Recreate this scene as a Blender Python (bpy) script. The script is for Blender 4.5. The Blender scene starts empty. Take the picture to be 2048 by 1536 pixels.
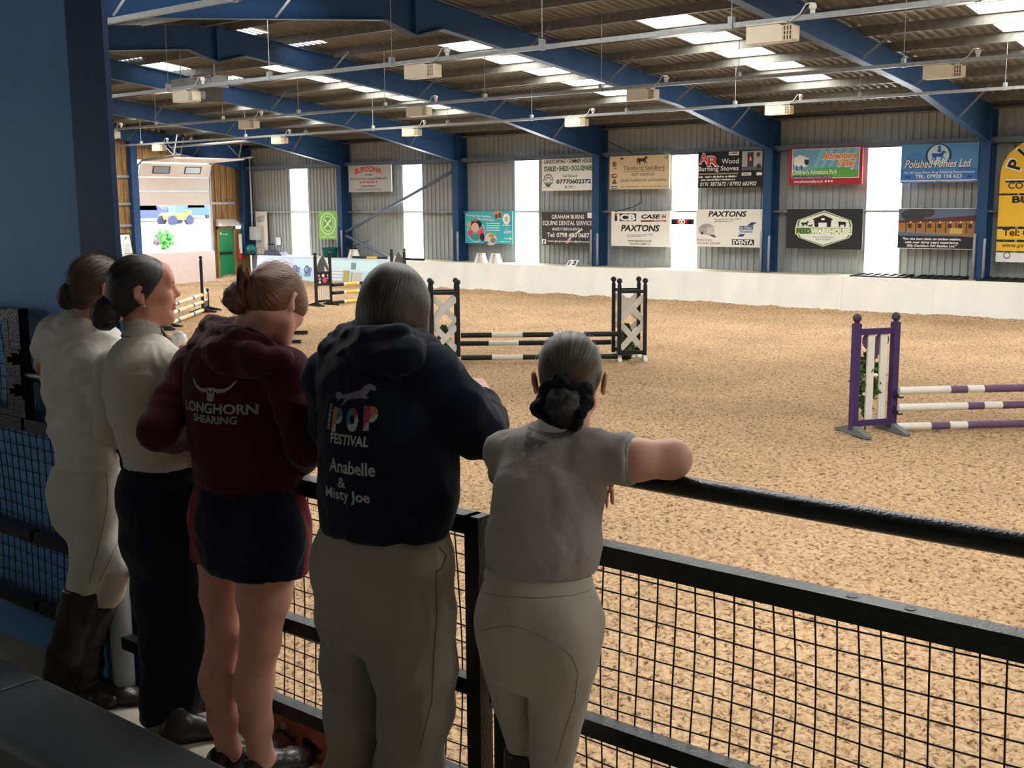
import bpy, bmesh, math, random
import numpy as np
from mathutils import Vector, Matrix, noise as mnoise
from mathutils.bvhtree import BVHTree

# ------------------------------------------------------------------ camera, world, exposure
FPX = 2310.0            # focal length in pixels of the 2048 x 1536 frame
CAMZ = 3.03             # lens height above the arena sand
SC = bpy.context.scene
COL = SC.collection
def _axes():
    y0, roll, v1x = 404.0, 0.0078, -1830.0
    th = math.atan((768 - y0) / FPX)
    up = np.array([0, -math.cos(th), -math.sin(th)])
    c, s = math.cos(-roll), math.sin(-roll)
    up = np.array([[c, -s, 0], [s, c, 0], [0, 0, 1]]) @ up
    x = v1x - 1024; y = -(up[0] * x + up[2] * FPX) / up[1]
    d = np.array([x, y, FPX]); d /= np.linalg.norm(d)
    X = -d; Z = up; Y = np.cross(Z, X)
    return np.array([X, Y, Z])
AX = _axes()            # rows: world axes seen from the camera (x right, y down, z forward)
cam = bpy.data.cameras.new('camera'); camo = bpy.data.objects.new('camera', cam); COL.objects.link(camo)
cam.sensor_width = 36.0; cam.lens = 36.0 * FPX / 2048.0; cam.clip_start = 0.05; cam.clip_end = 400
_m = AX @ np.diag([1, -1, -1])
camo.matrix_world = Matrix(((*_m[0], 0.0), (*_m[1], 0.0), (*_m[2], CAMZ), (0, 0, 0, 1)))
SC.camera = camo
SC.view_settings.view_transform = 'Standard'; SC.view_settings.look = 'None'
SC.view_settings.gamma = 1.0; SC.view_settings.use_curve_mapping = False
SC.view_settings.exposure = -0.65
world = bpy.data.worlds.new('daylight'); SC.world = world; world.use_nodes = True
_bg = world.node_tree.nodes['Background']
_bg.inputs[0].default_value = (0.86, 0.93, 1.0, 1); _bg.inputs[1].default_value = 11.0
ROOF_LIGHT = 30.0       # daylight through the roof lights
WALL_LIGHT = 26.0       # daylight through the translucent wall strips

# ------------------------------------------------------------------ small helpers
def at(px, py, Y):
    """a point of the photograph carried out to the distance Y across the arena"""
    r = AX @ np.array([px - 1024.0, py - 768.0, FPX]); r = r * (Y / r[1])
    return np.array([r[0], r[1], r[2] + CAMZ])
def depth(p):
    return float((np.asarray(p) - np.array([0, 0, CAMZ])) @ AX[:, 2])
def lin(c):
    c = c / 255.0
    return c / 12.92 if c <= 0.04045 else ((c + 0.055) / 1.055) ** 2.4
def rgb(r, g, b): return (lin(r), lin(g), lin(b), 1.0)

def mat(name, col, rough=0.6, metal=0.0, var=0.0, scale=6.0, bump=0.0, bscale=60.0, stretch=(1, 1, 1), spec=0.4, detail=4.0):
    m = bpy.data.materials.new(name); m.use_nodes = True
    nt = m.node_tree; b = nt.nodes['Principled BSDF']
    b.inputs['Base Color'].default_value = col; b.inputs['Roughness'].default_value = rough
    b.inputs['Metallic'].default_value = metal; b.inputs['Specular IOR Level'].default_value = spec
    if var or bump:
        tc = nt.nodes.new('ShaderNodeTexCoord'); mp = nt.nodes.new('ShaderNodeMapping')
        mp.inputs['Scale'].default_value = stretch; nt.links.new(tc.outputs['Object'], mp.inputs[0])
    if var:
        n = nt.nodes.new('ShaderNodeTexNoise'); n.inputs['Scale'].default_value = scale; n.inputs['Detail'].default_value = detail
        nt.links.new(mp.outputs[0], n.inputs['Vector'])
        mr = nt.nodes.new('ShaderNodeMapRange'); mr.inputs[1].default_value = 0.3; mr.inputs[2].default_value = 0.7
        mr.inputs[3].default_value = 1 - var; mr.inputs[4].default_value = 1 + var
        nt.links.new(n.outputs[0], mr.inputs[0])
        mx = nt.nodes.new('ShaderNodeVectorMath'); mx.operation = 'SCALE'; mx.inputs[0].default_value = col[:3]
        nt.links.new(mr.outputs[0], mx.inputs['Scale']); nt.links.new(mx.outputs[0], b.inputs['Base Color'])
    if bump:
        n2 = nt.nodes.new('ShaderNodeTexNoise'); n2.inputs['Scale'].default_value = bscale; n2.inputs['Detail'].default_value = 3.0
        nt.links.new(mp.outputs[0], n2.inputs['Vector'])
        bp = nt.nodes.new('ShaderNodeBump'); bp.inputs['Strength'].default_value = bump; bp.inputs['Distance'].default_value = 0.01
        nt.links.new(n2.outputs[0], bp.inputs['Height']); nt.links.new(bp.outputs[0], b.inputs['Normal'])
    return m
def emit(name, col, strength):
    m = bpy.data.materials.new(name); m.use_nodes = True; nt = m.node_tree
    b = nt.nodes['Principled BSDF']; b.inputs['Base Color'].default_value = (0.8, 0.8, 0.8, 1)
    b.inputs['Emission Color'].default_value = col; b.inputs['Emission Strength'].default_value = strength
    return m

class MB:
    """collects shapes that become ONE mesh object"""
    def __init__(s): s.v = []; s.f = []; s.mi = []; s.m = 0
    def add(s, v, f):
        o = len(s.v); s.v += [tuple(map(float, p)) for p in v]
        for q in f: s.f.append(tuple(i + o for i in q)); s.mi.append(s.m)
        return s
    def box(s, x0, x1, y0, y1, z0, z1):
        v = [(x, y, z) for x in (x0, x1) for y in (y0, y1) for z in (z0, z1)]
        return s.add(v, [(0, 1, 3, 2), (4, 6, 7, 5), (0, 4, 5, 1), (2, 3, 7, 6), (0, 2, 6, 4), (1, 5, 7, 3)])
    def bar(s, a, b, w, h, up=(0, 0, 1)):
        a = np.array(a, float); b = np.array(b, float); t = b - a; t /= np.linalg.norm(t)
        x = np.cross(t, up); x /= np.linalg.norm(x); y = np.cross(x, t)
        v = [p + x * sx * w / 2 + y * sy * h / 2 for p in (a, b) for sx, sy in ((-1, -1), (1, -1), (1, 1), (-1, 1))]
        return s.add(v, [(3, 2, 1, 0), (4, 5, 6, 7), (0, 1, 5, 4), (1, 2, 6, 5), (2, 3, 7, 6), (3, 0, 4, 7)])
    def tube(s, pts, r, n=8, cap=True):
        pts = [np.array(p, float) for p in pts]; rr = r if hasattr(r, '__len__') else [r] * len(pts)
        ref = None; rings = []
        for i, p in enumerate(pts):
            t = pts[min(i + 1, len(pts) - 1)] - pts[max(i - 1, 0)]; t = t / (np.linalg.norm(t) + 1e-12)
            if ref is None: ref = np.array([0, 0, 1.0]) if abs(t[2]) < 0.9 else np.array([1.0, 0, 0])
            x = np.cross(t, ref); x /= np.linalg.norm(x); y = np.cross(x, t); ref = y
            rings += [p + rr[i] * (x * math.cos(2 * math.pi * k / n) + y * math.sin(2 * math.pi * k / n)) for k in range(n)]
        f = []
        for i in range(len(pts) - 1):
            for k in range(n):
                a = i * n + k; b = i * n + (k + 1) % n
                f.append((a, b, b + n, a + n))
        if cap: f.append(tuple(range(n - 1, -1, -1))); f.append(tuple((len(pts) - 1) * n + k for k in range(n)))
        return s.add(rings, f)
    def lathe(s, c, prof, n=12):
        v = [(c[0] + r * math.cos(2 * math.pi * k / n), c[1] + r * math.sin(2 * math.pi * k / n), c[2] + z) for r, z in prof for k in range(n)]
        f = [(i * n + k, i * n + (k + 1) % n, (i + 1) * n + (k + 1) % n, (i + 1) * n + k) for i in range(len(prof) - 1) for k in range(n)]
        f.append(tuple(range(n - 1, -1, -1))); f.append(tuple((len(prof) - 1) * n + k for k in range(n)))
        return s.add(v, f)
    def ball(s, c, r, n=10, sq=1.0):
        return s.lathe(c, [(max(r * math.sin(math.pi * i / n), 1e-4), -sq * r * math.cos(math.pi * i / n)) for i in range(n + 1)], n + 2)
    def prism(s, poly, fr, th):
        """outline poly in (u, v); fr(u, v, d) gives the point, d runs 0..th"""
        n = len(poly)
        v = [fr(u, w, 0.0) for u, w in poly] + [fr(u, w, th) for u, w in poly]
        f = [tuple(range(n)), tuple(range(2 * n - 1, n - 1, -1))] + [(i, i + n, (i + 1) % n + n, (i + 1) % n) for i in range(n)]
        return s.add(v, f)
    def build(s, name, m, parent=None, smooth=False):
        o0 = np.zeros(3); p = parent
        while p is not None: o0 = o0 + np.array(p.location); p = p.parent
        me = bpy.data.meshes.new(name)
        me.from_pydata([tuple(np.array(q) - o0) for q in s.v], [], s.f)
        for k in (m if isinstance(m, (list, tuple)) else [m]): me.materials.append(k)
        if max(s.mi, default=0): me.polygons.foreach_set('material_index', s.mi)
        if smooth: me.polygons.foreach_set('use_smooth', [True] * len(me.polygons))
        me.update()
        if not smooth or True:
            bm = bmesh.new(); bm.from_mesh(me); bmesh.ops.recalc_face_normals(bm, faces=bm.faces); bm.to_mesh(me); bm.free()
        o = bpy.data.objects.new(name, me); COL.objects.link(o)
        if parent is not None: o.parent = parent
        return o
def smooth_angle(o, deg=40):
    me = o.data
    me.polygons.foreach_set('use_smooth', [True] * len(me.polygons))
    me.set_sharp_from_angle(angle=math.radians(deg))
    return o
def tag(o, label, cat, group=None, kind=None):
    o['label'] = label; o['category'] = cat
    if group: o['group'] = group
    if kind: o['kind'] = kind
    return o
def thing(name, label, cat, loc=(0, 0, 0), rz=0.0, group=None):
    o = bpy.data.objects.new(name, None); COL.objects.link(o)
    o.location = tuple(map(float, loc)); o.rotation_euler = (0, 0, rz); o.empty_display_size = 0.1
    return tag(o, label, cat, group)
def struct(o): o['kind'] = 'structure'; return o
def dup(root, loc, rz, label, group=None):
    r = root.copy(); COL.objects.link(r); r.location = tuple(map(float, loc)); r.rotation_euler = (0, 0, rz); r['label'] = label
    if group: r['group'] = group
    for ch in list(root.children):
        c = ch.copy(); COL.objects.link(c); c.parent = r
        for g in ch.children:
            d = g.copy(); COL.objects.link(d); d.parent = c
    return r

# ------------------------------------------------------------------ common materials
M = {}
M['steel_blue'] = mat('blue painted steel', rgb(36, 72, 114), 0.5, var=0.12, scale=2.5, spec=0.3)
M['clad'] = mat('beige grey cladding', rgb(160, 165, 164), 0.55, var=0.09, scale=0.9, stretch=(6, 6, 0.4))
M['roof'] = mat('roof sheet underside', rgb(120, 119, 112), 0.5, var=0.14, scale=1.2, stretch=(4, .5, 1))
M['galv'] = mat('galvanised steel', rgb(150, 152, 150), 0.45, 0.35, var=0.12, scale=14)
M['rail_grey'] = mat('blue grey rail', rgb(95, 108, 124), 0.5, var=0.1)
M['white_paint'] = mat('white paint', rgb(228, 224, 212), 0.6, var=0.05, scale=8)
M['black_paint'] = mat('black paint', rgb(26, 26, 29), 0.45, var=0.2, scale=20)
M['purple'] = mat('purple paint', rgb(66, 46, 96), 0.5, var=0.1)
M['yellow_paint'] = mat('yellow paint', rgb(235, 195, 70), 0.5, var=0.08)
M['dark_steel'] = mat('dark worn steel', rgb(30, 33, 33), 0.33, 0.3, var=0.35, scale=30, bump=0.25, bscale=120)
M['cream'] = mat('cream plastic', rgb(226, 214, 188), 0.5, var=0.05)
M['plastic_white'] = mat('white plastic', rgb(226, 224, 216), 0.45, var=0.04)
M['pipe_grey'] = mat('grey plastic pipe', rgb(160, 166, 170), 0.5, var=0.05)
M['green'] = mat('green door paint', rgb(20, 140, 84), 0.5, var=0.06)
M['leaf'] = mat('leaf green', rgb(70, 104, 40), 0.6, var=0.35, scale=60)
M['wood'] = mat('weathered timber', rgb(150, 116, 74), 0.75, var=0.4, scale=3, stretch=(6, 6, .5), bump=0.3, bscale=40)
M['ink'] = mat('black print', rgb(24, 24, 26), 0.6)
M['paper'] = mat('white print', rgb(240, 240, 236), 0.6)
M['navy_plastic'] = mat('navy plastic', rgb(24, 26, 60), 0.5)
M['teal_plastic'] = mat('teal plastic', rgb(0, 100, 100), 0.35)
M['red'] = mat('red paint', rgb(200, 36, 40), 0.5)
# ------------------------------------------------------------------ the hall
X0, X1 = -39.75, 9.0            # end wall ... far end out of sight
RIDGE = 16.1; SLOPE = 0.105
FRAMES = [-9.54 - 5.99 * k for k in range(6)]
YW = 31.1                       # inside of the far wall sheeting
def roof_z(y, top=7.06): return top - SLOPE * abs(y - RIDGE)

# --- sand floor, one displaced sheet, finer near the gallery
def vnoise(x, y, seed):
    xi = np.floor(x).astype(np.int64); yi = np.floor(y).astype(np.int64); fx = x - xi; fy = y - yi
    fx = fx * fx * (3 - 2 * fx); fy = fy * fy * (3 - 2 * fy)
    def h(a, b):
        n = (a * 374761393 + b * 668265263 + seed * 974711) & 0x7fffffff
        n = (n ^ (n >> 13)) * 1274126177 & 0x7fffffff
        return ((n ^ (n >> 16)) & 0xffff) / 65535.0
    return (h(xi, yi) * (1 - fx) + h(xi + 1, yi) * fx) * (1 - fy) + (h(xi, yi + 1) * (1 - fx) + h(xi + 1, yi + 1) * fx) * fy
def sand_h(x, y):
    z = 0.020 * (vnoise(x * 3.1, y * 3.1, 1) - .5) + 0.052 * (np.abs(vnoise(x * 9, y * 9, 2) - .5) - .25)
    z += 0.042 * (np.abs(vnoise(x * 19 + 3 * vnoise(x * 6, y * 6, 8), y * 19, 3) - .5) - .25) + 0.018 * (vnoise(x * 41, y * 41, 4) - .5)
    z += (0.08 + .07 * vnoise(x * 2.3, y * 0 + 1, 6)) * np.clip((y - 29.0) / 0.6, 0, 1) ** 2
    return z
def sand_sheet():
    ys = [2.35]; xs = []
    while ys[-1] < 30.2: ys.append(ys[-1] + min(0.022 + 0.0042 * max(ys[-1] - 4, 0), 0.09))
    ys = np.array(ys)
    # columns fan out with the distance so that cells stay about square in view
    s = np.linspace(0, 1, 680)
    V = []
    for y in ys:
        xa = max(-1.75 * y - 1.0, -44.0); xb = min(0.22 * y + 1.5, X1)
        V.append(np.stack([xa + (xb - xa) * s, np.full_like(s, y)], 1))
    V = np.array(V); Z = sand_h(V[..., 0], V[..., 1])
    n, m = Z.shape
    P = np.concatenate([V.reshape(-1, 2), Z.reshape(-1, 1)], 1)
    idx = np.arange(n * m).reshape(n, m)
    F = np.stack([idx[:-1, :-1], idx[:-1, 1:], idx[1:, 1:], idx[1:, :-1]], -1).reshape(-1, 4)
    me = bpy.data.meshes.new('floor')
    me.vertices.add(len(P)); me.vertices.foreach_set('co', P.astype(np.float32).ravel())
    me.loops.add(F.size); me.loops.foreach_set('vertex_index', F.astype(np.int32).ravel())
    me.polygons.add(len(F)); me.polygons.foreach_set('loop_start', np.arange(0, F.size, 4, dtype=np.int32))
    me.polygons.foreach_set('use_smooth', np.ones(len(F), bool)); me.update(calc_edges=True)
    return me
def sand_mat():
    m = bpy.data.materials.new('arena sand'); m.use_nodes = True; nt = m.node_tree; b = nt.nodes['Principled BSDF']; L = nt.links.new
    b.inputs['Roughness'].default_value = .95; b.inputs['Specular IOR Level'].default_value = .1
    tc = nt.nodes.new('ShaderNodeTexCoord'); n1 = nt.nodes.new('ShaderNodeTexNoise'); n1.inputs['Scale'].default_value = 22; n1.inputs['Detail'].default_value = 7; n1.inputs['Roughness'].default_value = .68; n1.inputs['Distortion'].default_value = .6
    n2 = nt.nodes.new('ShaderNodeTexNoise'); n2.inputs['Scale'].default_value = .5; n2.inputs['Detail'].default_value = 4
    for n in (n1, n2): L(tc.outputs['Object'], n.inputs['Vector'])
    cr = nt.nodes.new('ShaderNodeValToRGB'); e = cr.color_ramp.elements; e[0].position = .37; e[0].color = rgb(98, 71, 50); e[1].position = .6; e[1].color = rgb(210, 177, 139)
    k = e.new(.47); k.color = rgb(184, 150, 113)
    L(n1.outputs[0], cr.inputs[0]); mr = nt.nodes.new('ShaderNodeMapRange'); mr.inputs[1].default_value = .3; mr.inputs[2].default_value = .7; mr.inputs[3].default_value = .84; mr.inputs[4].default_value = 1.12; L(n2.outputs[0], mr.inputs[0])
    mx = nt.nodes.new('ShaderNodeVectorMath'); mx.operation = 'SCALE'; L(cr.outputs[0], mx.inputs[0]); L(mr.outputs[0], mx.inputs['Scale']); L(mx.outputs[0], b.inputs['Base Color'])
    bp = nt.nodes.new('ShaderNodeBump'); bp.inputs['Strength'].default_value = .9; bp.inputs['Distance'].default_value = .03; L(n1.outputs[0], bp.inputs['Height']); L(bp.outputs[0], b.inputs['Normal']); return m
M['sand'] = sand_mat()
_s = bpy.data.objects.new('floor', sand_sheet()); _s.data.materials.append(M['sand']); COL.objects.link(_s); struct(_s)
MB().box(-46, X1, 0.9, 32, -0.4, -0.09).build('floor', M['sand'])['kind'] = 'structure'

# --- corrugated sheets
def ribbed(mb, u0, u1, fr, pitch=0.2, d=0.045):
    """trapezoid ribs running along v; fr(u, v, d)"""
    us = []; u = math.floor(u0 / pitch) * pitch
    while u < u1 + pitch:
        for a, h in ((0.0, 0.0), (0.14, 0.0), (0.155, 1.0), (0.185, 1.0)): us.append((u + a * pitch / 0.2, h * d))
        u += pitch
    us = [(min(max(a, u0), u1), h) for a, h in us if u0 - pitch * .3 <= a <= u1 + pitch * .3]
    n = len(us)
    v = [fr(a, 0, h) for a, h in us] + [fr(a, 1, h) for a, h in us]
    mb.add(v, [(i, i + 1, i + 1 + n, i + n) for i in range(n - 1)])
STRIPS = [(-37.0, -36.0), (-30.62, -29.68), (-25.27, -24.33), (-19.03, -18.15), (-12.81, -11.91), (-6.5, -5.6), (-0.6, .3)]
ZL, ZS, ZE = 0.99, 4.46, 5.52    # ledge, head of the translucent strips, eaves
mb = MB(); edges = [X0] + [e for s_ in sorted(STRIPS) for e in s_] + [X1]
for i in range(0, len(edges) - 1, 2):
    ribbed(mb, edges[i], edges[i + 1], lambda u, v, d: (u, YW - d, -0.1 + v * (ZS + .1)))
ribbed(mb, X0, X1, lambda u, v, d: (u, YW - d, ZS + v * (ZE - ZS)))
struct(mb.build('wall_far', M['clad']))
M['strip'] = emit('translucent wall strip', (1.0, 1.0, 0.99, 1), WALL_LIGHT)
for i, (a, b) in enumerate(sorted(STRIPS)):
    m_ = MB().box(a - .02, b + .02, YW + .005, YW + .02, 0.9, ZS + .02); struct(m_.build(f'window_{i+1}', M['strip']))
# roof sheets with gaps for the roof lights
RL_FAR = [(c - .5, c + .5) for c in (-6.75, -12.65, -18.05, -24.5, -30.4, -36.4, -.7, 5.2)]
RL_NEAR = [(c - .5, c + .5) for c in (-9.4, -15.8, -21.9, -27.9, -34.0, -3.4, 2.6)]
M['rooflight'] = emit('roof light sheet', (1.0, 1.0, 0.98, 1), ROOF_LIGHT)
M['rooflight_dirty'] = emit('algae stained roof light sheet', (0.95, 0.98, 1.0, 1), ROOF_LIGHT * .3)
def roof_side(y0, y1, holes, ya, yb):
    mb = MB()
    def fr(a, b): return lambda u, v, d: (u, a + v * (b - a), roof_z(a + v * (b - a)) - d)
    ribbed(mb, X0, X1, fr(y0, ya)); ribbed(mb, X0, X1, fr(yb, y1))
    e = [X0] + [q for h in sorted(holes) for q in h] + [X1]
    for i in range(0, len(e) - 1, 2): ribbed(mb, e[i], e[i + 1], fr(ya, yb))
    struct(mb.build('ceiling', M['roof']))
roof_side(RIDGE, 31.6, RL_FAR, 19.7, 27.4)
roof_side(0.6, RIDGE, RL_NEAR, 3.0, 13.6)
wi = len(STRIPS)
for hs, ya, yb, m_ in ((RL_FAR, 19.7, 27.4, 'rooflight'), (RL_NEAR, 3.0, 13.6, 'rooflight'),):
    for a, b in sorted(hs):
        wi += 1; mb = MB()
        v = [(a, ya, roof_z(ya) + .01), (b, ya, roof_z(ya) + .01), (b, yb, roof_z(yb) + .01), (a, yb, roof_z(yb) + .01)]
        v += [(x, y, z + .02) for x, y, z in v]
        mb.add(v, [(3, 2, 1, 0), (4, 5, 6, 7), (0, 1, 5, 4), (1, 2, 6, 5), (2, 3, 7, 6), (3, 0, 4, 7)])
        struct(mb.build(f'window_{wi}', M[m_]))
# stained lights high on the near slope
for a, b, ya, yb in ((-28.6, -27.2, 17.9, 20.0), (-27.9, -26.9, 20.6, 21.4), (-22.7, -21.5, 16.6, 17.5), (-22.0, -21.0, 18.0, 18.8), (-16.6, -15.9, 17.0, 17.8)):
    mb = MB(); x = a
    while x < b:
        v = [(x, ya, roof_z(ya) - .052), (x + .1, ya, roof_z(ya) - .052), (x + .1, yb, roof_z(yb) - .052), (x, yb, roof_z(yb) - .052)]; mb.add(v, [(0, 1, 2, 3)]); x += .2
    wi += 1; struct(mb.build(f'window_{wi}', M['rooflight_dirty']))

# --- purlins, eaves beam, sheeting rails
M['purlin'] = mat('weathered galvanised purlin', rgb(118, 116, 108), 0.5, 0.25, var=0.22, scale=9)
def zed(mb, y, z, x0=X0, x1=X1, h=0.19, fl=0.06):
    s = 1 if y > RIDGE else -1
    mb.box(x0, x1, y - .006, y + .006, z, z + h); mb.box(x0, x1, y, y + s * fl, z, z + .012); mb.box(x0, x1, y - s * fl, y, z + h - .012, z + h)
ys = [16.1 + .35 + 1.5 * k for k in range(10)]
for y in ys + [32.2 - q for q in ys]:
    mb = MB(); zed(mb, y, roof_z(y) - .22); struct(mb.build('purlin', M['purlin']))
mb = MB(); mb.box(X0, X1, 30.75, 31.0, 5.26, 5.30); mb.box(X0, X1, 30.92, 30.95, 5.26, 5.47); struct(mb.build('eaves_beam', M['purlin']))
mb = MB(); mb.box(X0, X1, 30.78, 31.04, 4.40, 4.415); mb.box(X0, X1, 30.78, 30.79, 4.40, 4.56); struct(mb.build('trim_1', M['rail_grey']))
mb = MB(); mb.box(X0, X1, 30.9, 31.06, 2.67, 2.73); struct(mb.build('trim_2', M['galv']))

# --- portal frames
def frame(x):
    root = bpy.data.objects.new('portal_frame', None); COL.objects.link(root); root.location = (x, RIDGE, 0); struct(root)
    fw, tk = 0.13, 0.012
    top = lambda y: 6.86 - SLOPE * abs(y - RIDGE)
    mb = MB()
    def flange(pts, half=fw):
        for (ya, za), (yb, zb) in zip(pts, pts[1:]): mb.bar((x, ya, za), (x, yb, zb), 2 * half, .02, up=(0, 0, 1))
    low = [(30.5, 4.46), (25.5, 5.40), (16.85, 6.31), (RIDGE, 6.11), (15.35, 6.31), (6.7, 5.40), (2.3, 4.5)]
    upp = [(31.0, top(31.0)), (RIDGE, top(RIDGE)), (2.3, top(2.3))]
    flange(low, .1); flange(upp, .1)
    web = [(y, z) for y, z in low] + [(2.3, top(2.3)), (RIDGE, top(RIDGE)), (31.0, top(31.0)), (31.0, 4.46)]
    for ya, yb in zip([31.0, 30.5, 25.5, 16.85, RIDGE, 15.35, 6.7], [30.5, 25.5, 16.85, RIDGE, 15.35, 6.7, 2.3]):
        zl = np.interp(-ya, [-q[0] for q in low], [q[1] for q in low]); zm = np.interp(-yb, [-q[0] for q in low], [q[1] for q in low])
        mb.add([(x + s, y, z) for s in (-.008, .008) for y, z in ((ya, zl), (yb, zm), (yb, top(yb)), (ya, top(ya)))],
               [(0, 1, 2, 3), (7, 6, 5, 4), (0, 4, 5, 1), (1, 5, 6, 2), (2, 6, 7, 3), (3, 7, 4, 0)])
    mb.box(x - .1, x + .1, RIDGE - .015, RIDGE + .015, 6.11, 6.86)                       # apex plate
    mb.bar((x, 30.55, 5.02), (x, 26.5, 5.47), .06, .012)                                 # weld line of the haunch cutting
    mb.build('rafter', M['steel_blue'], root)
    c = MB()
    c.box(x - .13, x + .13, 30.49, 30.51, 0.9, 5.36); c.box(x - .13, x + .13, 30.97, 30.99, 0.9, 5.36); c.box(x - .01, x + .01, 30.5, 30.98, 0.9, 5.4)
    c.box(x - .12, x + .12, 30.5, 30.98, 4.44, 4.46)
    c.build('column', M['steel_blue'], root)
    br = MB()
    for y in (28.2, 25.3, 22.4, 19.3, 12.8, 9.8):
        zl = np.interp(-y, [-q[0] for q in low], [q[1] for q in low])
        for s in (1,): br.bar((x + s * .06, y, zl + .01), (x + s * .75, y + .04, roof_z(y) - .16), .05, .006, up=(0, 1, 0))
    br.build('fly_brace', M['galv'], root)
for x in FRAMES: frame(x)

# pipe guards on the column feet (a grey pipe each side of the inner flange)
which = ['yellow builder board', 'black feed warehouse banner', 'tractor dealer board', 'turquoise swimming banner', 'leaning blue brace', 'switch box']
for k, x in enumerate(FRAMES[:5]):
    for s, nm in ((-1, 'left'), (1, 'right')):
        z1 = 2.02 + (.12 if s < 0 else 0)
        o = MB().tube([(x + s * .125, 30.44, 1.0), (x + s * .125, 30.44, z1 - .2), (x + s * .125 + .01, 30.43, z1)], .035, 8).build('pipe_guard', M['pipe_grey'], smooth=True)
        tag(o, f'grey pipe on the {nm} edge of the column by the {which[k]}', 'pipe', 'grey pipes at the column feet')

# diagonal bracing in the second bay from the end
for nm, a, b in (('upper', (-27.75, 30.6, 4.1), (-33.3, 30.62, 1.95)), ('lower', (-33.3, 30.62, 1.8), (-31.0, 30.62, 1.02))):
    o = MB().tube([a, b], .057, 12).build('brace', M['rail_grey'], smooth=True); struct(o)

# kickboard and ledge
M['kick'] = mat('white kickboard', rgb(238, 238, 230), 0.55, var=0.06, scale=1.6, stretch=(1, 1, .4))
M['kick_blue'] = mat('pale blue kickboard', rgb(206, 220, 246), 0.55, var=0.05, scale=1.6)
def kick(xa, xb, m_):
    mb = MB(); pr = [(29.58, -.1), (29.72, 0.985), (29.80, 0.985), (29.8, -.1)]
    mb.add([(x, y, z) for x in (xa, xb) for y, z in pr], [(0, 1, 5, 4), (1, 2, 6, 5), (2, 3, 7, 6), (3, 0, 4, 7), (0, 3, 2, 1), (4, 5, 6, 7)])
    struct(mb.build('kickboard', m_))
xs_ = [-37.6, -34.9, -32.45, -29.9]
for a, b in zip(xs_, xs_[1:]): kick(a, b - .015, M['kick_blue'])
xs_ = [-29.9 + 2.44 * i for i in range(17)]
for a, b in zip(xs_, xs_[1:]): kick(a, b - .004, M['kick'])
M['ledge'] = mat('dusty concrete ledge', rgb(196, 184, 156), 0.85, var=0.15, scale=3)
struct(MB().box(-37.6, X1, 29.8, YW + .1, 0.8, 0.97).build('ledge', M['ledge']))

# --- end wall: timber boards round the roller door and the fire door
def end_wall():
    mb = MB(); holes = [(25.75, 29.06, -.1, 4.75), (29.42, 30.2, -.1, 2.05)]
    y = 2.4; random.seed(4); k = 0
    while y < 31.0:
        w = 0.15; y2 = y + w - .03
        segs = [(-.1, roof_z(y) + .05)]
        for ha, hb, za, zb in holes:
            if y2 > ha and y < hb: segs = [(zb, segs[0][1])]
        off = 0.032 * (k % 2)
        for za, zb in segs: mb.box(X0 - .03 - off, X0 - off, y, y2 + .035, za, zb)
        y += w; k += 1
    struct(mb.build('wall_left', M['wood']))
    r = MB()
    for z in (1.2, 2.2, 3.02, 4.05): r.box(X0, X0 + .07, 23.9, 25.42, z, z + .1)
    for z in (3.02, 4.75): r.box(X0, X0 + .08, 29.05, 30.3, z, z + .1)
    struct(r.build('trim_3', M['galv']))
    p = MB(); p.box(X0, X0 + .25, 25.42, 25.7, 0, 6.0); struct(p.build('post', M['steel_blue']))
    q = MB(); q.box(X0, X0 + .12, 29.06, 29.13, 0, 4.7); q.box(X0, X0 + .1, 25.7, 25.78, 0, 4.7); struct(q.build('trim_4', M['galv']))
end_wall()

# near side: gallery floor, blue side panel, column, wall under the gallery, lean-to behind the viewer
M['concrete'] = mat('dusty concrete', rgb(184, 174, 154), 0.9, var=0.25, scale=5, bump=0.3, bscale=50)
GF = 1.23
struct(MB().box(-14, 6, -3.0, 2.37, 1.05, GF).build('gallery_floor', M['concrete']))
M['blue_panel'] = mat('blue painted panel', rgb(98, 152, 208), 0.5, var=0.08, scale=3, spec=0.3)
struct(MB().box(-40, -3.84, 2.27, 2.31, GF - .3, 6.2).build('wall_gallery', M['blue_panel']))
M['navy_steel'] = mat('dark blue painted steel', rgb(34, 62, 102), 0.5, var=0.12, scale=4, spec=0.3)
c = MB(); c.box(-3.84, -3.61, 2.245, 2.265, GF, 6.0); c.box(-3.84, -3.82, 2.265, 2.31, GF - .3, 6.0)
struct(c.build('column', M['navy_steel']))
o = MB().tube([(-3.655, 2.2, GF), (-3.655, 2.2, 2.05)], .04, 12).build('pipe_guard', M['pipe_grey'], smooth=True)
tag(o, 'short grey pipe standing on the gallery floor at the foot of the dark blue column', 'pipe', 'grey pipes at the column feet')
struct(MB().box(-40, 9, 2.33, 2.37, -.1, 1.05).build('wall_near', M['white_paint']))
M['gal_dark'] = mat('painted gallery lining', rgb(150, 148, 144), 0.8, var=0.05)
struct(MB().box(-14, 8, -3.05, -3.0, 1.0, 4.4).build('wall_back', M['gal_dark']))
struct(MB().box(-14, 8, -3.0, 1.1, 4.3, 4.36).build('ceiling', M['gal_dark']))
struct(MB().box(-40, 9, 1.06, 1.1, 4.3, 5.6).build('wall_near', M['clad']))
struct(MB().box(-14.05, -14, -3.0, 2.3, 1.0, 4.4).build('wall_gallery', M['gal_dark']))
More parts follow.
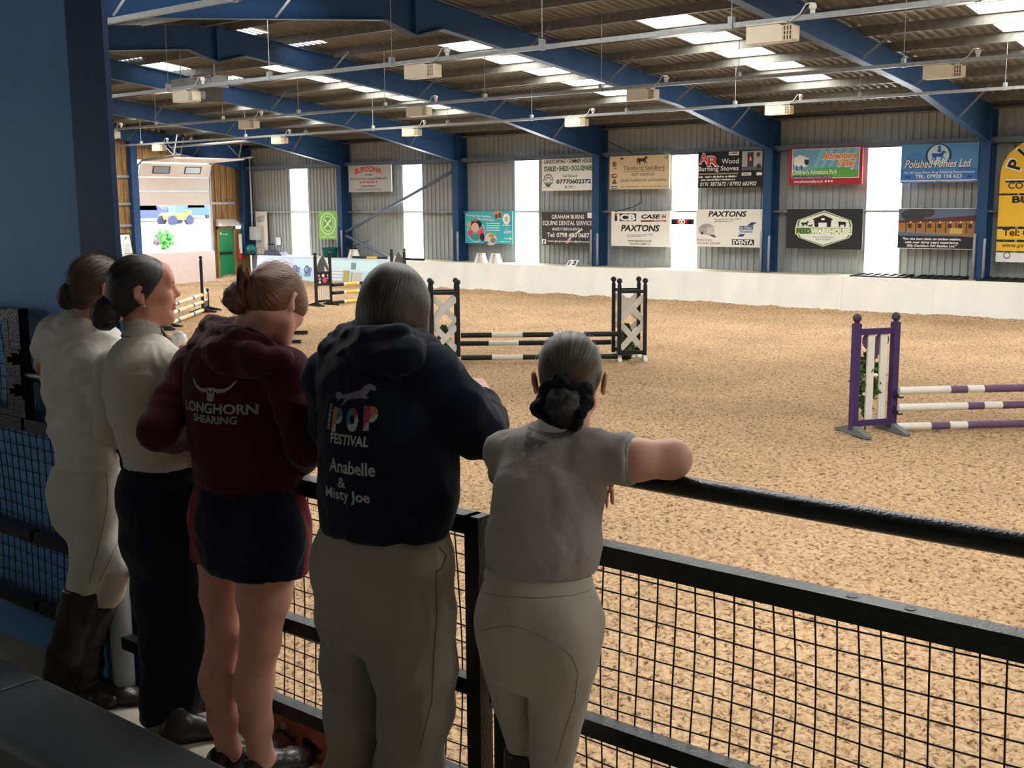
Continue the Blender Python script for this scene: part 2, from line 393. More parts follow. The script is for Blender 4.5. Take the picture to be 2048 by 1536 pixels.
# unseen glowing panes added left and behind the viewer to brighten the gallery
M['gal_fill'] = emit('gallery fill glow', (0.93, 0.97, 1.0, 1), 2.7)
struct(MB().box(-13.99, -13.96, -1.9, 1.6, 1.9, 3.7).build('window_90', M['gal_fill']))
struct(MB().box(-9.5, -6.5, -2.99, -2.96, 2.2, 3.6).build('window_91', M['gal_fill']))
struct(MB().box(8, 8.05, -3.0, 2.3, 1.0, 4.4).build('wall_gallery', M['gal_dark']))
struct(MB().box(X1, X1 + .05, 1.0, 31.5, -.1, 7.2).build('wall_right', M['clad']))
# ------------------------------------------------------------------ boards and banners on the far wall
_inks = {}
def ink(r, g, b):
    k = (r, g, b)
    if k not in _inks: _inks[k] = mat('print %d %d %d' % k, rgb(*k), 0.6)
    return _inks[k]
def text_mesh(s, bold=0.0, shear=0.0):
    cu = bpy.data.curves.new('txt', 'FONT'); cu.body = s; cu.size = 1.0; cu.offset = bold; cu.shear = shear; cu.resolution_u = 3
    o = bpy.data.objects.new('txt', cu); COL.objects.link(o)
    dg = bpy.context.evaluated_depsgraph_get(); me = o.evaluated_get(dg).to_mesh()
    v = np.array([p.co[:2] for p in me.vertices]); f = [tuple(p.vertices) for p in me.polygons]
    o.evaluated_get(dg).to_mesh_clear(); bpy.data.objects.remove(o); bpy.data.curves.remove(cu)
    return v, f
class Board:
    """a flat board; u runs right, v runs up from its lower left corner, both 0..1"""
    def __init__(s, name, label, px, base, Y=30.72, cat='sign', group='advertising boards on the far wall', th=.02):
        x0, y0, x1, y1 = px; ym = (y0 + y1) / 2; xm = (x0 + x1) / 2
        a, b = at(x0, ym, Y), at(x1, ym, Y); t, l = at(xm, y0, Y), at(xm, y1, Y)
        s.X = a[0]; s.W = b[0] - a[0]; s.Z = l[2]; s.H = t[2] - l[2]; s.Y = Y; s.layers = {}; s.n = 0
        s.root = thing(name, label, cat, (s.X + s.W / 2, Y, s.Z), group=group)
        MB().box(s.X, s.X + s.W, Y, Y + th, s.Z, s.Z + s.H).build('board', base, s.root)
        for k in (.12, .88): MB().box(s.X + s.W * k - .03, s.X + s.W * k + .03, Y + th, YW - .052, s.Z + .05, s.Z + s.H - .05).build('batten', M['galv'], s.root)
    def P(s, u, v, lift): return (s.X + u * s.W, s.Y - .004 - lift, s.Z + v * s.H)
    def _mb(s, part, m):
        k = (part, m.name)
        if k not in s.layers: s.layers[k] = (MB(), m, 0)
        s.n = getattr(s, 'n', 0) + 1
        return s.layers[k][0], m, s.n * .0002
    def poly(s, pts, m, part='artwork'):
        mb, _, li = s._mb(part, m); mb.add([s.P(u, v, li) for u, v in pts], [tuple(range(len(pts)))]); return s
    def rect(s, u0, v0, u1, v1, m, part='artwork'): return s.poly([(u0, v0), (u1, v0), (u1, v1), (u0, v1)], m, part)
    def disc(s, u, v, r, m, part='artwork', ru=None, n=20):
        ru = ru or r * s.H / s.W
        return s.poly([(u + ru * math.cos(2 * math.pi * k / n), v + r * math.sin(2 * math.pi * k / n)) for k in range(n)], m, part)
    def ring(s, u, v, r, w, m, part='artwork', n=28):
        mb, _, li = s._mb(part, m); k_ = s.H / s.W
        P = [s.P(u + q * k_ * math.cos(2 * math.pi * k / n), v + q * math.sin(2 * math.pi * k / n), li) for q in (r, r - w) for k in range(n)]
        mb.add(P, [(k, (k + 1) % n, n + (k + 1) % n, n + k) for k in range(n)]); return s
    def text(s, u0, u1, v, h, body, m, bold=0.0, shear=0.0, arc=0.0, slope=0.0):
        vv, f = text_mesh(body, bold, shear); mb, _, li = s._mb('lettering', m)
        lo = vv.min(0); hi = vv.max(0); q = (vv - lo) / (hi - lo)
        asc = 0.71; y = (vv[:, 1]) / asc * h           # cap height h, baseline at v
        uu = u0 + q[:, 0] * (u1 - u0)
        y = y + arc * (1 - (2 * q[:, 0] - 1) ** 2) + slope * q[:, 0]
        mb.add([s.P(a, v + b, li) for a, b in zip(uu, y)], f); return s
    def small(s, u0, u1, v, h, m, seed=1):
        """a line of print too small to read"""
        rnd = random.Random(seed); mb, _, li = s._mb('lettering', m); u = u0; k = s.H / s.W
        while u < u1:
            w = rnd.uniform(.35, .6) * h * k; t = h * (1.0 if rnd.random() > .3 else 1.35)
            if rnd.random() > .16: mb.add([s.P(a, b, li) for a, b in ((u, v), (min(u + w, u1), v), (min(u + w, u1), v + t), (u, v + t))], [(0, 1, 2, 3)])
            u += w * 1.25
        return s
    def done(s):
        for (part, _), (mb, m, li) in s.layers.items(): mb.build(part, m, s.root)
        return s
HORSE = [(0, .52), (.03, .72), (.12, .8), (.22, .74), (.45, .72), (.62, .78), (.72, .98), (.80, 1.0), (.84, .95), (.97, .80), (.95, .74), (.86, .78), (.80, .70), (.76, .52), (.74, .40),
         (.86, .30), (.92, .10), (.88, .08), (.82, .24), (.70, .32), (.68, .02), (.62, 0), (.62, .36), (.40, .38), (.30, .36), (.34, .2), (.26, 0), (.2, .02), (.24, .2), (.14, .34), (.06, .06), (0, .08), (.08, .4), (.06, .56), (.02, .36)]
def horse(b, u, v, w, h, m, flip=False):
    import mathutils
    pts = [((1 - a) if flip else a, c) for a, c in HORSE]
    tri = mathutils.geometry.tessellate_polygon([[Vector((a, c, 0)) for a, c in pts]])
    mb, _, li = b._mb('artwork', m); mb.add([b.P(u + a * w, v + c * h, li) for a, c in pts], [tuple(t) for t in tri])
W_, K_ = ink(242, 242, 236), ink(26, 26, 28)

b = Board('sign', 'silver grey board with red arched name at the end of the diagonal brace bay', (697, 330, 783, 384), ink(178, 180, 178))
b.text(.16, .78, .66, .2, 'BURTONA', ink(205, 45, 55), .03, arc=.1); b.small(.38, .56, .62, .04, K_, 2)
b.text(.06, .9, .46, .07, 'EVENTING EQUIPMENT', ink(70, 74, 80), .02); b.small(.27, .68, .33, .07, ink(200, 80, 90), 5)
b.small(.3, .65, .2, .04, ink(100, 100, 104), 6); b.text(.2, .74, .07, .07, 'www.burtona.co.uk', ink(80, 82, 86), .01); b.done()

b = Board('sign', 'white board advertising stables, sheds and dog kennels in green capitals', (1084, 317, 1190, 381), W_)
gr = ink(20, 96, 62)
b.text(.04, .99, .86, .12, 'LANDSCAPING \u2022 SUMMER HOUSES', ink(30, 62, 50), .02); b.text(.04, .99, .62, .15, 'STABLES \u2022 SHEDS \u2022 DOG KENNELS', gr, .03)
b.text(.40, .68, .42, .08, 'Call Richard:', ink(60, 130, 70), .02); b.text(.28, .93, .22, .13, '07770602372', K_, .03)
b.rect(.43, .06, .62, .16, ink(170, 172, 170)); b.rect(.435, .07, .615, .15, W_); b.disc(.46, .11, .03, K_); b.small(.49, .6, .095, .03, K_, 3)
for k in range(14):
    a = math.pi * k / 13; b.disc(.125 + .085 * math.cos(a), .32 + .2 * math.sin(a), .02, ink(60, 66, 64)); b.disc(.125 + .05 * math.cos(a), .32 + .11 * math.sin(a), .015, ink(60, 66, 64))
b.rect(.04, .23, .21, .26, ink(40, 90, 66)); b.poly([(.06, .21), (.19, .21), (.15, .13), (.10, .13)], ink(40, 90, 66)); b.small(.03, .22, .09, .015, ink(120, 124, 120), 4); b.done()

b = Board('sign', 'cream saddlery board with a brown running horse above its name', (1219.6, 311, 1339, 378), ink(226, 206, 168))
br = ink(84, 48, 46)
horse(b, .46, .72, .2, .26, br); b.text(.23, .93, .57, .13, 'Thinford Saddlery', ink(110, 82, 66), .005); b.rect(.24, .525, .92, .535, br)
b.text(.38, .76, .4, .075, 'RDT SADDLES', ink(110, 82, 66), .01); b.text(.18, .96, .23, .085, 'Quality Saddlery for all Disciplines', ink(110, 82, 66), .005, .3)
b.text(.19, .5, .05, .05, 'Tel: 01388 814700', ink(110, 82, 66)); b.text(.54, .97, .05, .05, 'www.thinfordsaddlery.com', ink(110, 82, 66))
b.disc(.08, .76, .08, ink(110, 30, 40)); b.ring(.08, .76, .055, .015, ink(226, 206, 168)); b.small(.05, .12, .62, .03, br, 7); b.poly([(.03, .37), (.03, .45), (.08, .48), (.13, .45), (.13, .37), (.08, .34)], ink(150, 40, 50)); b.small(.04, .12, .39, .04, W_, 71)
b.small(.06, .1, .24, .05, br, 8); b.small(.03, .13, .17, .06, br, 9); b.rect(.03, .02, .13, .1, ink(40, 130, 150)); b.small(.04, .12, .04, .03, W_, 72); b.poly([(.18, .9), (.24, .9), (.21, .98)], K_); b.ring(.95, .92, .05, .015, br); b.done()

b = Board('sign', 'black wood burning stoves board with red initials and a stove picture', (1396, 302, 1527, 375), ink(22, 24, 30))
rd = ink(214, 70, 80)
b.text(.01, .17, .68, .28, 'A', W_, .06); b.text(.015, .165, .69, .26, 'A', rd, .02); b.text(.14, .34, .6, .28, 'R', W_, .06); b.text(.145, .335, .61, .26, 'R', rd, .02)
b.text(.37, .63, .66, .14, 'Wood', W_, .01); b.text(.0, .63, .47, .13, 'Burning Stoves', W_, .01); b.rect(.01, .36, .63, .41, ink(110, 96, 70)); b.small(.02, .62, .375, .02, ink(200, 190, 160), 10)
b.small(.02, .62, .28, .04, W_, 11); b.small(.05, .58, .2, .035, W_, 12); b.text(.04, .9, .05, .11, '0191 3873672 / 07932 602902', W_, .01, .2)
b.rect(.68, .46, .98, .98, ink(170, 172, 176)); b.rect(.76, .56, .85, .95, ink(58, 58, 62)); b.rect(.775, .70, .835, .86, ink(30, 22, 20)); b.poly([(.785, .72), (.825, .72), (.815, .82), (.80, .85)], ink(250, 150, 80)); b.rect(.68, .46, .98, .56, ink(96, 96, 100)); b.disc(.93, .56, .07, ink(52, 44, 46)); b.disc(.92, .88, .06, ink(72, 80, 72))
b.rect(.68, .32, .82, .4, W_); b.rect(.9, .32, .98, .4, W_); b.small(.7, .8, .34, .03, K_, 14); b.rect(.48, .88, .63, .98, W_); b.small(.5, .61, .91, .04, ink(120, 60, 50), 15); b.done()

b = Board('sign', 'red edged children\'s adventure park banner with blue sky and green hill', (1578.5, 295, 1725, 369), ink(176, 34, 54))
b.rect(.04, .17, .96, .98, W_); b.rect(.05, .19, .95, .97, ink(110, 176, 206))
b.poly([(.05, .19), (.95, .19), (.95, .36), (.8, .44), (.55, .48), (.3, .42), (.05, .34)], ink(96, 176, 78))
for k in range(5): b.poly([(.34 + .1 * k, .46), (.38 + .1 * k, .47), (.5 + .12 * k, .96), (.43 + .12 * k, .96)], ink(136, 196, 220))
for u, v, r in ((.12, .62, .12), (.19, .66, .13), (.15, .72, .1), (.22, .58, .1), (.10, .7, .08)): b.disc(u, v, r, W_)
b.disc(.245, .64, .1, ink(40, 40, 44), ru=.032); b.disc(.235, .72, .03, W_); b.disc(.262, .71, .03, W_); b.rect(.1, .4, .115, .53, ink(40, 40, 44)); b.rect(.17, .4, .185, .53, ink(40, 40, 44))
b.text(.45, .93, .68, .2, 'Adventure', W_, .08, .1); b.text(.455, .925, .69, .18, 'Adventure', ink(240, 134, 52), .03, .1); b.text(.66, .92, .48, .2, 'Valley', W_, .08, .1); b.text(.665, .915, .49, .18, 'Valley', ink(240, 134, 52), .03, .1)
b.text(.05, .67, .29, .12, "Children's Adventure Park", W_, .015); b.rect(.045, .175, .6, .245, ink(60, 30, 90)); b.text(.06, .59, .19, .045, 'Union Hall Farm, Brasside, Durham, DH1 5SG', W_)
b.text(.07, .48, .06, .07, 'www.adventurevalley.co.uk', W_, .02); b.disc(.52, .09, .03, W_); b.disc(.56, .09, .03, W_); b.disc(.6, .09, .03, W_); b.done()

b = Board('sign', 'pale blue pony polishing banner with horse and rider in an oval', (1802, 287, 1957, 365), ink(84, 150, 206))
b.rect(0, 0, 1, .36, ink(58, 120, 196)); b.disc(.2, .5, .3, ink(70, 136, 204)); b.disc(.62, .4, .24, ink(74, 140, 206)); b.rect(0, .05, 1, .07, W_)
for k in range(26):
    a = 2 * math.pi * k / 26; b.disc(.49 + .15 * math.cos(a), .70 + .25 * math.sin(a), .045, ink(40, 66, 110))
b.disc(.49, .70, .27, ink(190, 222, 242), ru=.14); horse(b, .4, .56, .2, .26, ink(44, 96, 176)); b.disc(.5, .91, .04, ink(44, 96, 176)); b.poly([(.475, .78), (.525, .78), (.515, .9), (.485, .9)], ink(44, 96, 176))
b.text(.06, .92, .38, .22, 'Polished Ponies Ltd', ink(40, 50, 80), .035, .35); b.text(.055, .915, .39, .21, 'Polished Ponies Ltd', W_, .01, .35)
b.text(.05, .96, .24, .06, 'For all Your Show Ring Polishing Requirements', W_, .005); b.text(.2, .8, .12, .09, 'TEL: 07920 136 623', W_, .02); b.text(.02, .95, .02, .05, 'www.polishedponies.co.uk  \u2022  info@polishedponies.co', W_)
b.rect(.06, .12, .13, .17, ink(40, 70, 150)); b.rect(.87, .12, .93, .17, ink(40, 70, 150)); b.done()

b = Board('banner', 'small lime green banner with a white round tool emblem', (637, 422, 675, 478.5), ink(140, 198, 88), group='advertising boards on the far wall')
b.disc(.5, .55, .4, ink(222, 240, 200), ru=.42); b.disc(.5, .55, .355, ink(140, 198, 88), ru=.37); b.disc(.5, .55, .27, ink(222, 240, 200), ru=.28); b.disc(.5, .55, .24, ink(104, 168, 70), ru=.25)
for sg in (1, -1): b.poly([(.5 - .13 * sg - .04, .44), (.5 - .13 * sg + .04, .42), (.5 + .13 * sg + .04, .66), (.5 + .13 * sg - .04, .68)], ink(226, 242, 206))
for u in (.37, .63):
    for v in (.44, .66): b.disc(u, v, .045, ink(226, 242, 206))
b.text(.12, .88, .06, .06, 'UNIT-FARMS', W_, .01); b.done()

b = Board('banner', 'turquoise swimming banner with round photographs of children', (930, 423, 1025, 487), ink(64, 178, 190))
b.poly([(0, .95), (0, 1), (.1, 1)], ink(20, 110, 120)); b.text(.03, .56, .86, .07, 'Nurturing a love of swimming', W_, .01, slope=-.05); b.text(.28, .62, .75, .07, 'from the first splash', W_, .01, slope=-.05)
b.disc(.24, .38, .34, ink(228, 236, 236), ru=.19); b.disc(.24, .38, .325, ink(90, 170, 178), ru=.18); b.disc(.25, .6, .13, ink(28, 30, 40), ru=.12); b.disc(.22, .5, .15, ink(224, 178, 150), ru=.08); b.poly([(.06, .36), (.16, .44), (.17, .24), (.08, .22)], ink(224, 70, 84)); b.poly([(.26, .36), (.4, .5), (.41, .32), (.28, .26)], ink(230, 76, 86)); b.disc(.22, .2, .1, ink(70, 140, 146), ru=.1); b.disc(.37, .2, .13, ink(60, 34, 34), ru=.05)
b.disc(.09, .6, .08, ink(240, 170, 60)); b.disc(.09, .6, .04, ink(240, 130, 40)); b.disc(.145, .7, .045, ink(90, 170, 70)); b.disc(.23, .73, .06, ink(230, 80, 96))
b.disc(.55, .14, .2, ink(206, 200, 184), ru=.13); b.disc(.5, .2, .1, ink(232, 190, 176), ru=.05); b.disc(.57, .25, .07, ink(170, 150, 70), ru=.06); b.disc(.6, .1, .08, ink(120, 130, 130), ru=.06); b.rect(.4, 0, .5, .06, ink(40, 110, 150))
b.disc(.7, .9, .13, ink(206, 150, 120), ru=.085); b.disc(.67, .85, .07, ink(90, 50, 40), ru=.03); b.disc(.74, .88, .08, ink(110, 50, 44), ru=.03)
b.disc(.88, .77, .17, W_, ru=.075); b.disc(.88, .76, .09, ink(220, 180, 150), ru=.035)
for k in range(4): b.rect(.46, .62 - .07 * k, .74, .64 - .07 * k, W_)
b.small(.8, .96, .56, .03, W_, 21); b.small(.82, .98, .38, .025, W_, 22); b.small(.82, .98, .33, .025, W_, 23); b.disc(.96, .16, .05, ink(220, 226, 120)); b.small(.84, .92, .15, .03, W_, 24); b.small(.74, .96, .06, .02, W_, 25); b.rect(.872, .43, .88, .49, W_); b.done()

b = Board('sign', 'charcoal equine dental service board with white serif style lettering', (1084, 424, 1190, 491), ink(66, 62, 64))
b.text(.19, .8, .8, .12, 'GRAHAM BURNS', W_, .015); b.text(.02, .985, .61, .13, 'EQUINE DENTAL SERVICES', W_, .015); b.text(.2, .78, .45, .08, 'BAEDT/BEVA/BVDA', W_, .01); b.text(.1, .9, .25, .13, 'Tel: 0798 480 0687', W_, .02)
b.text(.11, .9, .1, .055, 'email: gbequinedentition@yahoo.com', W_, .015); b.rect(.0, .03, .08, .18, W_); b.text(.02, .06, .04, .12, 'f', ink(50, 60, 120), .04); b.rect(.86, .82, .97, .98, W_)
b.poly([(.45, .08), (.5, .06), (.6, .3), (.56, .32)], ink(214, 180, 176)); b.poly([(.64, .38), (.68, .36), (.76, .47), (.74, .48)], W_); b.done()

b = Board('sign', 'white tractor dealer board with two machinery logos above the italic name', (1222.6, 422.6, 1340, 493), ink(238, 236, 224))
b.rect(.06, .72, .43, .94, K_); b.text(.075, .42, .745, .17, 'JCB', W_, .05); b.rect(.075, .87, .1, .92, ink(220, 140, 70))
b.text(.52, .84, .8, .11, 'CASE', K_, .04, .25); b.text(.86, .93, .8, .11, 'IH', ink(150, 30, 44), .03, .1); b.poly([(.5, .7), (.93, .71), (.945, .75), (.525, .75)], ink(150, 30, 44)); b.small(.7, .9, .715, .02, W_, 31)
b.text(.17, .83, .44, .17, 'PAXTONS', K_, .035, .2); b.text(.27, .72, .3, .045, 'Serving farmers since 1852', ink(70, 72, 74), 0, .3, slope=.03)
b.poly([(.27, .27), (.5, .285), (.66, .31), (.5, .275), (.27, .262)], K_); b.text(.29, .7, .14, .06, 'www.paxtons.co.uk', ink(50, 52, 54), .01); b.text(.32, .67, .045, .06, 'Tel: 0191 3847111', ink(50, 52, 54), .01); b.done()

b = Board('sign', 'white trailer dealer board with a horse trailer picture and blue logo', (1392, 418.6, 1524, 494), ink(238, 236, 224))
b.text(.19, .77, .81, .14, 'PAXTONS', K_, .035, .2); b.text(.28, .68, .71, .045, 'Serving farmers since 1852', ink(70, 72, 74), 0, .3, slope=.02); b.poly([(.28, .67), (.5, .68), (.62, .7), (.5, .67), (.28, .66)], K_)
tg = ink(176, 168, 166)
b.poly([(.05, .36), (.04, .5), (.1, .6), (.2, .62), (.28, .55), (.29, .33), (.2, .31)], tg); b.poly([(.17, .34), (.18, .5), (.29, .55), (.29, .32)], ink(206, 200, 196)); b.poly([(.2, .32), (.29, .32), (.32, .25), (.28, .25)], ink(86, 84, 84)); b.disc(.1, .36, .04, ink(70, 70, 70)); b.rect(.12, .52, .13, .57, ink(90, 88, 88)); b.rect(.15, .52, .16, .57, ink(90, 88, 88))
nb = ink(36, 74, 128); b.poly([(.66, .36), (.88, .39), (.88, .57), (.66, .55)], ink(206, 212, 220)); b.rect(.67, .47, .87, .56, nb); b.text(.68, .86, .49, .05, 'Ifor Williams', W_, .02); b.text(.68, .86, .39, .055, 'Trailers', nb, .02)
b.poly([(.78, .57), (.86, .57), (.92, .66), (.84, .66)], nb); b.poly([(.64, .28), (.72, .28), (.76, .35), (.68, .35)], nb)
b.text(.03, .25, .155, .06, 'Peter Irwin', ink(60, 60, 62)); b.text(.03, .38, .06, .06, 'Tel: 0191 3751269', ink(60, 60, 62)); b.rect(.56, .06, .89, .21, K_); b.text(.575, .875, .075, .115, 'EVENTA', W_, .03); b.done()

b = Board('sign', 'black feed warehouse banner with a white and green hexagon emblem', (1573, 418, 1725, 498), ink(36, 36, 40))
def hexa(q): return [(.5 - .37 * q, .6), (.5 - .37 * q, .38), (.5 - .33 * q, .28), (.5, .5 - .44 * q), (.5 + .33 * q, .28), (.5 + .37 * q, .38), (.5 + .37 * q, .6), (.5 + .35 * q, .72), (.5, .5 + .46 * q), (.5 - .35 * q, .72)]
b.poly(hexa(1.0), W_); b.poly(hexa(.965), ink(96, 140, 60)); b.poly(hexa(.90), ink(232, 236, 222)); b.rect(.12, .36, .87, .55, W_); b.rect(.13, .375, .86, .535, ink(150, 186, 84))
b.text(.14, .33, .385, .13, 'FEED', ink(50, 92, 30), .05); b.text(.33, .85, .385, .13, 'WAREHOUSE', W_, .05)
b.poly([(.38, .55), (.37, .73), (.49, .82), (.6, .73), (.59, .55)], K_); b.poly([(.36, .72), (.49, .81), (.61, .72), (.62, .75), (.49, .85), (.35, .75)], K_); b.rect(.43, .55, .54, .66, W_); b.rect(.465, .72, .51, .77, W_)
horse(b, .2, .55, .11, .15, K_); horse(b, .3, .54, .06, .08, K_); b.poly([(.7, .55), (.69, .67), (.68, .69), (.78, .68), (.79, .64), (.78, .55), (.77, .55), (.765, .61), (.72, .61), (.715, .55)], K_)
b.text(.36, .64, .28, .035, 'FOR ALL YOUR ANIMAL', K_); b.text(.4, .6, .22, .035, 'FEEDS & NEEDS', K_); b.done()

b = Board('sign', 'timber stables board with a dusk photograph of lit stalls', (1796, 417, 1951, 498), ink(40, 42, 46))
b.rect(0, .32, 1, 1, ink(92, 110, 134)); b.disc(.2, .84, .16, ink(56, 60, 60), ru=.16); b.disc(.36, .9, .12, ink(60, 64, 62), ru=.12)
b.poly([(.0, .7), (.0, .62), (1, .68), (1, .84), (.5, .76)], ink(92, 52, 52)); b.poly([(.0, .64), (.98, .7), (.98, .36), (.5, .42), (0, .48)], ink(166, 116, 62)); b.poly([(0, .48), (1, .36), (1, .3), (0, .42)], ink(150, 126, 100))
for k in range(7): b.rect(.1 + .13 * k, .40, .112 + .13 * k, .66, ink(58, 40, 30)); b.rect(.13 + .13 * k, .52, .18 + .13 * k, .62, ink(60, 50, 44)); b.disc(.165 + .13 * k, .665, .02, ink(255, 236, 180))
b.rect(.68, .38, .84, .52, ink(206, 176, 90))
b.text(.07, .83, .22, .055, '"For the best deals on timber stables,', W_, .03, .2); b.text(.1, .8, .135, .055, 'with over thirty years experience,', W_, .03, .2); b.text(.13, .78, .05, .055, 'Billy Davidson NV Stables Ltd."', W_, .03, .2); b.rect(0, .99, 1, 1, W_); b.rect(0, 0, 1, .012, W_); b.done()

# tall yellow builder's board made of five panels with an arched head
yl = ink(238, 190, 52)
Yb = 30.7; a0 = at(1996, 430, Yb); zt = at(2030, 300, Yb)[2]
XS = a0[0]; WS = 2.3
root = thing('sign', 'tall yellow builder\'s board with an arched top right of the last column', 'sign', (XS + WS / 2, Yb, 1.7), group='advertising boards on the far wall')
def panel(z0, z1, m, arch=False):
    mb = MB()
    pts = [(XS, z0), (XS + WS, z0), (XS + WS, z1)]
    if arch: pts += [(XS + WS / 2 + WS / 2 * math.cos(math.pi * k / 16), z1 + .95 * math.sin(math.pi * k / 16)) for k in range(1, 16)]
    pts += [(XS, z1)]
    mb.prism(pts, lambda u, w, d: (u, Yb + d, w), .02); return mb.build('panel', m, root)
zz = [at(2010, y, Yb)[2] for y in (350, 387, 391, 453, 458, 479, 484, 502, 505, 524)]
[MB().box(XS + WS * k - .03, XS + WS * k + .03, Yb + .02, YW - .052, zz[9] + .05, zz[0]).build('batten', M['galv'], root) for k in (.2, .8)]
panel(zz[1], zz[0], yl, True); panel(zz[3], zz[2], yl); panel(zz[5], zz[4], yl); panel(zz[7], zz[6], yl); panel(zz[9], zz[8], ink(236, 236, 232))
class Flat(Board):
    def __init__(s, X, Z, W, H, Y, root): s.X, s.Z, s.W, s.H, s.Y, s.root, s.layers = X, Z, W, H, Y, root, {}
b = Flat(XS, zz[9], WS, zz[0] + .95 - zz[9], Yb, root); vz = lambda z: (z - zz[9]) / b.H
for k, ch in enumerate('PINKNEY'):
    a = math.pi * (1 - (k + .5) / 7 * .94 - .03); cx, cz = XS + WS / 2 + WS * .37 * math.cos(a), zz[0] + .04 + .72 * math.sin(a); ro = a - math.pi / 2
    vv, f = text_mesh(ch, .03); vv = (vv - (vv.min(0) + vv.max(0)) / 2) * .44
    R_ = np.array([[math.cos(ro), -math.sin(ro)], [math.sin(ro), math.cos(ro)]])
    for sc, m_ in ((1.25, W_), (1.0, K_)):
        mb, _, li = b._mb('lettering', m_); q = (vv * sc) @ R_.T; mb.add([(cx + p[0], Yb - .004 - li, cz + p[1]) for p in q], f)
b.rect(.06, vz(zz[0]) - .06, .94, vz(zz[0]) - .045, K_); b.rect(.06, vz(zz[0]) - .045, .94, vz(zz[0]) - .035, W_)
b.text(.09, .91, vz(zz[1] + .12), .05, 'CONSTRUCTION', ink(70, 60, 30), .02)
h_ = (zz[2] - zz[3]) / b.H
for k, (t, u0, u1) in enumerate((('BUILDING', .14, .86), ('BOUNDARY', .27, .95), ('FOR OVER', .36, .9), ('40 YEARS', .36, .9))): b.text(u0, u1, vz(zz[3]) + h_ * (.77 - .235 * k), .05, t, K_, .04)
b.text(.06, .95, vz(zz[5] + .1), .055, 'Tel: 01388 811520', K_, .02); b.text(.06, .95, vz(zz[7] + .1), .035, 'www.pinkneyconstruction.co.uk', ink(90, 80, 40), .01)
for u in (.12, .38, .62, .86): b.ring(u, vz(zz[9] + .17), .028, .008, ink(110, 112, 116))
b.ring(.5, vz(zz[9] + .17), .03, .012, ink(40, 50, 110)); b.done()

# red figures of the arena timer hanging in front of a translucent strip
p0, p1 = at(1343, 449, 30.6), at(1385, 438, 30.6)
root = thing('timer', 'black arena timer with lit red figures in front of the translucent strip', 'timer', (p0[0], 30.6, p0[2]))
MB().box(p0[0], p1[0], 30.6, 30.7, p0[2], p1[2]).build('case', M['black_paint'], root)
b = Flat(p0[0], p0[2], p1[0] - p0[0], p1[2] - p0[2], 30.6, root)
b.rect(.24, .04, .76, .96, M['red'], 'screen'); lit = emit('lit figures', (1, .75, .55, 1), 2.2)
for u in (.38, .52):
    b.ring(u + .04, .5, .36, .12, lit, 'figure')
b.done()
MB().tube([(p0[0] + .1, 30.68, p1[2]), (p0[0] + .1, 30.92, 2.68)], .008).build('hanger', M['galv'], root)
MB().tube([(p1[0] - .1, 30.68, p1[2]), (p1[0] - .1, 30.92, 2.68)], .008).build('hanger', M['galv'], root)
# ------------------------------------------------------------------ cable trays and the lamps hung below them
ZT = 2.07 + CAMZ
trays = {}
for nm, y, xs, lab in (('D', 24.5, (-36.26, -29.65, -23.77, -17.9, -12.25), 'galvanised lamp rail nearest the far wall, running the length of the hall'),
                       ('C', 19.1, (-30.6, -24.3, -18.3, -12.4, -6.7), 'galvanised lamp rail second from the far wall'),
                       ('B', 13.35, (-18.8, -12.7, -6.8), 'galvanised lamp rail third from the far wall, with three lamps in view'),
                       ('A', 8.0, (), 'galvanised lamp rail nearest the gallery, crossing the top left corner')):
    x0, x1 = X0 + .3, X1 - 1
    root = thing('lamp_rail', lab, 'cable tray', (x0, y, ZT), group='lamp rails under the roof')
    MB().box(x0, x1, y - .03, y + .03, ZT + .06, ZT + .12).build('rail', M['galv'], root)
    k = 0; x = X0 + 2.4
    while x < x1:
        w = MB(); w.tube([(x, y, ZT + .12), (x, y, roof_z(y) - .1)], .006, 6); w.box(x - .03, x + .03, y - .045, y + .045, ZT + .05, ZT + .2)
        w.build('hanger', M['galv'], root); x += 3.0
    trays[nm] = (y, xs)
def make_lamp():
    t = thing('high_bay_lamp', 'x', 'lamp')
    h = MB(); h.prism([(-.34, -.20), (.22, -.20), (.22, .01), (.16, .04), (-.34, .04)], lambda u, w, d: (u, -.11 + d, w), .22)
    h.box(-.34, .26, -.12, .12, .045, .06); smooth_angle(h.build('housing', M['cream'], t), 30)
    g = MB(); g.box(.22, .38, -.11, .11, -.20, -.185); g.box(.22, .38, -.11, .11, .0, .015)
    for k in range(4): g.box(.225 + .045 * k, .24 + .045 * k, -.11, .11, -.2, .015)
    for z in (-.13, -.07): g.box(.22, .38, -.11, -.1, z, z + .012); g.box(.22, .38, .1, .11, z, z + .012)
    g.box(.37, .38, -.11, .11, -.2, .015); g.build('louvre', M['cream'], t)
    MB().box(.23, .36, -.09, .09, -.19, .0).build('control_gear', mat('dark control gear', rgb(120, 92, 66), .6, var=.3, scale=30), t)
    MB().box(-.3, .2, -.09, .09, -.206, -.2).build('lens', M['paper'], t)
    c = MB(); c.ball((.62, 0, .235), .055, 8); c.box(.59, .65, -.02, .02, .126, .19); c.build('ceiling_rose', M['plastic_white'], t, True)
    c = MB(); c.tube([(.3, -.05, .05), (.36, -.06, .1), (.46, -.06, .15), (.54, -.05, .27), (.6, 0, .29)], .008, 6); c.build('cable', M['plastic_white'], t, True)
    b = MB(); b.box(-.26, -.22, -.04, .04, .05, .066); b.box(.12, .16, -.04, .04, .05, .066); b.build('bracket', M['galv'], t)
    return t
lamp0 = None; used = False
names = {'D': 'far', 'C': 'second', 'B': 'third'}
words = ['first', 'second', 'third', 'fourth', 'fifth']
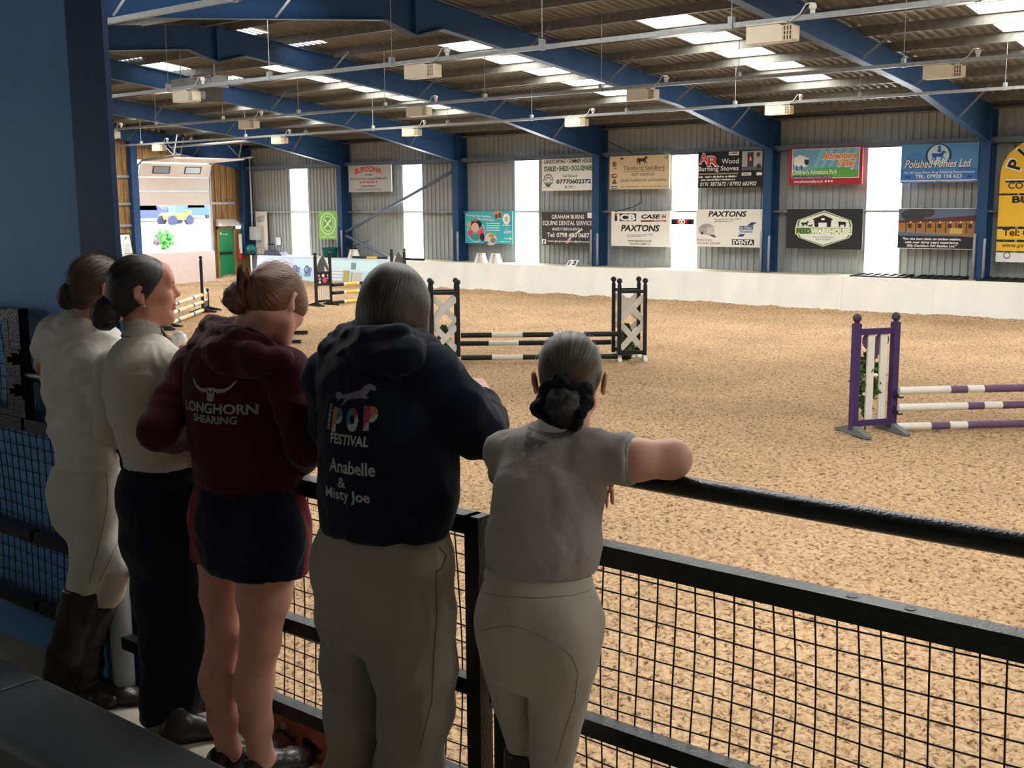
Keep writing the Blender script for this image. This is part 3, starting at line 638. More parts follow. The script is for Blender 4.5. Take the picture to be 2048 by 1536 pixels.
for nm in 'DCB':
    y, xs = trays[nm]
    for k, x in enumerate(xs):
        lab = f'cream lamp box, {words[k]} from the left on the lamp rail ' + {'D': 'nearest the far wall', 'C': 'second from the far wall', 'B': 'third from the far wall'}[nm]
        if lamp0 is None: lamp0 = make_lamp(); lamp0.scale = (.86, .86, .86); lamp0['label'] = lab; lamp0['group'] = 'lamps under the roof'; lamp0.location = (x, y, ZT + .003)
        else: dup(lamp0, (x, y, ZT + .003), 0, lab, 'lamps under the roof')

# loudspeaker cluster on a little cradle beside the near slope
sc_ = at(420, 188, 17.0); sx, sz = sc_[0], sc_[2]
sp = thing('loudspeaker', 'grey loudspeaker in a metal cradle just right of the lamp at top left', 'loudspeaker', (sx, 17.0, sz))
MB().box(sx - .22, sx + .3, 16.85, 17.15, sz - .2, sz + .13).build('cabinet', mat('speaker grey', rgb(88, 82, 76), .6), sp)
c = MB(); c.tube([(sx - .05, 16.846, sz - .03), (sx - .05, 16.855, sz - .03)], .1, 16); c.build('driver', M['pipe_grey'], sp)
c = MB()
for z in (.18, .36): c.box(sx - 1.2, sx + .4, 16.78, 16.82, sz + z, sz + z + .03); c.box(sx - 1.2, sx + .4, 17.2, 17.24, sz + z, sz + z + .03)
for x in (-1.2, -.7, -.2, .37): c.box(sx + x, sx + x + .03, 16.78, 17.24, sz + .13, sz + .39)
for x in (-1.1, .2): c.tube([(sx + x, 17.0, sz + .3), (sx + x, 17.0, roof_z(17) - .06)], .012, 6)
c.build('cradle', M['galv'], sp)

# ------------------------------------------------------------------ roller door, fire door and the clutter of the end wall
rd = thing('sectional_door', 'white sectional overhead door half open with two small windows', 'door', (X0, 27.1, 3.0))
M['panel_white'] = mat('white insulated panel', rgb(226, 216, 206), .5, var=.03)
da, db = 25.8, 29.04
for k, (z0, z1) in enumerate(((3.0, 3.55), (3.57, 4.08))):
    MB().box(X0 + .06, X0 + .11, da, db, z0, z1).build('door_panel', M['panel_white'], rd)
def tilt(u, w, d): return (X0 + .085 + (w * .35 if w > 0 else 0) + d * .9, u, 4.10 + w * .93)
def slab(p, t): # p(u, w) gives a point of the bent panel, thickness t upward
    v = [p(u, w, dd) for dd in (0, t) for u, w in ((da, 0), (db, 0), (db, .55), (da, .55))]
    return MB().add(v, [(3, 2, 1, 0), (4, 5, 6, 7), (0, 1, 5, 4), (1, 2, 6, 5), (2, 3, 7, 6), (3, 0, 4, 7)])
tp = slab(tilt, .05).build('door_panel', M['panel_white'], rd)
for yc in (26.75, 28.2):
    w = MB(); w.add([tilt(yc + a, q, .056) for a, q in ((-.4, .14), (.4, .14), (.4, .44), (-.4, .44))], [(0, 1, 2, 3)]); w.build('window_frame', M['black_paint'], tp)
    w = MB(); w.add([tilt(yc + a, q, .062) for a, q in ((-.34, .17), (.34, .17), (.34, .41), (-.34, .41))], [(0, 1, 2, 3)]); w.build('pane', mat('dusty pane', rgb(150, 160, 170), .2), tp)
for k in range(4):
    MB().add([(X0 + .28 + .55 * k + a, y, 4.66 + .02 * k + .035 * a + t) for t in (0, .04) for a, y in ((0, da), (.53, da), (.53, db), (0, db))],
             [(3, 2, 1, 0), (4, 5, 6, 7), (0, 1, 5, 4), (1, 2, 6, 5), (2, 3, 7, 6), (3, 0, 4, 7)]).build('door_panel', M['panel_white'], rd)
for y in (da - .04, db + .04):
    MB().tube([(X0 + .08, y, 0), (X0 + .08, y, 4.1), (X0 + .2, y, 4.55), (X0 + .5, y, 4.72), (X0 + 2.9, y, 4.84)], .04, 6).build('track', M['galv'], rd)
MB().tube([(X0 + .4, 27.1, 5.25), (X0 + 5.4, 27.2, 5.3)], .05, 6).build('drive_rail', M['galv'], rd)
h = MB()
for x, y in ((X0 + 2.3, 25.9), (X0 + 2.3, 28.9), (X0 + 1.0, 27.1)): h.bar((x, y, 4.8), (x, y + .2, 5.6), .04, .04, up=(1, 0, 0)); h.bar((x, y, 4.85), (x, y - .5, 5.3), .03, .03, up=(1, 0, 0))
h.build('hanger', M['galv'], rd)

fd = thing('fire_door', 'green fire exit door with a black push bar in the timber end wall', 'door', (X0, 29.8, 0))
lf = MB().box(X0 - .01, X0 + .03, 29.44, 30.18, 0.0, 2.02).build('door_leaf', M['green'], fd)
MB().box(X0 + .03, X0 + .1, 29.5, 30.06, .98, 1.08).build('push_bar', M['black_paint'], lf)
f = MB(); f.box(X0 - .02, X0 + .06, 29.36, 29.44, 0, 2.1); f.box(X0 - .02, X0 + .06, 30.18, 30.26, 0, 2.1); f.box(X0 - .02, X0 + .06, 29.36, 30.26, 2.02, 2.1); f.build('door_frame', M['wood'], fd)
b = Flat(29.44, 0, .74, 2.02, X0, fd); b.P = lambda u, v, li: (X0 + .034, 29.44 + u * .74, v * 2.02); b.text(.16, .62, 1.78 / 2.02, .03, 'Fire exit', W_, .02); b.rect(.1, .9, .2, .93, W_); b.done()
o = MB().prism([(0, 2.14), (.5, 2.14), (.06, 2.42), (0, 2.42)], lambda u, w, d: (X0 + u, 29.35 + d, w), .95).build('door_hood', M['panel_white']); tag(o, 'pinkish white box hood above the green fire door', 'door hood')
o = smooth_angle(MB().box(X0 + .05, X0 + .16, 30.31, 30.62, 2.02, 2.2).build('exit_light', emit('lit exit lamp', (.8, 1, .95, 1), 3.0))); tag(o, 'lit emergency exit lamp right of the fire door hood', 'exit light')
e = thing('fire_extinguisher', 'red fire extinguisher hanging right of the green door', 'fire extinguisher', (X0 + .15, 30.42, .75))
MB().lathe((X0 + .15, 30.42, .75), [(.07, 0), (.085, .03), (.085, .4), (.05, .48), (.025, .5), (.025, .56)], 12).build('cylinder', M['red'], e, True)
MB().tube([(X0 + .15, 30.42, 1.3), (X0 + .25, 30.42, 1.28), (X0 + .26, 30.44, .95)], .012, 6).build('hose', M['black_paint'], e)
o = MB().box(-38.72, -38.6, 25.2, -38.66 / (at(429, 530, 1.0)[0]), -.1, 1.2).build('gate_board', mat('pinkish white gate board', rgb(232, 214, 208), .6, var=.04)); tag(o, 'pinkish white solid gate board across the foot of the open doorway', 'gate')
n_ = thing('notice_board', 'white notice with black frame standing left of the open doorway', 'notice', (-37.2, 23.6, 1.1))
MB().prism([(0, 0), (.55, 0), (.42, .95), (-.06, .95)], lambda u, w, d: (-38.2 - d, 23.95 + u, 1.05 + w), .04).build('frame', M['black_paint'], n_)
MB().prism([(.05, .06), (.5, .06), (.38, .9), (-.01, .9)], lambda u, w, d: (-38.195 + d, 23.95 + u, 1.05 + w), .006).build('sheet', M['paper'], n_)
b = Flat(0, 0, 1, 1, 0, n_); b.P = lambda u, v, li: (-38.185, 24.0 + u * .4, 1.15 + v * .75)
for k in range(6): b.small(.2, .8, .12 + .09 * k, .03, ink(150, 150, 150), 40 + k)
b.poly([(.2, .75), (.5, .9), (.6, .98), (.45, .96)], ink(60, 60, 64)); b.done()
MB().tube([(-38.2, 24.2, 0.0), (-38.2, 24.2, 1.06)], .03, 8).build('stand', M['black_paint'], n_)
MB().lathe((-38.2, 24.2, 0.0), [(.22, 0), (.2, .03), (.03, .04)], 12).build('foot', M['black_paint'], n_)
def leaves(mb, c, r, n, size, seed, up=.4):
    rnd = random.Random(seed)
    for _ in range(n):
        d = np.array([rnd.gauss(0, 1), rnd.gauss(0, 1), rnd.gauss(0, 1)]); d /= np.linalg.norm(d)
        p = np.array(c) + d * np.array(r) * rnd.uniform(.55, 1.0)
        t = np.array([rnd.gauss(0, 1), rnd.gauss(0, 1), rnd.gauss(up, 1)]); t /= np.linalg.norm(t); s = np.cross(t, d + .01); s /= np.linalg.norm(s) + 1e-9
        L = size * rnd.uniform(.7, 1.3); w = L * .4
        mb.add([p, p + t * L * .5 + s * w, p + t * L + d * L * .15, p + t * L * .5 - s * w], [(0, 1, 2, 3)])
pl = thing('potted_plant', 'dark leafy plant against the timber wall left of the notice', 'plant', (-38.6, 23.6, 0))
mb = MB(); leaves(mb, (-38.7, 23.5, 1.75), (.3, .3, .5), 150, .16, 3); mb.build('foliage', M['leaf'], pl)
MB().tube([(-38.7, 23.5, .4), (-38.7, 23.5, 1.7)], .02, 6).build('stem', M['wood'], pl); MB().lathe((-38.7, 23.5, 0), [(.16, 0), (.2, .4), (.17, .4), (.16, .36)], 14).build('pot', M['black_paint'], pl)

# switch panel beside the corner column
sw = thing('switch_panel', 'white panel with grey switch box and conduits beside the corner column', 'switch box', (-38.9, 30.85, 1.0))
MB().box(-39.05, -38.35, 30.86, 30.9, .97, 2.72).build('back_board', M['panel_white'], sw)
MB().box(-39.2, -38.62, 30.62, 30.86, 1.55, 2.1).build('switch_box', mat('grey enclosure', rgb(176, 180, 178), .5), sw)
p = MB(); p.tube([(-39.22, 30.8, 1.9), (-39.22, 30.8, 4.9)], .035, 8); p.build('conduit', M['plastic_white'], sw, True)
p = MB()
for x in (-39.0, -38.8, -38.6): p.tube([(x, 30.8, 1.55), (x, 30.8, 1.25), (x + .08, 30.8, 1.18), (x + .08, 30.8, .98)], .02, 6)
p.box(-38.95, -38.75, 30.76, 30.86, 2.3, 2.5); p.box(-38.7, -38.5, 30.76, 30.86, 2.35, 2.55); p.build('conduit', M['pipe_grey'], sw)
o = MB().box(-38.0, -37.72, 31.03, 31.062, 1.35, 1.66).build('notice', M['paper']); tag(o, 'small white paper notice on the cladding right of the switch panel', 'notice')
o = MB().prism([(0, 0), (.16, 0), (.16, .8), (0, .8)], lambda u, w, d: (-39.6 + u * 1.2, 30.38 - d, 1.0 + w), .02).build('notice', M['paper']); tag(o, 'narrow white and red notice on the foot of the corner column', 'notice')
hb = thing('helmet', 'teal riding helmet lying on the ledge beside the corner column', 'helmet', (-38.5, 30.3, .98))
MB().ball((-38.72, 30.3, 1.2), .2, 10, 0.95).build('shell', M['teal_plastic'], hb, True); MB().tube([(-38.95, 30.3, 1.05), (-38.7, 30.1, 1.0), (-38.5, 30.3, 1.05)], .03, 6).build('peak', M['black_paint'], hb)
bx = thing('carry_case', 'navy plastic case with a handle on the ledge left of the first wall strip', 'case', (-37.0, 30.3, .97))
MB().prism([(0, 0), (1.15, 0), (.95, .16), (.1, .2)], lambda u, w, d: (-37.75 + u, 30.15 + d, .97 + w), .4).build('body', M['navy_plastic'], bx)
MB().tube([(-37.6, 30.3, 1.15), (-37.6, 30.3, 1.4), (-37.2, 30.3, 1.42), (-37.15, 30.3, 1.15)], .04, 6).build('handle', M['navy_plastic'], bx)
tb = thing('tub', 'teal rubber tub on the ledge behind the yellow striped jump', 'tub', (-33.9, 30.3, .97))
MB().lathe((-33.9, 30.3, .97), [(.26, 0), (.34, .36), (.36, .38), (.32, .36), (.25, .05)], 16).build('bowl', M['teal_plastic'], tb, True)
o = MB().lathe((-32.75, 30.4, .97), [(.17, 0), (.2, .38), (.18, .38), (.15, .03)], 14).build('bucket', M['black_paint']); tag(o, 'black bucket on the ledge right of the teal tub', 'bucket')
o = MB().tube([(-33.3, 30.65, 1.3), (-32.2, 30.75, 1.62)], .012, 6).build('lunge_whip', M['black_paint']); tag(o, 'thin lunge whip leaning from the teal tub towards the column', 'whip')

# small things along the ledge
def mblock(x, y, rz, lab):
    t = thing('mounting_block', lab, 'mounting block', (x, y, .97), rz, 'white mounting blocks on the ledge'); t.scale = (.62, .62, .68)
    m = MB(); a, b_, h = .34, .19, .46
    v = [(-a, -.22, 0), (a, -.22, 0), (a, .22, 0), (-a, .22, 0), (-b_, -.13, h), (b_, -.13, h), (b_, .13, h), (-b_, .13, h)]
    m.add(v, [(4, 5, 6, 7), (0, 3, 7, 4), (1, 5, 6, 2), (2, 6, 7, 3)])
    m.add([(-a, -.22, 0), (-.12, -.22, 0), (-.07, -.13, h), (-b_, -.13, h)], [(0, 1, 2, 3)]); m.add([(.12, -.22, 0), (a, -.22, 0), (b_, -.13, h), (.07, -.13, h)], [(0, 1, 2, 3)])
    m.add([(-.12, -.22, 0), (-.1, -.05, 0), (-.06, -.02, h), (-.07, -.13, h)], [(0, 1, 2, 3)]); m.add([(.12, -.22, 0), (.07, -.13, h), (.06, -.02, h), (.1, -.05, 0)], [(0, 1, 2, 3)]); m.add([(-.1, -.05, 0), (.1, -.05, 0), (.06, -.02, h), (-.06, -.02, h)], [(0, 1, 2, 3)])
    m.build('body', M['plastic_white']).parent = t; MB().box(-b_ - .02, b_ + .02, -.15, .15, h, h + .03).build('tread', M['plastic_white']).parent = t
mblock(at(708, 520, 30.2)[0], 30.2, .1, 'white mounting block standing under the end of the diagonal brace')
mblock(at(962, 528, 30.15)[0], 30.15, .1, 'white mounting block under the turquoise banner, on its left'); mblock(at(991, 528, 30.15)[0], 30.15, .05, 'white mounting block under the turquoise banner, beside the wall strip')
nb_ = thing('number_board', 'small white leaning number board on the ledge under the dental board', 'number board', (-22.2, 30.0, .97))
MB().prism([(0, 0), (.4, 0), (.47, .2), (.07, .2)], lambda u, w, d: (-22.35 + u, 30.0 + d + w * .6, .97 + w), .02).build('board', M['paper'], nb_)
b = Flat(0, 0, 1, 1, 0, nb_); b.P = lambda u, v, li: (-22.32 + u * .4 + v * .06, 29.995 + v * .12, .98 + v * .2); b.text(.1, .85, .2, .6, '1 2', K_, .05); b.done()
for k, (xa, xb, lab) in enumerate(((-12.7, -11.15, 'black rubber grid mat on the ledge below the wall strip'), (-11.05, -9.75, 'black rubber grid mat on the ledge left of the last column'), (-9.4, -6.9, 'long black rubber mat on the ledge right of the last column'))):
    t = thing('rubber_mat', lab, 'mat', (xa, 30.1, .975), group='rubber mats on the ledge')
    MB().box(xa, xb, 29.83, 29.9, .975, 1.02).build('rim', M['black_paint'], t)
    m = MB(); m.box(xa + .05, xb, 30.36, 30.42, .975, 1.06)
    x = xa + .05
    while x < xb: m.bar((x, 29.88, 1.0), (x + .12, 30.4, 1.05), .07, .04); x += .22
    m.build('grid', M['black_paint'], t)
o = smooth_angle(MB().box(-8.4, -7.2, 30.45, 30.65, .97, 1.12).build('plank', M['plastic_white'])); tag(o, 'white plank lying on the long rubber mat under the yellow board', 'plank')

# black cables
for pts, lab in (([(-21.9, 30.4, 5.2), (-21.2, 30.7, 4.9), (-20.3, 30.75, 4.5)], 'thin black cable sagging from the roof to the saddlery board'),
                 ([(-20.0, 30.78, 3.3), (-19.95, 30.78, 3.0), (-20.25, 30.78, 2.85), (-20.9, 30.7, 2.7)], 'black cable looping below the saddlery board')):
    o = MB().tube(pts, .012, 6).build('cable', M['black_paint'], smooth=True); tag(o, lab, 'cable')

# painted yard scene on the blue kickboard: chairs, blocks and posts
mu = thing('mural', 'mural of blue chairs, blocks and stone posts on the corner kickboards', 'mural', (-35, 29.6, .4))
b = Flat(-37.6, 0, 7.7, .98, 29.6, mu); b.P = lambda u, v, li: (-37.6 + u * 7.7, 29.57 + .14 * v - .006 - li, -.0 + v * .98)
b.rect(.30, .02, .98, .96, ink(196, 232, 246)); b.rect(.3, .55, .9, .94, ink(216, 246, 252)); b.rect(.03, .2, .3, .9, ink(220, 226, 244))
for u in (.18, .29, .38): b.poly([(u, .25), (u + .05, .25), (u + .06, .6), (u + .015, .62)], ink(130, 150, 200)); b.ring(u + .02, .52, .16, .05, ink(70, 90, 130))
b.rect(.1, .1, .108, .66, ink(110, 110, 116)); b.rect(.085, .64, .108, .67, ink(110, 110, 116))
b.rect(.485, .62, .53, .9, ink(170, 214, 226)); b.rect(.515, .62, .535, .88, ink(90, 104, 110)); b.rect(.72, .6, .755, .86, ink(130, 160, 164))
for k in range(4): b.rect(.5 + .03 * (k % 2), .16 + .12 * k, .66, .24 + .12 * k, ink(236, 240, 250)); b.rect(.5, .145 + .12 * k, .67, .16 + .12 * k, ink(150, 160, 176))
b.rect(.67, .04, .715, .56, ink(190, 172, 104)); b.rect(.73, .04, .8, .5, ink(206, 204, 190)); b.rect(.725, .04, .735, .5, ink(160, 160, 156)); b.done()

# ------------------------------------------------------------------ the sunlit yard beyond the doorway
YK = .038
yz = lambda x: -.05 + YK * max(-x - 40, 0)
struct(MB().add([(X0 - .05, -10, -.05), (X0 - .05, 75, -.05), (-40, 75, -.05), (-40, -10, -.05), (-110, -10, yz(-110)), (-110, 95, yz(-110))], [(0, 1, 2, 3), (3, 2, 5, 4)]).build('ground', mat('pale yard gravel', rgb(214, 204, 188), .9, var=.1, scale=2)))
def wheel(mb, c, r, w):
    n = 18; v = [(c[0] + s * w / 2, c[1] + r * math.cos(2 * math.pi * k / n), c[2] + r * math.sin(2 * math.pi * k / n)) for s in (-1, 1) for k in range(n)]
    mb.add(v, [tuple(range(n)), tuple(range(2 * n - 1, n - 1, -1))] + [(k, n + k, n + (k + 1) % n, (k + 1) % n) for k in range(n)])
# yard things stand along the sight line through the doorway, at their own distances
def yard(px, D):
    p = at(px, 430, 1.0) - np.array([0, 0, CAMZ]); p = p * (D / abs(p[0])); return np.array([p[0], p[1], 0.0])
def lift(t): t.location.z += yz(t.location.x)
c0 = yard(352, 80.0)
tl = thing('telehandler', 'yellow telehandler with a blue windowed cab out in the yard', 'vehicle', c0)
mb = MB()
for dy in (-1.25, 1.25):
    w = MB(); wheel(w, (c0[0] + 1.0, c0[1] + dy, .55), .62, .45); w.build('wheel', mat('tyre', rgb(56, 62, 92), .7), tl)
    w = MB(); wheel(w, (c0[0] - 1.4, c0[1] + dy, .55), .62, .45); w.build('wheel', bpy.data.materials['tyre'], tl)
yb = M['yellow_paint']
smooth_angle(MB().prism([(-1.1, .6), (1.1, .6), (1.25, 1.1), (.9, 1.45), (-.9, 1.45), (-1.25, 1.1)], lambda u, w, d: (c0[0] + 1.2 - d, c0[1] + u, w), 3.2).build('chassis', yb, tl))
MB().prism([(-.8, 1.45), (.75, 1.45), (.65, 2.5), (-.7, 2.5)], lambda u, w, d: (c0[0] + 1.0 - d, c0[1] + u, w), 1.5).build('cab', mat('tinted cab glass', rgb(84, 104, 160), .2), tl)
MB().bar((c0[0] - 1.8, c0[1] + 1.0, 2.0), (c0[0] + 1.6, c0[1] + 1.1, 1.5), .3, .35).build('boom', yb, tl); tl.scale = (.62, .62, .62); lift(tl)
def car(px, D, colr, lab):
    c = yard(px, D); t = thing('car', lab, 'car', c)
    smooth_angle(MB().prism([(-2.1, .3), (2.1, .3), (2.15, .75), (1.4, .95), (.9, 1.42), (-1.0, 1.42), (-1.6, .95), (-2.1, .8)], lambda u, w, d: (c[0] - d, c[1] + u, w), 1.7).build('body', colr, t))
    MB().prism([(-.95, .98), (.85, .98), (.75, 1.36), (-.85, 1.36)], lambda u, w, d: (c[0] + .01, c[1] + u, w), .01).build('side_window', bpy.data.materials['tinted cab glass'], t)
    for dy in (-1.35, 1.35):
        w = MB(); wheel(w, (c[0] - .15, c[1] + dy, .28), .33, .22); w.build('wheel', bpy.data.materials['tyre'], t)
    lift(t)
car(290, 92, M['red'], 'red car parked in the yard left of the telehandler'); car(394, 88, mat('blue car paint', rgb(70, 100, 180), .3), 'blue car parked in the yard right of the telehandler'); car(297, 84, mat('dark car paint', rgb(70, 80, 120), .3), 'dark blue car parked low at the left of the doorway')
c = yard(318, 90); t = thing('stacked_pallets', 'stack of blue grey pallets and timber in the yard', 'pallet stack', c)
for k in range(8): MB().box(c[0] - 1, c[0], c[1] - 1.0 + .1 * (k % 3), c[1] + 1.0 + .15 * (k % 2), .0 + .38 * k, .3 + .38 * k).build('pallet', mat('grey timber', rgb(110, 126, 170), .8) if k == 0 else bpy.data.materials['grey timber'], t)
lift(t)
c = yard(402, 96); o = MB().box(c[0] - 2, c[0], c[1] - 1.2, c[1] + 1.2, yz(c[0]) - .05, yz(c[0]) + 4.2).build('storage_container', mat('blue container', rgb(96, 130, 200), .5)); tag(o, 'tall blue container at the back of the yard', 'container')
c = yard(325, 56); t = thing('shrub', 'bright green shrub growing in the yard', 'shrub', c); mb = MB(); leaves(mb, (c[0], c[1], .5), (.5, .6, .5), 260, .22, 9); mb.build('foliage', mat('sunlit leaf', rgb(80, 160, 70), .6, var=.3), t); MB().tube([(c[0], c[1], -.05), (c[0], c[1], .6)], .04, 6).build('stem', M['wood'], t); lift(t)
c = yard(310, 55); t = thing('garden_ornament', 'small dark pink tub with dry stems in the yard', 'planter', c); MB().lathe(c, [(.2, 0), (.28, .35), (.25, .35)], 12).build('pot', mat('faded pink', rgb(200, 130, 140), .7), t); mb = MB(); leaves(mb, (c[0], c[1], .5), (.2, .2, .3), 60, .14, 10); mb.build('stem', mat('dry stem', rgb(110, 84, 110), .8), t); lift(t)
o = struct(MB().box(-109, -108, -20, 95, 1, 5).build('wall_yard', mat('pale yard wall', rgb(230, 228, 222), .8)))
# ------------------------------------------------------------------ show jumps in the arena
def pole(a, b, bands, r, lab, group, name='jump_pole'):
    """bands: list of (share, material)"""
    a = np.array(a, float); b = np.array(b, float); mats = []; t = 0.0
    root = None; mb = MB(); tot = sum(q for q, _ in bands); ends = [0.0]
    n = 14; d = b - a; L = np.linalg.norm(d); d /= L
    x = np.cross(d, (0, 0, 1)); x /= np.linalg.norm(x); y = np.cross(x, d); c = (a + b) / 2
    ring = lambda s, rr: [a + d * L * s + rr * (x * math.cos(2 * math.pi * k / n) + y * math.sin(2 * math.pi * k / n)) - c for k in range(n)]
    for q, m in bands:
        if m not in mats: mats.append(m)
        mb.m = mats.index(m); t2 = t + q / tot
        mb.add(ring(t, r) + ring(t2, r), [(k, (k + 1) % n, n + (k + 1) % n, n + k) for k in range(n)]); t = t2
    mb.m = 0; mb.add(ring(0, r), [tuple(range(n))]); mb.m = mats.index(bands[-1][1]); mb.add(ring(1, r), [tuple(range(n))])
    o = mb.build(name, mats); o.location = tuple(map(float, c)); smooth_angle(o, 40); return tag(o, lab, 'jump pole', group)
def post(mb, x, h, w=.07, ball=.055, z0=.0):
    mb.box(x - w / 2, x + w / 2, -w / 2, w / 2, z0, h); mb.lathe((x, 0, h), [(.03, 0), (.03, .03), (.001, .03)], 10); mb.ball((x, 0, h + .03 + ball * .8), ball, 8)
def foot(mb, x, L=.34, w=.06):
    mb.add([(x + s * w / 2, y, z) for s in (-1, 1) for y, z in ((-L, 0), (L, 0), (L, .03), (.06, .11), (-.06, .11), (-L, .03))],
           [(0, 1, 2, 3, 4, 5), (11, 10, 9, 8, 7, 6)] + [(i, i + 6, (i + 1) % 6 + 6, (i + 1) % 6) for i in range(6)])
def cup(mb, x, z, s):
    mb.box(x - .02, x + .02, -.1, -.03, z - .07, z - .045); mb.box(x - .03, x + .03, -.045, -.035, z - .07, z + .03); mb.box(x - .02, x + .02, -.11, -.1, z - .07, z - .02)
def wing_x(p, q, lab, group, cups):
    """black wing with two crossed pairs of white slats, from post p to post q"""
    p = np.array(p); q = np.array(q); W = np.linalg.norm(q - p); rz = math.atan2(q[1] - p[1], q[0] - p[0])
    t = thing('jump_wing', lab, 'jump wing', (p[0], p[1], 0), 0, group)
    for x in (0, W): m = MB(); post(m, x, 1.46); m.build('post', M['black_paint'], None).parent = t
    for bb_ in ((0, W, -.03, .03, 1.3, 1.36), (0, W, -.03, .03, .13, .2)): m = MB(); m.box(*bb_); m.build('crossbar', M['black_paint'], None).parent = t
    for z0 in (.24, .78):
        for k, (a, b) in enumerate((((.03, z0), (W - .03, z0 + .46)), ((.03, z0 + .46), (W - .03, z0)))):
            m = MB(); m.bar((a[0], -.012 + .024 * k, a[1]), (b[0], -.012 + .024 * k, b[1]), .018, .1, up=(0, 1, 0)) if 0 else m.bar((a[0], -.012 + .024 * k, a[1]), (b[0], -.012 + .024 * k, b[1]), .11, .018, up=(0, 1, 0))
            m.build('slat', M['white_paint'], None).parent = t
    for x in (0, W): m = MB(); foot(m, x, .22, .07); m.build('foot', M['white_paint'], None).parent = t
    for z, x in cups: m = MB(); cup(m, W if x else 0, z, 1); m.build('pole_cup', M['black_paint'], None).parent = t
    t.rotation_euler = (0, 0, rz); return t
d = np.array((.765, .645)); off = np.array((-.38, .36))
LI = np.array((-14.69, 16.31)); RI = np.array((-12.34, 18.29)); G = 'jump wings'
wing_x(LI - .5 * d, LI, 'left front black jump wing with white crossed slats beside the navy hoodie', G, [(.52, 1), (.12, 1)])
wing_x(LI - .5 * d + off, LI + off, 'left rear black jump wing, just behind the left front crossed wing', G, [(.3, 1)])
wing_x(RI, RI + .49 * d, 'right front black jump wing with white crossed slats, in the middle of the arena', G, [(.52, 0), (.12, 0)])
wing_x(RI + off, RI + .49 * d + off, 'right rear black jump wing, just behind the right front crossed wing', G, [(.3, 0)])
B_, Wh = M['black_paint'], M['white_paint']
bw = [(1, B_), (1, Wh), (1, B_), (1, Wh), (1.1, B_)]
z3 = lambda p, z: (p[0], p[1], z)
nf = np.array((d[1], -d[0])) * .06
pole(z3(LI + nf + .05 * d, .53), z3(RI + nf - .03 * d, .53), bw, .05, 'black and white pole, topmost between the crossed wings', 'black and white poles')
pole(z3(LI + off + nf + .05 * d, .31), z3(RI + off + nf - .05 * d, .31), bw, .05, 'black and white pole set on the rear pair of crossed wings', 'black and white poles')
pole(z3(LI + nf + .05 * d, .1), z3(RI + nf - .03 * d, .1), bw, .05, 'black and white pole lowest between the front crossed wings', 'black and white poles')
def cone_bush(c, lab, seed, h=.66):
    t = thing('topiary_bush', lab, 'bush', (c[0], c[1], 0), group='artificial bushes in the jump wings')
    m = MB(); rnd = random.Random(seed)
    for _ in range(900):
        z = rnd.random() ** .8; r = (.02 + .155 * (1 - z) ** .7) * rnd.uniform(.75, 1.05); a = rnd.uniform(0, 6.283)
        p = np.array((c[0] + r * math.cos(a), c[1] + r * math.sin(a), .1 + z * h * .86)); t_ = np.array((math.cos(a) * .5 + rnd.gauss(0, .3), math.sin(a) * .5 + rnd.gauss(0, .3), .9)); t_ /= np.linalg.norm(t_)
        s = np.cross(t_, (rnd.gauss(0, 1), rnd.gauss(0, 1), .2)); s /= np.linalg.norm(s); L = .05
        m.add([p, p + t_ * L * .5 + s * .012, p + t_ * L, p + t_ * L * .5 - s * .012], [(0, 1, 2, 3)])
    m.lathe((c[0], c[1], .08), [(.13, 0), (.14, .05), (.02, h * .85)], 10)
    m.build('foliage', M['leaf'], t); MB().lathe((c[0], c[1], 0), [(.09, 0), (.12, .12), (.1, .12)], 12).build('pot', M['black_paint'], t)
cone_bush(LI - .26 * d + off * .5, 'green cone bush between the left crossed wings', 1); cone_bush(RI + .2 * d + off * .5, 'green cone bush between the right crossed wings', 2)

# purple jump at the right
A = np.array((-5.95, 14.27)); Bq = np.array((-5.63, 14.76)); W = np.linalg.norm(Bq - A); rz = math.atan2(Bq[1] - A[1], Bq[0] - A[0])
t = thing('jump_wing', 'purple jump wing with two white uprights and a heart, right of the rail of girls', 'jump wing', (A[0], A[1], 0), 0, G)
dkp = mat('dark purple finial', rgb(58, 50, 66), .5)
for x in (0, W):
    m = MB(); m.box(x - .045, x + .045, -.045, .045, .05, 1.45); m.build('post', M['purple'], None).parent = t
    m = MB(); m.lathe((x, 0, 1.45), [(.04, 0), (.03, .02)], 10); m.ball((x, 0, 1.52), .058, 8); m.build('finial', dkp, None, True).parent = t
for bb_ in ((0, W, -.03, .03, 1.3, 1.38), (0, W, -.03, .03, .1, .18)): m = MB(); m.box(*bb_); m.build('crossbar', M['purple'], None).parent = t
for x in (.222, .412): m = MB(); m.box(x - .05, x + .05, -.015, .015, .16, 1.34); m.build('slat', M['white_paint'], None).parent = t
hp = [(.31 + .2 * 1.0 * (16 * math.sin(a) ** 3) / 16, 1.17 + .2 * (13 * math.cos(a) - 5 * math.cos(2 * a) - 2 * math.cos(3 * a) - math.cos(4 * a)) / 16) for a in np.linspace(0, 2 * math.pi, 40, endpoint=False)]
m = MB()
for u0 in (0,): m.prism(hp, lambda u, w, dd: (u, .02 + dd, w), .018)
m.build('heart_panel', mat('heart purple', rgb(84, 66, 104), .5), None).parent = t
for x in (0, W): m = MB(); foot(m, x, .36, .08); m.build('foot', mat('grey foot', rgb(110, 114, 110), .6), None).parent = t
for z in (.53, .31, .07): m = MB(); cup(m, W, z, 1); m.box(W + .03, W + .1, -.1, -.03, z - .08, z - .06); m.build('pole_cup', M['black_paint'], None).parent = t
t.rotation_euler = (0, 0, rz)
fl = thing('flower_garland', 'green garland with white flowers tied behind the purple wing', 'garland', ((A[0] + Bq[0]) / 2 - .1, (A[1] + Bq[1]) / 2 + .08, 0))
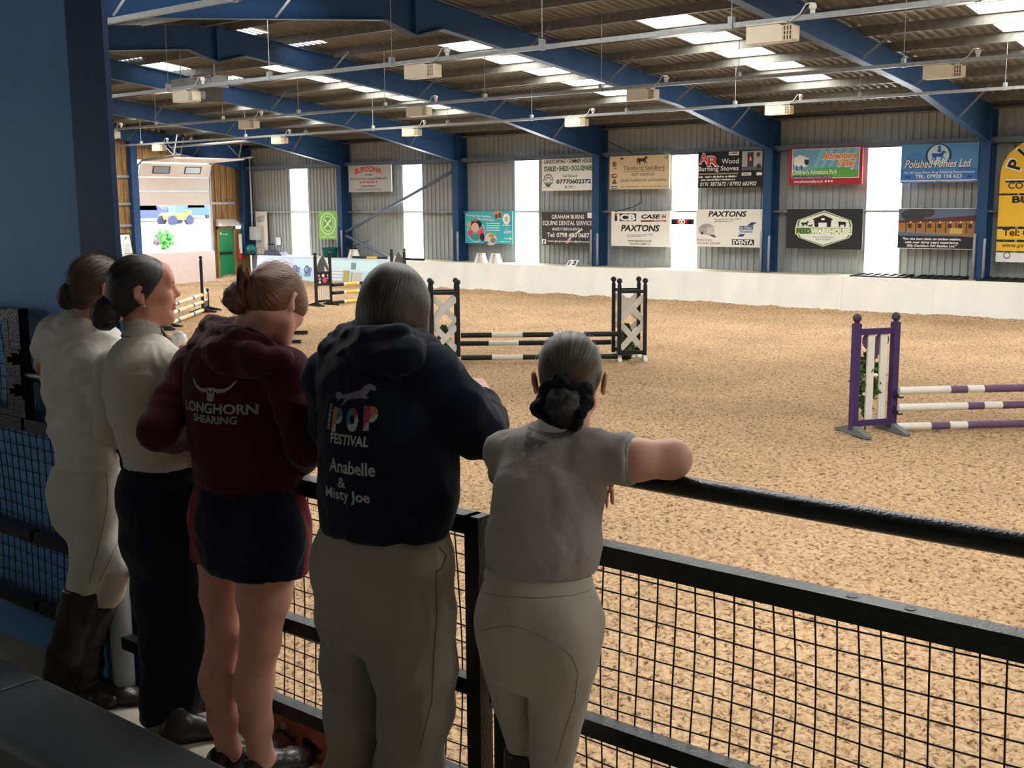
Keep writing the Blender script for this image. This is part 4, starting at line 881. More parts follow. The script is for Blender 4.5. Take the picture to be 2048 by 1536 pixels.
m = MB(); leaves(m, (-5.93, 14.62, .62), (.16, .2, .42), 240, .1, 5); m.build('foliage', M['leaf'], fl)
rnd = random.Random(8)
for k in range(9):
    m = MB(); c = (-5.93 + rnd.uniform(-.22, .16), 14.62 + rnd.uniform(-.2, .2), rnd.uniform(.35, 1.0)); m.ball(c, .035, 6, .7); m.build('flower', M['paper'], fl)
m = MB(); m.tube([(-5.93, 14.62, 0), (-5.93, 14.62, .9)], .012, 6); m.build('stem', M['leaf'], fl)
pd = np.array((.71, .704)); E = Bq + pd * .05 + np.array((.05, -.05)); PP = mat('faded purple paint', rgb(104, 78, 108), .55, var=.1)
pw = [(.83, Wh), (.28, PP), (.27, Wh), (1.05, PP), (.3, Wh), (.3, PP), (.8, Wh)]
pw2 = [(1.12, Wh), (.27, PP), (.3, Wh), (.42, PP), (.3, Wh), (.5, PP), (.9, Wh)]; pw3 = [(.52, Wh), (.3, PP), (.28, Wh), (1.2, PP), (.3, Wh), (.3, PP), (.8, Wh)]
for z, bb, w in ((.55, pw, 'topmost'), (.325, pw2, 'middle'), (.07, pw3, 'lowest')):
    pole(z3(E, z), z3(E + pd * 3.2, z), bb, .05, f'{w} purple and white pole at the right edge', 'purple and white poles')

# black and yellow jump with horse heads, near the corner
YB = M['yellow_paint']
def wing_horse(p, q, lab, face):
    p = np.array(p); q = np.array(q); W = np.linalg.norm(q - p); rz = math.atan2(q[1] - p[1], q[0] - p[0])
    t = thing('jump_wing', lab, 'jump wing', (p[0], p[1], 0), 0, G)
    for x in (0, W): m = MB(); post(m, x, 1.48, .07, .05); m.build('post', B_, None).parent = t
    for bb_ in ((0, W, -.03, .03, .98, 1.02), (0, W, -.03, .03, .6, .66), (0, W, -.03, .03, .1, .17)): m = MB(); m.box(*bb_); m.build('crossbar', B_, None).parent = t
    fx = (lambda u: W - u * W) if face < 0 else (lambda u: u * W)
    hh = [(.05, 1.0), (.12, 1.16), (.28, 1.36), (.42, 1.44), (.5, 1.50), (.56, 1.44), (.66, 1.36), (.9, 1.08), (.86, 1.03), (.74, 1.1), (.62, 1.22), (.58, 1.1), (.62, 1.0)]
    m = MB(); m.prism([(fx(u), z) for u, z in hh], lambda u, w, dd: (u, -.02 + dd, w), .03); m.build('horse_head', mat('grey horse paint', rgb(74, 76, 78), .6) if not bpy.data.materials.get('grey horse paint') else bpy.data.materials['grey horse paint'], None).parent = t
    m = MB(); m.prism([(fx(.56), 1.0), (fx(.5), 1.2), (fx(.6), 1.34), (fx(.72), 1.38), (fx(.97), 1.18), (fx(.97), 1.0)], lambda u, w, dd: (u, 0.0 + dd, w), .02); m.build('horse_head', Wh, None).parent = t
    m = MB(); m.box(.03, W - .03, -.012, .012, .66, .98); m.build('panel', M['ink'], None).parent = t
    m = MB(); rn = random.Random(3)
    cols = [ink(210, 60, 80), ink(236, 226, 220), ink(120, 140, 190), ink(230, 150, 150)]
    for k, (u, z, r, ci) in enumerate(((.5, .9, .05, 1), (.6, .76, .085, 0), (.2, .9, .035, 3), (.25, .8, .05, 2), (.25, .7, .04, 1), (.8, .9, .03, 3), (.8, .82, .035, 2))):
        mm = MB(); mm.add([(u * W + r * math.cos(a), -.014 - .001 * k, z + r * math.sin(a)) for a in np.linspace(0, 6.283, 14, endpoint=False)], [tuple(range(14))]); mm.build('painted_flower', cols[ci], None).parent = t
    for k in range(6): m = MB(); x = .06 + (W - .12) * k / 5; m.box(x - .012, x + .012, -.01, .01, .16, .62); m.build('slat', Wh, None).parent = t
    for x in (0, W): m = MB(); foot(m, x, .38, .06); m.build('foot', B_, None).parent = t
    t.rotation_euler = (0, 0, rz); return t
ay = np.array((.02, 1.0)); P0 = np.array((-26.38, 22.98)); P1 = P0 + .52 * np.array((.12, .99)); P2 = np.array((-26.16, 25.95)); P3 = P2 + .55 * np.array((.05, 1))
wing_horse(P0, P1, 'black horse head wing with flower panel, left end of the yellow striped jump', 1)
wing_horse(P2, P3, 'black wing with a white edged horse head, far end of the yellow striped jump', -1)
yb_ = [(.75, B_), (.16, Wh), (.8, YB), (.16, Wh), (.75, B_), (.16, Wh), (.8, YB), (.16, Wh), (.7, B_)]
for z, w in ((.60, 'topmost'), (.36, 'middle'), (.07, 'lowest')):
    pole(z3(P1 + np.array((.06, .03)), z), z3(P2 + np.array((.06, -.03)), z), yb_, .05, f'{w} black and yellow pole between the horse head wings', 'black and yellow poles')
pole((-32.3, 30.0, 1.03), (-28.6, 29.98, 1.03), [(.7, B_), (.5, YB), (.5, B_), (.2, Wh), (.22, B_), (.2, Wh), (1.0, B_)], .045, 'black pole with one yellow and two white bands lying on the ledge', 'black and yellow poles')

# pale yellow and white jump by the end wall, mostly behind the girls' heads
Q0 = np.array((-27.5, 19.74)); Q1 = np.array((-27.95, 20.24))
def wing_slope(p, q, lab):
    p = np.array(p); q = np.array(q); W = np.linalg.norm(q - p); rz = math.atan2(q[1] - p[1], q[0] - p[0])
    t = thing('jump_wing', lab, 'jump wing', (p[0], p[1], 0), 0, G)
    m = MB(); post(m, 0, 1.48, .075, .05); m.build('post', B_, None).parent = t
    m = MB(); post(m, W, .52, .07, .05); m.build('post', B_, None).parent = t
    m = MB(); m.prism([(.03, .3), (W - .03, .3), (W - .03, .5), (.2, .72), (.08, 1.15), (.03, 1.2)], lambda u, w, dd: (u, -.012 + dd, w), .024); m.build('panel', Wh, None).parent = t
    m = MB(); m.prism([(.05, .14), (W - .03, .14), (W - .03, .29), (.05, .29)], lambda u, w, dd: (u, -.012 + dd, w), .024); m.build('panel', bpy.data.materials['grey horse paint'], None).parent = t
    m = MB(); m.prism([(W * .5, .36), (W - .05, .36), (W - .05, .48), (W * .6, .5)], lambda u, w, dd: (u, -.02 + dd, w), .04); m.build('painted_patch', ink(220, 120, 80), None).parent = t
    for x in (0, W): m = MB(); foot(m, x, .38, .06); m.build('foot', B_, None).parent = t
    t.rotation_euler = (0, 0, rz)
wing_slope(Q0, Q1, 'tall black post wing with a sloping white panel, nearest the green door')
Q2 = np.array((-25.0, 16.85)); wing_slope(Q2, Q2 + np.array((.42, -.5)), 'near wing of the pale yellow jump, mostly behind the girl in profile')
py_ = mat('pale yellow paint', rgb(240, 214, 140), .5)
pb = [(.5, py_), (.55, Wh), (.18, B_), (.4, Wh), (.6, py_), (.55, Wh), (.18, B_), (.5, Wh), (.4, py_)]
for z, w in ((.50, 'topmost'), (.30, 'middle'), (.07, 'lowest')):
    pole(z3(Q0 + np.array((.05, -.06)), z), z3(Q2 + np.array((-.03, .05)), z), pb, .052, f'{w} pale yellow and white pole leading to the tall black post', 'pale yellow poles')
t = thing('artificial_grass_plant', 'pale green grassy plant at the near wing of the pale yellow jump', 'plant', (-24.3, 16.4, 0))
m = MB(); rnd = random.Random(12)
for k in range(90):
    a = rnd.uniform(0, 6.28); L = rnd.uniform(.25, .5); dx, dy = math.cos(a), math.sin(a); w = .012
    p = [(-24.3 + dx * L * s * .8, 16.4 + dy * L * s * .8, L * (1.5 * s - .9 * s * s) + .05) for s in (0, .35, .7, 1)]
    m.add([(q[0] - dy * w * (1 - s), q[1] + dx * w * (1 - s), q[2]) for q, s in zip(p, (0, .2, .5, .95))] + [(q[0] + dy * w * (1 - s), q[1] - dx * w * (1 - s), q[2]) for q, s in zip(p, (0, .2, .5, .95))], [(0, 1, 5, 4), (1, 2, 6, 5), (2, 3, 7, 6)])
m.build('blades', mat('pale grass', rgb(150, 160, 90), .7, var=.3, scale=30), t); MB().lathe((-24.3, 16.4, 0), [(.1, 0), (.12, .1), (.1, .1)], 10).build('pot', M['black_paint'], t)

# low filler standing edge on beyond the girl in the maroon hoodie
a, b_ = np.array((-21.1, 17.62)), np.array((-19.75, 16.25)); dd_ = (b_ - a) / np.linalg.norm(b_ - a)
t = thing('jump_filler', 'white and pale blue low jump filler on dark feet beyond the maroon hoodie', 'jump filler', (a[0], a[1], 0))
m = MB(); m.bar((*a, .3), (*b_, .3), .05, .4); m.build('panel', mat('pale blue filler', rgb(206, 226, 240), .5, var=.05), t)
m = MB(); m.bar((*a, .52), (*b_, .52), .08, .05); m.build('cap_rail', Wh, t)
for p in (a + dd_ * .06, b_ - dd_ * .06):
    m = MB(); n2 = np.array((dd_[1], -dd_[0])); m.bar((*(p - n2 * .35), .05), (*(p + n2 * .45), .05), .08, .08); m.build('foot', B_, t)
    m = MB(); m.tube([(*(p + n2 * .05), .3), (*(p + n2 * .12), .32), (*(p + n2 * .2), .2), (*(p + n2 * .2), .08)], .02, 6); m.build('stay', Wh, t)
# ------------------------------------------------------------------ gallery railing, bench, kerb
YF = 2.2; D_ = M['dark_steel']
fe = thing('gallery_railing', 'dark steel mesh railing along the gallery edge that the girls lean on', 'railing', (-1.9, YF, GF))
top = MB(); xs = np.linspace(-4.22, 1.6, 30)
top.tube([(x, YF, 2.396 + .003 * math.sin(x * 2.1)) for x in xs], .024, 14); top.build('top_rail', D_, fe, True)
for nm, z in (('mesh_rail', 2.2), ('middle_rail', 1.752), ('bottom_rail', 1.466)):
    h = .05 if nm == 'mesh_rail' else .044
    for xa, xb in ((-9.0, -4.225), (-4.2, -1.928), (-1.872, .42), (.45, 1.6)):
        m = MB(); n = 8; q = np.linspace(xa, xb, n)
        for a, b in zip(q, q[1:]): m.bar((a, YF, z), (b, YF, z), h, h)
        m.build(nm, D_, fe)
for x in (-1.90 - .025, -1.85 + .02, .43): MB().box(x - .024, x + .024, YF - .025, YF + .025, GF, 2.225).build('post', D_, fe)
MB().box(-2.96, -2.91, YF + .025, YF + .06, GF, 2.37).build('post', D_, fe); MB().box(1.5, 1.55, YF + .025, YF + .06, GF, 2.37).build('post', D_, fe)
holes = MB()
for x in (-.905, -.785): holes.lathe((x, YF, 2.2252), [(.012, 0), (.012, .001)], 12)
holes.build('bolt_hole', M['black_paint'], fe)
def mesh_panel(xa, xb, za, zb, pitch, parent, y=YF + .03, amp=.006):
    m = MB(); k = 0; x = xa + .02
    wob = lambda x, z: y + amp * math.sin(x * 7 + z * 5) + .012 * math.sin((z - za) / (zb - za) * math.pi)
    while x < xb:
        jx = .003 * math.sin(x * 31); zs = np.linspace(za, zb, 9); m.tube([(x + jx * math.sin(z * 9) + .006 * math.sin(z * 6 + x * 4), wob(x, z), z) for z in zs], .0022, 5, False); x += pitch
    z = za + .02
    while z < zb:
        q = np.linspace(xa, xb, 17); m.tube([(x, wob(x, z) + .003, z + .004 * math.sin(x * 5 + z * 11)) for x in q], .0022, 5, False); z += pitch
    o = m.build('wire_mesh', M['wire'], parent, True); return o
M['wire'] = mat('black coated wire', rgb(26, 22, 20), .5, .2)
mesh_panel(-9.0, -4.22, 1.47, 2.18, .05, fe); mesh_panel(-4.2, -1.93, 1.47, 2.18, .05, fe); mesh_panel(-1.87, -1.05, 1.47, 2.18, .05, fe); mesh_panel(-1.07, -.57, 1.47, 2.18, .05, fe); mesh_panel(-.57, .4, 1.47, 2.18, .05, fe)
tp_ = thing('mesh_guard', 'tall mesh guard panel bolted above the railing at the left edge', 'mesh panel', (-5.5, YF, 2.225))
m = MB(); m.box(-4.275, -4.195, YF - .02, YF + .02, 2.226, 2.645); m.build('post', D_, tp_)
m = MB(); m.box(-9, -4.275, YF - .02, YF + .02, 2.6, 2.64); m.build('top_bar', D_, tp_); m = MB(); m.box(-4.33, -4.29, YF - .015, YF + .015, 2.226, 2.6); m.build('frame', D_, tp_)
m = MB(); m.box(-9, -4.275, YF - .02, YF + .02, 2.226, 2.25); m.build('frame', D_, tp_)
mesh_panel(-9.0, -4.3, 2.25, 2.6, .05, tp_, YF, 0)
for z in (2.455, 2.335):
    m = MB(); m.tube([(-4.225, YF - .05, z), (-4.225, YF - .02, z)], .024, 10); m.tube([(-4.225, YF - .065, z), (-4.225, YF - .05, z)], .012, 6); m.build('clamp_bolt', D_, tp_)
m = MB(); m.box(-4.262, -4.19, YF - .03, YF - .02, 2.30, 2.49); m.build('clamp_plate', D_, tp_)

M['oxide'] = mat('flaking red oxide paint', rgb(150, 84, 66), .7, var=.25, scale=6, bump=.3, bscale=40)
ke = thing('kerb_channel', 'flaking red oxide steel channel edging the gallery floor', 'kerb', (-1.5, 2.33, GF))
m = MB(); m.box(-3.6, 2.5, 2.322, 2.33, GF, GF + .14); m.box(-3.6, 2.5, 2.33, 2.37, GF + .132, GF + .14); m.build('channel', M['oxide'], ke)
for x in (-3.3, -2.9, -2.5, -2.1, -1.4, -.6): m = MB(); m.tube([(x, 2.315, GF + .08), (x, 2.323, GF + .08)], .014, 10); m.build('bolt', M['galv'], ke)
m = MB(); rnd = random.Random(2)
for k in range(26):
    x = rnd.uniform(-3.5, -1.6); L = rnd.uniform(.02, .1); n = 9; m.add([(x + L * math.cos(a) * rnd.uniform(.6, 1), 2.3208, GF + .05 + .022 * math.sin(a) * rnd.uniform(.4, 1.2) + rnd.uniform(-.015, .015)) for a in np.linspace(0, 6.28, n, endpoint=False)], [tuple(range(n))])
m.build('paint_chips', mat('bare rusty steel', rgb(44, 30, 26), .8), ke)

M['vinyl'] = mat('dark grey vinyl', rgb(58, 62, 66), .45, var=.1, scale=8, bump=.12, bscale=160, spec=.35)
def pad(xa, xb, lab):
    m = MB(); pr = [(1.33, 1.575), (1.318, 1.60), (1.318, 1.645), (1.33, 1.668), (1.355, 1.68), (1.575, 1.68), (1.597, 1.668), (1.606, 1.645), (1.606, 1.60), (1.597, 1.575)]
    n = len(pr); xs = [xa, xa + .012] + list(np.linspace(xa + .05, xb - .05, 12)) + [xb - .012, xb]
    v = []
    for i, x in enumerate(xs):
        k = .9 if i in (0, len(xs) - 1) else 1.0
        v += [(x, 1.462 + (y - 1.462) * (1 - (1 - k) * .12), 1.63 + (z - 1.63) * k) for y, z in pr]
    m.add(v, [(i * n + k, i * n + (k + 1) % n, (i + 1) * n + (k + 1) % n, (i + 1) * n + k) for i in range(len(xs) - 1) for k in range(n)] + [tuple(range(n)), tuple((len(xs) - 1) * n + k for k in range(n))])
    o = m.build('bench_pad', M['vinyl'], smooth=True); o = smooth_angle(o, 50); tag(o, lab, 'bench pad', 'bench pads behind the girls')
pad(-5.2, -3.085, 'dark grey vinyl bench pad at the lower left corner, left of the seam'); pad(-3.078, -1.2, 'dark grey vinyl bench pad along the bottom edge, right of the seam')
t = thing('bench', 'black bench base under the vinyl pads at bottom left', 'bench', (-3, 1.46, GF))
m = MB(); m.box(-5.2, -1.2, 1.36, 1.57, 1.53, 1.574); m.build('seat_board', M['black_paint'], t)
for x in (-4.6, -3.0, -1.5): m = MB(); m.box(x - .03, x + .03, 1.38, 1.55, GF, 1.53); m.build('leg', M['black_paint'], t)
# ------------------------------------------------------------------ smooth bodies: blended volumes turned into one surface
def nrm(v): v = np.asarray(v, float); return v / (np.linalg.norm(v) + 1e-12)
class Vol:
    def __init__(s, lo, hi, h):
        s.lo = np.array(lo, float); s.h = h; s.n = np.ceil((np.array(hi) - s.lo) / h).astype(int) + 1
        s.D = np.full(s.n, 0.2, np.float32)
        s.ax = [s.lo[i] + h * np.arange(s.n[i]) for i in range(3)]
    def _sub(s, lo, hi, pad):
        a = np.clip(np.floor((np.minimum(lo, hi) - pad - s.lo) / s.h).astype(int), 0, s.n - 1); b = np.clip(np.ceil((np.maximum(lo, hi) + pad - s.lo) / s.h).astype(int) + 1, 1, s.n)
        sl = tuple(slice(a[i], b[i]) for i in range(3))
        if any(b[i] <= a[i] for i in range(3)): return None, None
        g = np.meshgrid(*[s.ax[i][sl[i]].astype(np.float32) for i in range(3)], indexing='ij')
        return sl, np.stack(g, -1)
    def _mix(s, sl, d, k, op):
        A = s.D[sl]
        if op == 'add':
            if k > 0: h = np.maximum(k - np.abs(A - d), 0) / k; s.D[sl] = np.minimum(A, d) - h * h * k * .25
            else: s.D[sl] = np.minimum(A, d)
        elif op == 'cut':
            d = -d
            if k > 0: h = np.maximum(k - np.abs(A - d), 0) / k; s.D[sl] = np.maximum(A, d) + h * h * k * .25
            else: s.D[sl] = np.maximum(A, d)
    def cap(s, a, b, ra, rb, L=None, k=.02, op='add'):
        """tapered capsule; ra, rb = radius or (half width along L, half depth)"""
        a = np.array(a, float); b = np.array(b, float); wa, da = ra if hasattr(ra, '__len__') else (ra, ra); wb, db = rb if hasattr(rb, '__len__') else (rb, rb)
        pad = max(wa, da, wb, db) + .05 + k; sl, P = s._sub(np.minimum(a, b), np.maximum(a, b), pad)
        if sl is None: return s
        ab = b - a; h = np.clip(((P - a) @ ab) / max(ab @ ab, 1e-12), 0, 1)
        q = P - a - h[..., None] * ab
        if L is None or (abs(wa - da) < 1e-6 and abs(wb - db) < 1e-6): d = np.sqrt((q * q).sum(-1)) - (wa + (wb - wa) * h)
        else:
            L = nrm(L); u = q @ L; w2 = np.maximum((q * q).sum(-1) - u * u, 0); W = wa + (wb - wa) * h; D = da + (db - da) * h
            k0 = np.sqrt((u / W) ** 2 + w2 / D ** 2); k1 = np.sqrt((u / W ** 2) ** 2 + w2 / D ** 4); d = k0 * (k0 - 1) / np.maximum(k1, 1e-6)
            d = np.where(k0 < .2, -np.minimum(W, D) * .8, d)
        s._mix(sl, d.astype(np.float32), k, op); return s
    def chain(s, pts, rs, L=None, k=.02):
        for i in range(len(pts) - 1): s.cap(pts[i], pts[i + 1], rs[i], rs[i + 1], L, k)
        return s
    def ell(s, c, r, R=None, k=.02, op='add'):
        """ellipsoid, R rows = its axes"""
        c = np.array(c, float); r = np.array(r, float); R = np.eye(3) if R is None else np.array(R)
        sl, P = s._sub(c, c, max(r) + .05 + k)
        if sl is None: return s
        q = (P - c) @ R.T; k0 = np.sqrt(((q / r) ** 2).sum(-1)); k1 = np.sqrt(((q / r ** 2) ** 2).sum(-1)); d = k0 * (k0 - 1) / np.maximum(k1, 1e-6)
        d = np.where(k0 < .2, -min(r) * .8, d)
        s._mix(sl, d.astype(np.float32), k, op); return s
    def half(s, p, n, k=.006):
        """keep what lies behind the plane (p, n)"""
        n = nrm(n); g = np.meshgrid(*[x.astype(np.float32) for x in s.ax], indexing='ij')
        d = (g[0] - p[0]) * n[0] + (g[1] - p[1]) * n[1] + (g[2] - p[2]) * n[2]
        A = s.D; h = np.maximum(k - np.abs(A - d), 0) / k; s.D = (np.maximum(A, d) + h * h * k * .25).astype(np.float32); return s
    def mesh(s):
        D = s.D; n = np.array(D.shape); S = D < 0
        c = np.zeros(n - 1, np.int8)
        for i in (0, 1):
            for j in (0, 1):
                for k in (0, 1): c += S[i:n[0] - 1 + i, j:n[1] - 1 + j, k:n[2] - 1 + k]
        act = np.argwhere((c > 0) & (c < 8)); idx = np.full(n - 1, -1, np.int64); idx[tuple(act.T)] = np.arange(len(act))
        acc = np.zeros((len(act), 3)); cnt = np.zeros(len(act))
        cor = [(i, j, k) for i in (0, 1) for j in (0, 1) for k in (0, 1)]
        for a in cor:
            for ax in range(3):
                if a[ax]: continue
                b = list(a); b[ax] = 1
                da = D[tuple((act + a).T)]; db = D[tuple((act + b).T)]; m = (da < 0) != (db < 0)
                t = np.where(m, da / np.where(m, da - db, 1), 0); p = np.tile(np.array(a, float), (len(act), 1)); p[:, ax] += t
                acc[m] += p[m]; cnt[m] += 1
        V = s.lo + s.h * (act + acc / np.maximum(cnt, 1)[:, None]); F = []
        for ax in range(3):
            o = [slice(1, -1)] * 3; A = [slice(1, n[i] - 1) for i in range(3)]; B = list(A)
            A[ax] = slice(0, n[ax] - 1); B[ax] = slice(1, n[ax])
            sa = S[tuple(A)]; sb = S[tuple(B)]; e = np.argwhere(sa != sb); off = np.array([1, 1, 1]); off[ax] = 0; e = e + off
            flip = S[tuple(e.T)]
            u, v = (ax + 1) % 3, (ax + 2) % 3
            q = []
            for du, dv in ((0, 0), (-1, 0), (-1, -1), (0, -1)):
                p = e.copy(); p[:, u] += du; p[:, v] += dv; q.append(idx[tuple(p.T)])
            q = np.stack(q, 1); q[~flip] = q[~flip][:, ::-1]; F.append(q)
        F = np.concatenate(F); F = F[(F >= 0).all(1)]
        return V, F
def relax(V, F, it=2, w=.5):
    n = len(V)
    for _ in range(it):
        acc = np.zeros_like(V); cnt = np.zeros(n)
        for a, b in ((0, 1), (1, 2), (2, 3), (3, 0)):
            for x, y in ((F[:, a], F[:, b]), (F[:, b], F[:, a])):
                for c in range(3): acc[:, c] += np.bincount(x, V[y, c], n)
                cnt += np.bincount(x, minlength=n)
        V = V * (1 - w) + w * acc / np.maximum(cnt, 1)[:, None]
    return V
def normals(V, F):
    a = V[F[:, 2]] - V[F[:, 0]]; b = V[F[:, 3]] - V[F[:, 1]]; fn = np.cross(a, b); N = np.zeros_like(V)
    for k in range(4):
        for c in range(3): N[:, c] += np.bincount(F[:, k], fn[:, c], len(V))
    return N / (np.linalg.norm(N, axis=1)[:, None] + 1e-12)
def raw_mesh(name, V, F, m, parent, origin):
    me = bpy.data.meshes.new(name); P = (V - origin).astype(np.float32)
    me.vertices.add(len(P)); me.vertices.foreach_set('co', P.ravel())
    me.loops.add(F.size); me.loops.foreach_set('vertex_index', F.astype(np.int32).ravel())
    me.polygons.add(len(F)); me.polygons.foreach_set('loop_start', np.arange(0, F.size, 4, dtype=np.int32)); me.polygons.foreach_set('use_smooth', np.ones(len(F), bool))
    me.update(calc_edges=True); me.validate()
    for q in (m if isinstance(m, (list, tuple)) else [m]): me.materials.append(q)
    o = bpy.data.objects.new(name, me); COL.objects.link(o)
    if parent is not None: o.parent = parent
    return o
def folds(V, N, amp, freq, stretch, seed, ridge=True):
    """cloth folds: push the surface along its normal by a stretched noise"""
    off = Vector((seed * 7.1, seed * 3.3, seed * 1.7)); d = np.empty(len(V))
    for i, p in enumerate(V * np.array(stretch) * freq):
        q = Vector(p) + off; q = q + Vector((mnoise.noise(q * .7), mnoise.noise(q * .7 + Vector((9, 2, 5))), mnoise.noise(q * .7 + Vector((3, 8, 1))))) * .8
        v = mnoise.noise(q); d[i] = (1 - 2.2 * abs(v)) if ridge else v
    return V + N * (d * amp)[:, None] if not hasattr(amp, '__len__') else V + N * (d * amp)[:, None]

class Person:
    def __init__(s, name_label, base, yaw_deg):
        a = math.radians(yaw_deg); s.f = np.array((math.cos(a), math.sin(a), 0)); s.r = np.array((s.f[1], -s.f[0], 0)); s.base = np.array(base, float)
        s.root = thing('person', name_label, 'person', base, group='girls at the railing')
    def part(s, vol, name, m, it=2, fold=None, parent=None, post=None):
        V, F = vol.mesh(); V = relax(V, F, it)
        if fold: 
            for q in fold: V = folds(V, normals(V, F), *q)
        if post: V = post(V)
        p = parent or s.root
        o = raw_mesh(name, V, F, m, p, s.base); return o
def box_of(pts, pad=.2): P = np.array([p[:3] for p in pts]); return P.min(0) - pad, P.max(0) + pad
def px2m(hw, p): return hw * depth(p) / FPX
def width_for(hw_px, p, D, r):
    """half width along r so that an ellipse of half depth D shows hw_px either side"""
    m = px2m(hw_px, p); vr = AX[:, 0].copy(); vr[2] = 0; vr = nrm(vr); c = abs(float(vr @ r)); s_ = math.sqrt(max(1 - c * c, 0))
    return max(math.sqrt(max(m * m - (D * s_) ** 2, (.35 * m) ** 2)) / max(c, .3), .02)

SKIN = {}
def skin(name, c, red=0.12):
    m = mat(name, c, .55, var=.06, scale=18, spec=.35); b = m.node_tree.nodes['Principled BSDF']
    b.inputs['Subsurface Weight'].default_value = .12; b.inputs['Subsurface Radius'].default_value = (.012, .005, .003); return m
def hair_mat(name, c1, c2, scale=1.0):
    m = bpy.data.materials.new(name); m.use_nodes = True; nt = m.node_tree; b = nt.nodes['Principled BSDF']
    at_ = nt.nodes.new('ShaderNodeUVMap'); mp = nt.nodes.new('ShaderNodeMapping'); mp.inputs['Scale'].default_value = (90 * scale, 1.6, 1)
    n = nt.nodes.new('ShaderNodeTexNoise'); n.inputs['Scale'].default_value = 1.0; n.inputs['Detail'].default_value = 5
    nt.links.new(at_.outputs[0], mp.inputs[0]); nt.links.new(mp.outputs[0], n.inputs['Vector'])
    cr = nt.nodes.new('ShaderNodeValToRGB'); cr.color_ramp.elements[0].position = .34; cr.color_ramp.elements[0].color = c1; cr.color_ramp.elements[1].position = .68; cr.color_ramp.elements[1].color = c2
    nt.links.new(n.outputs[0], cr.inputs[0]); nt.links.new(cr.outputs[0], b.inputs['Base Color'])
    bp = nt.nodes.new('ShaderNodeBump'); bp.inputs['Strength'].default_value = .8; bp.inputs['Distance'].default_value = .004
    nt.links.new(n.outputs[0], bp.inputs['Height']); nt.links.new(bp.outputs[0], b.inputs['Normal'])
    b.inputs['Roughness'].default_value = .42; b.inputs['Specular IOR Level'].default_value = .45
    return m
def hair_uv(o, origin, pole, axis, ref):
    """strand coordinates: u = angle round the axis through the bun, v = distance from it"""
    me = o.data; uv = me.uv_layers.new(name='strand'); P = np.empty(len(me.vertices) * 3, np.float32); me.vertices.foreach_get('co', P); P = P.reshape(-1, 3) + origin
    q = P - pole; axis = nrm(axis); x = nrm(ref - axis * (ref @ axis)); y = np.cross(axis, x)
    d = np.linalg.norm(q, axis=1); u = np.arctan2(q @ y, q @ x) / (2 * math.pi); v = np.arccos(np.clip((q @ axis) / np.maximum(d, 1e-6), -1, 1))
    L = np.empty(len(me.loops), np.int32); me.loops.foreach_get('vertex_index', L)
    U = u[L].reshape(-1, 4); w = U.max(1) - U.min(1) > .5; U[w] = np.where(U[w] < 0, U[w] + 1, U[w])
    uv.data.foreach_set('uv', np.stack([U.ravel(), v[L]], 1).astype(np.float32).ravel())

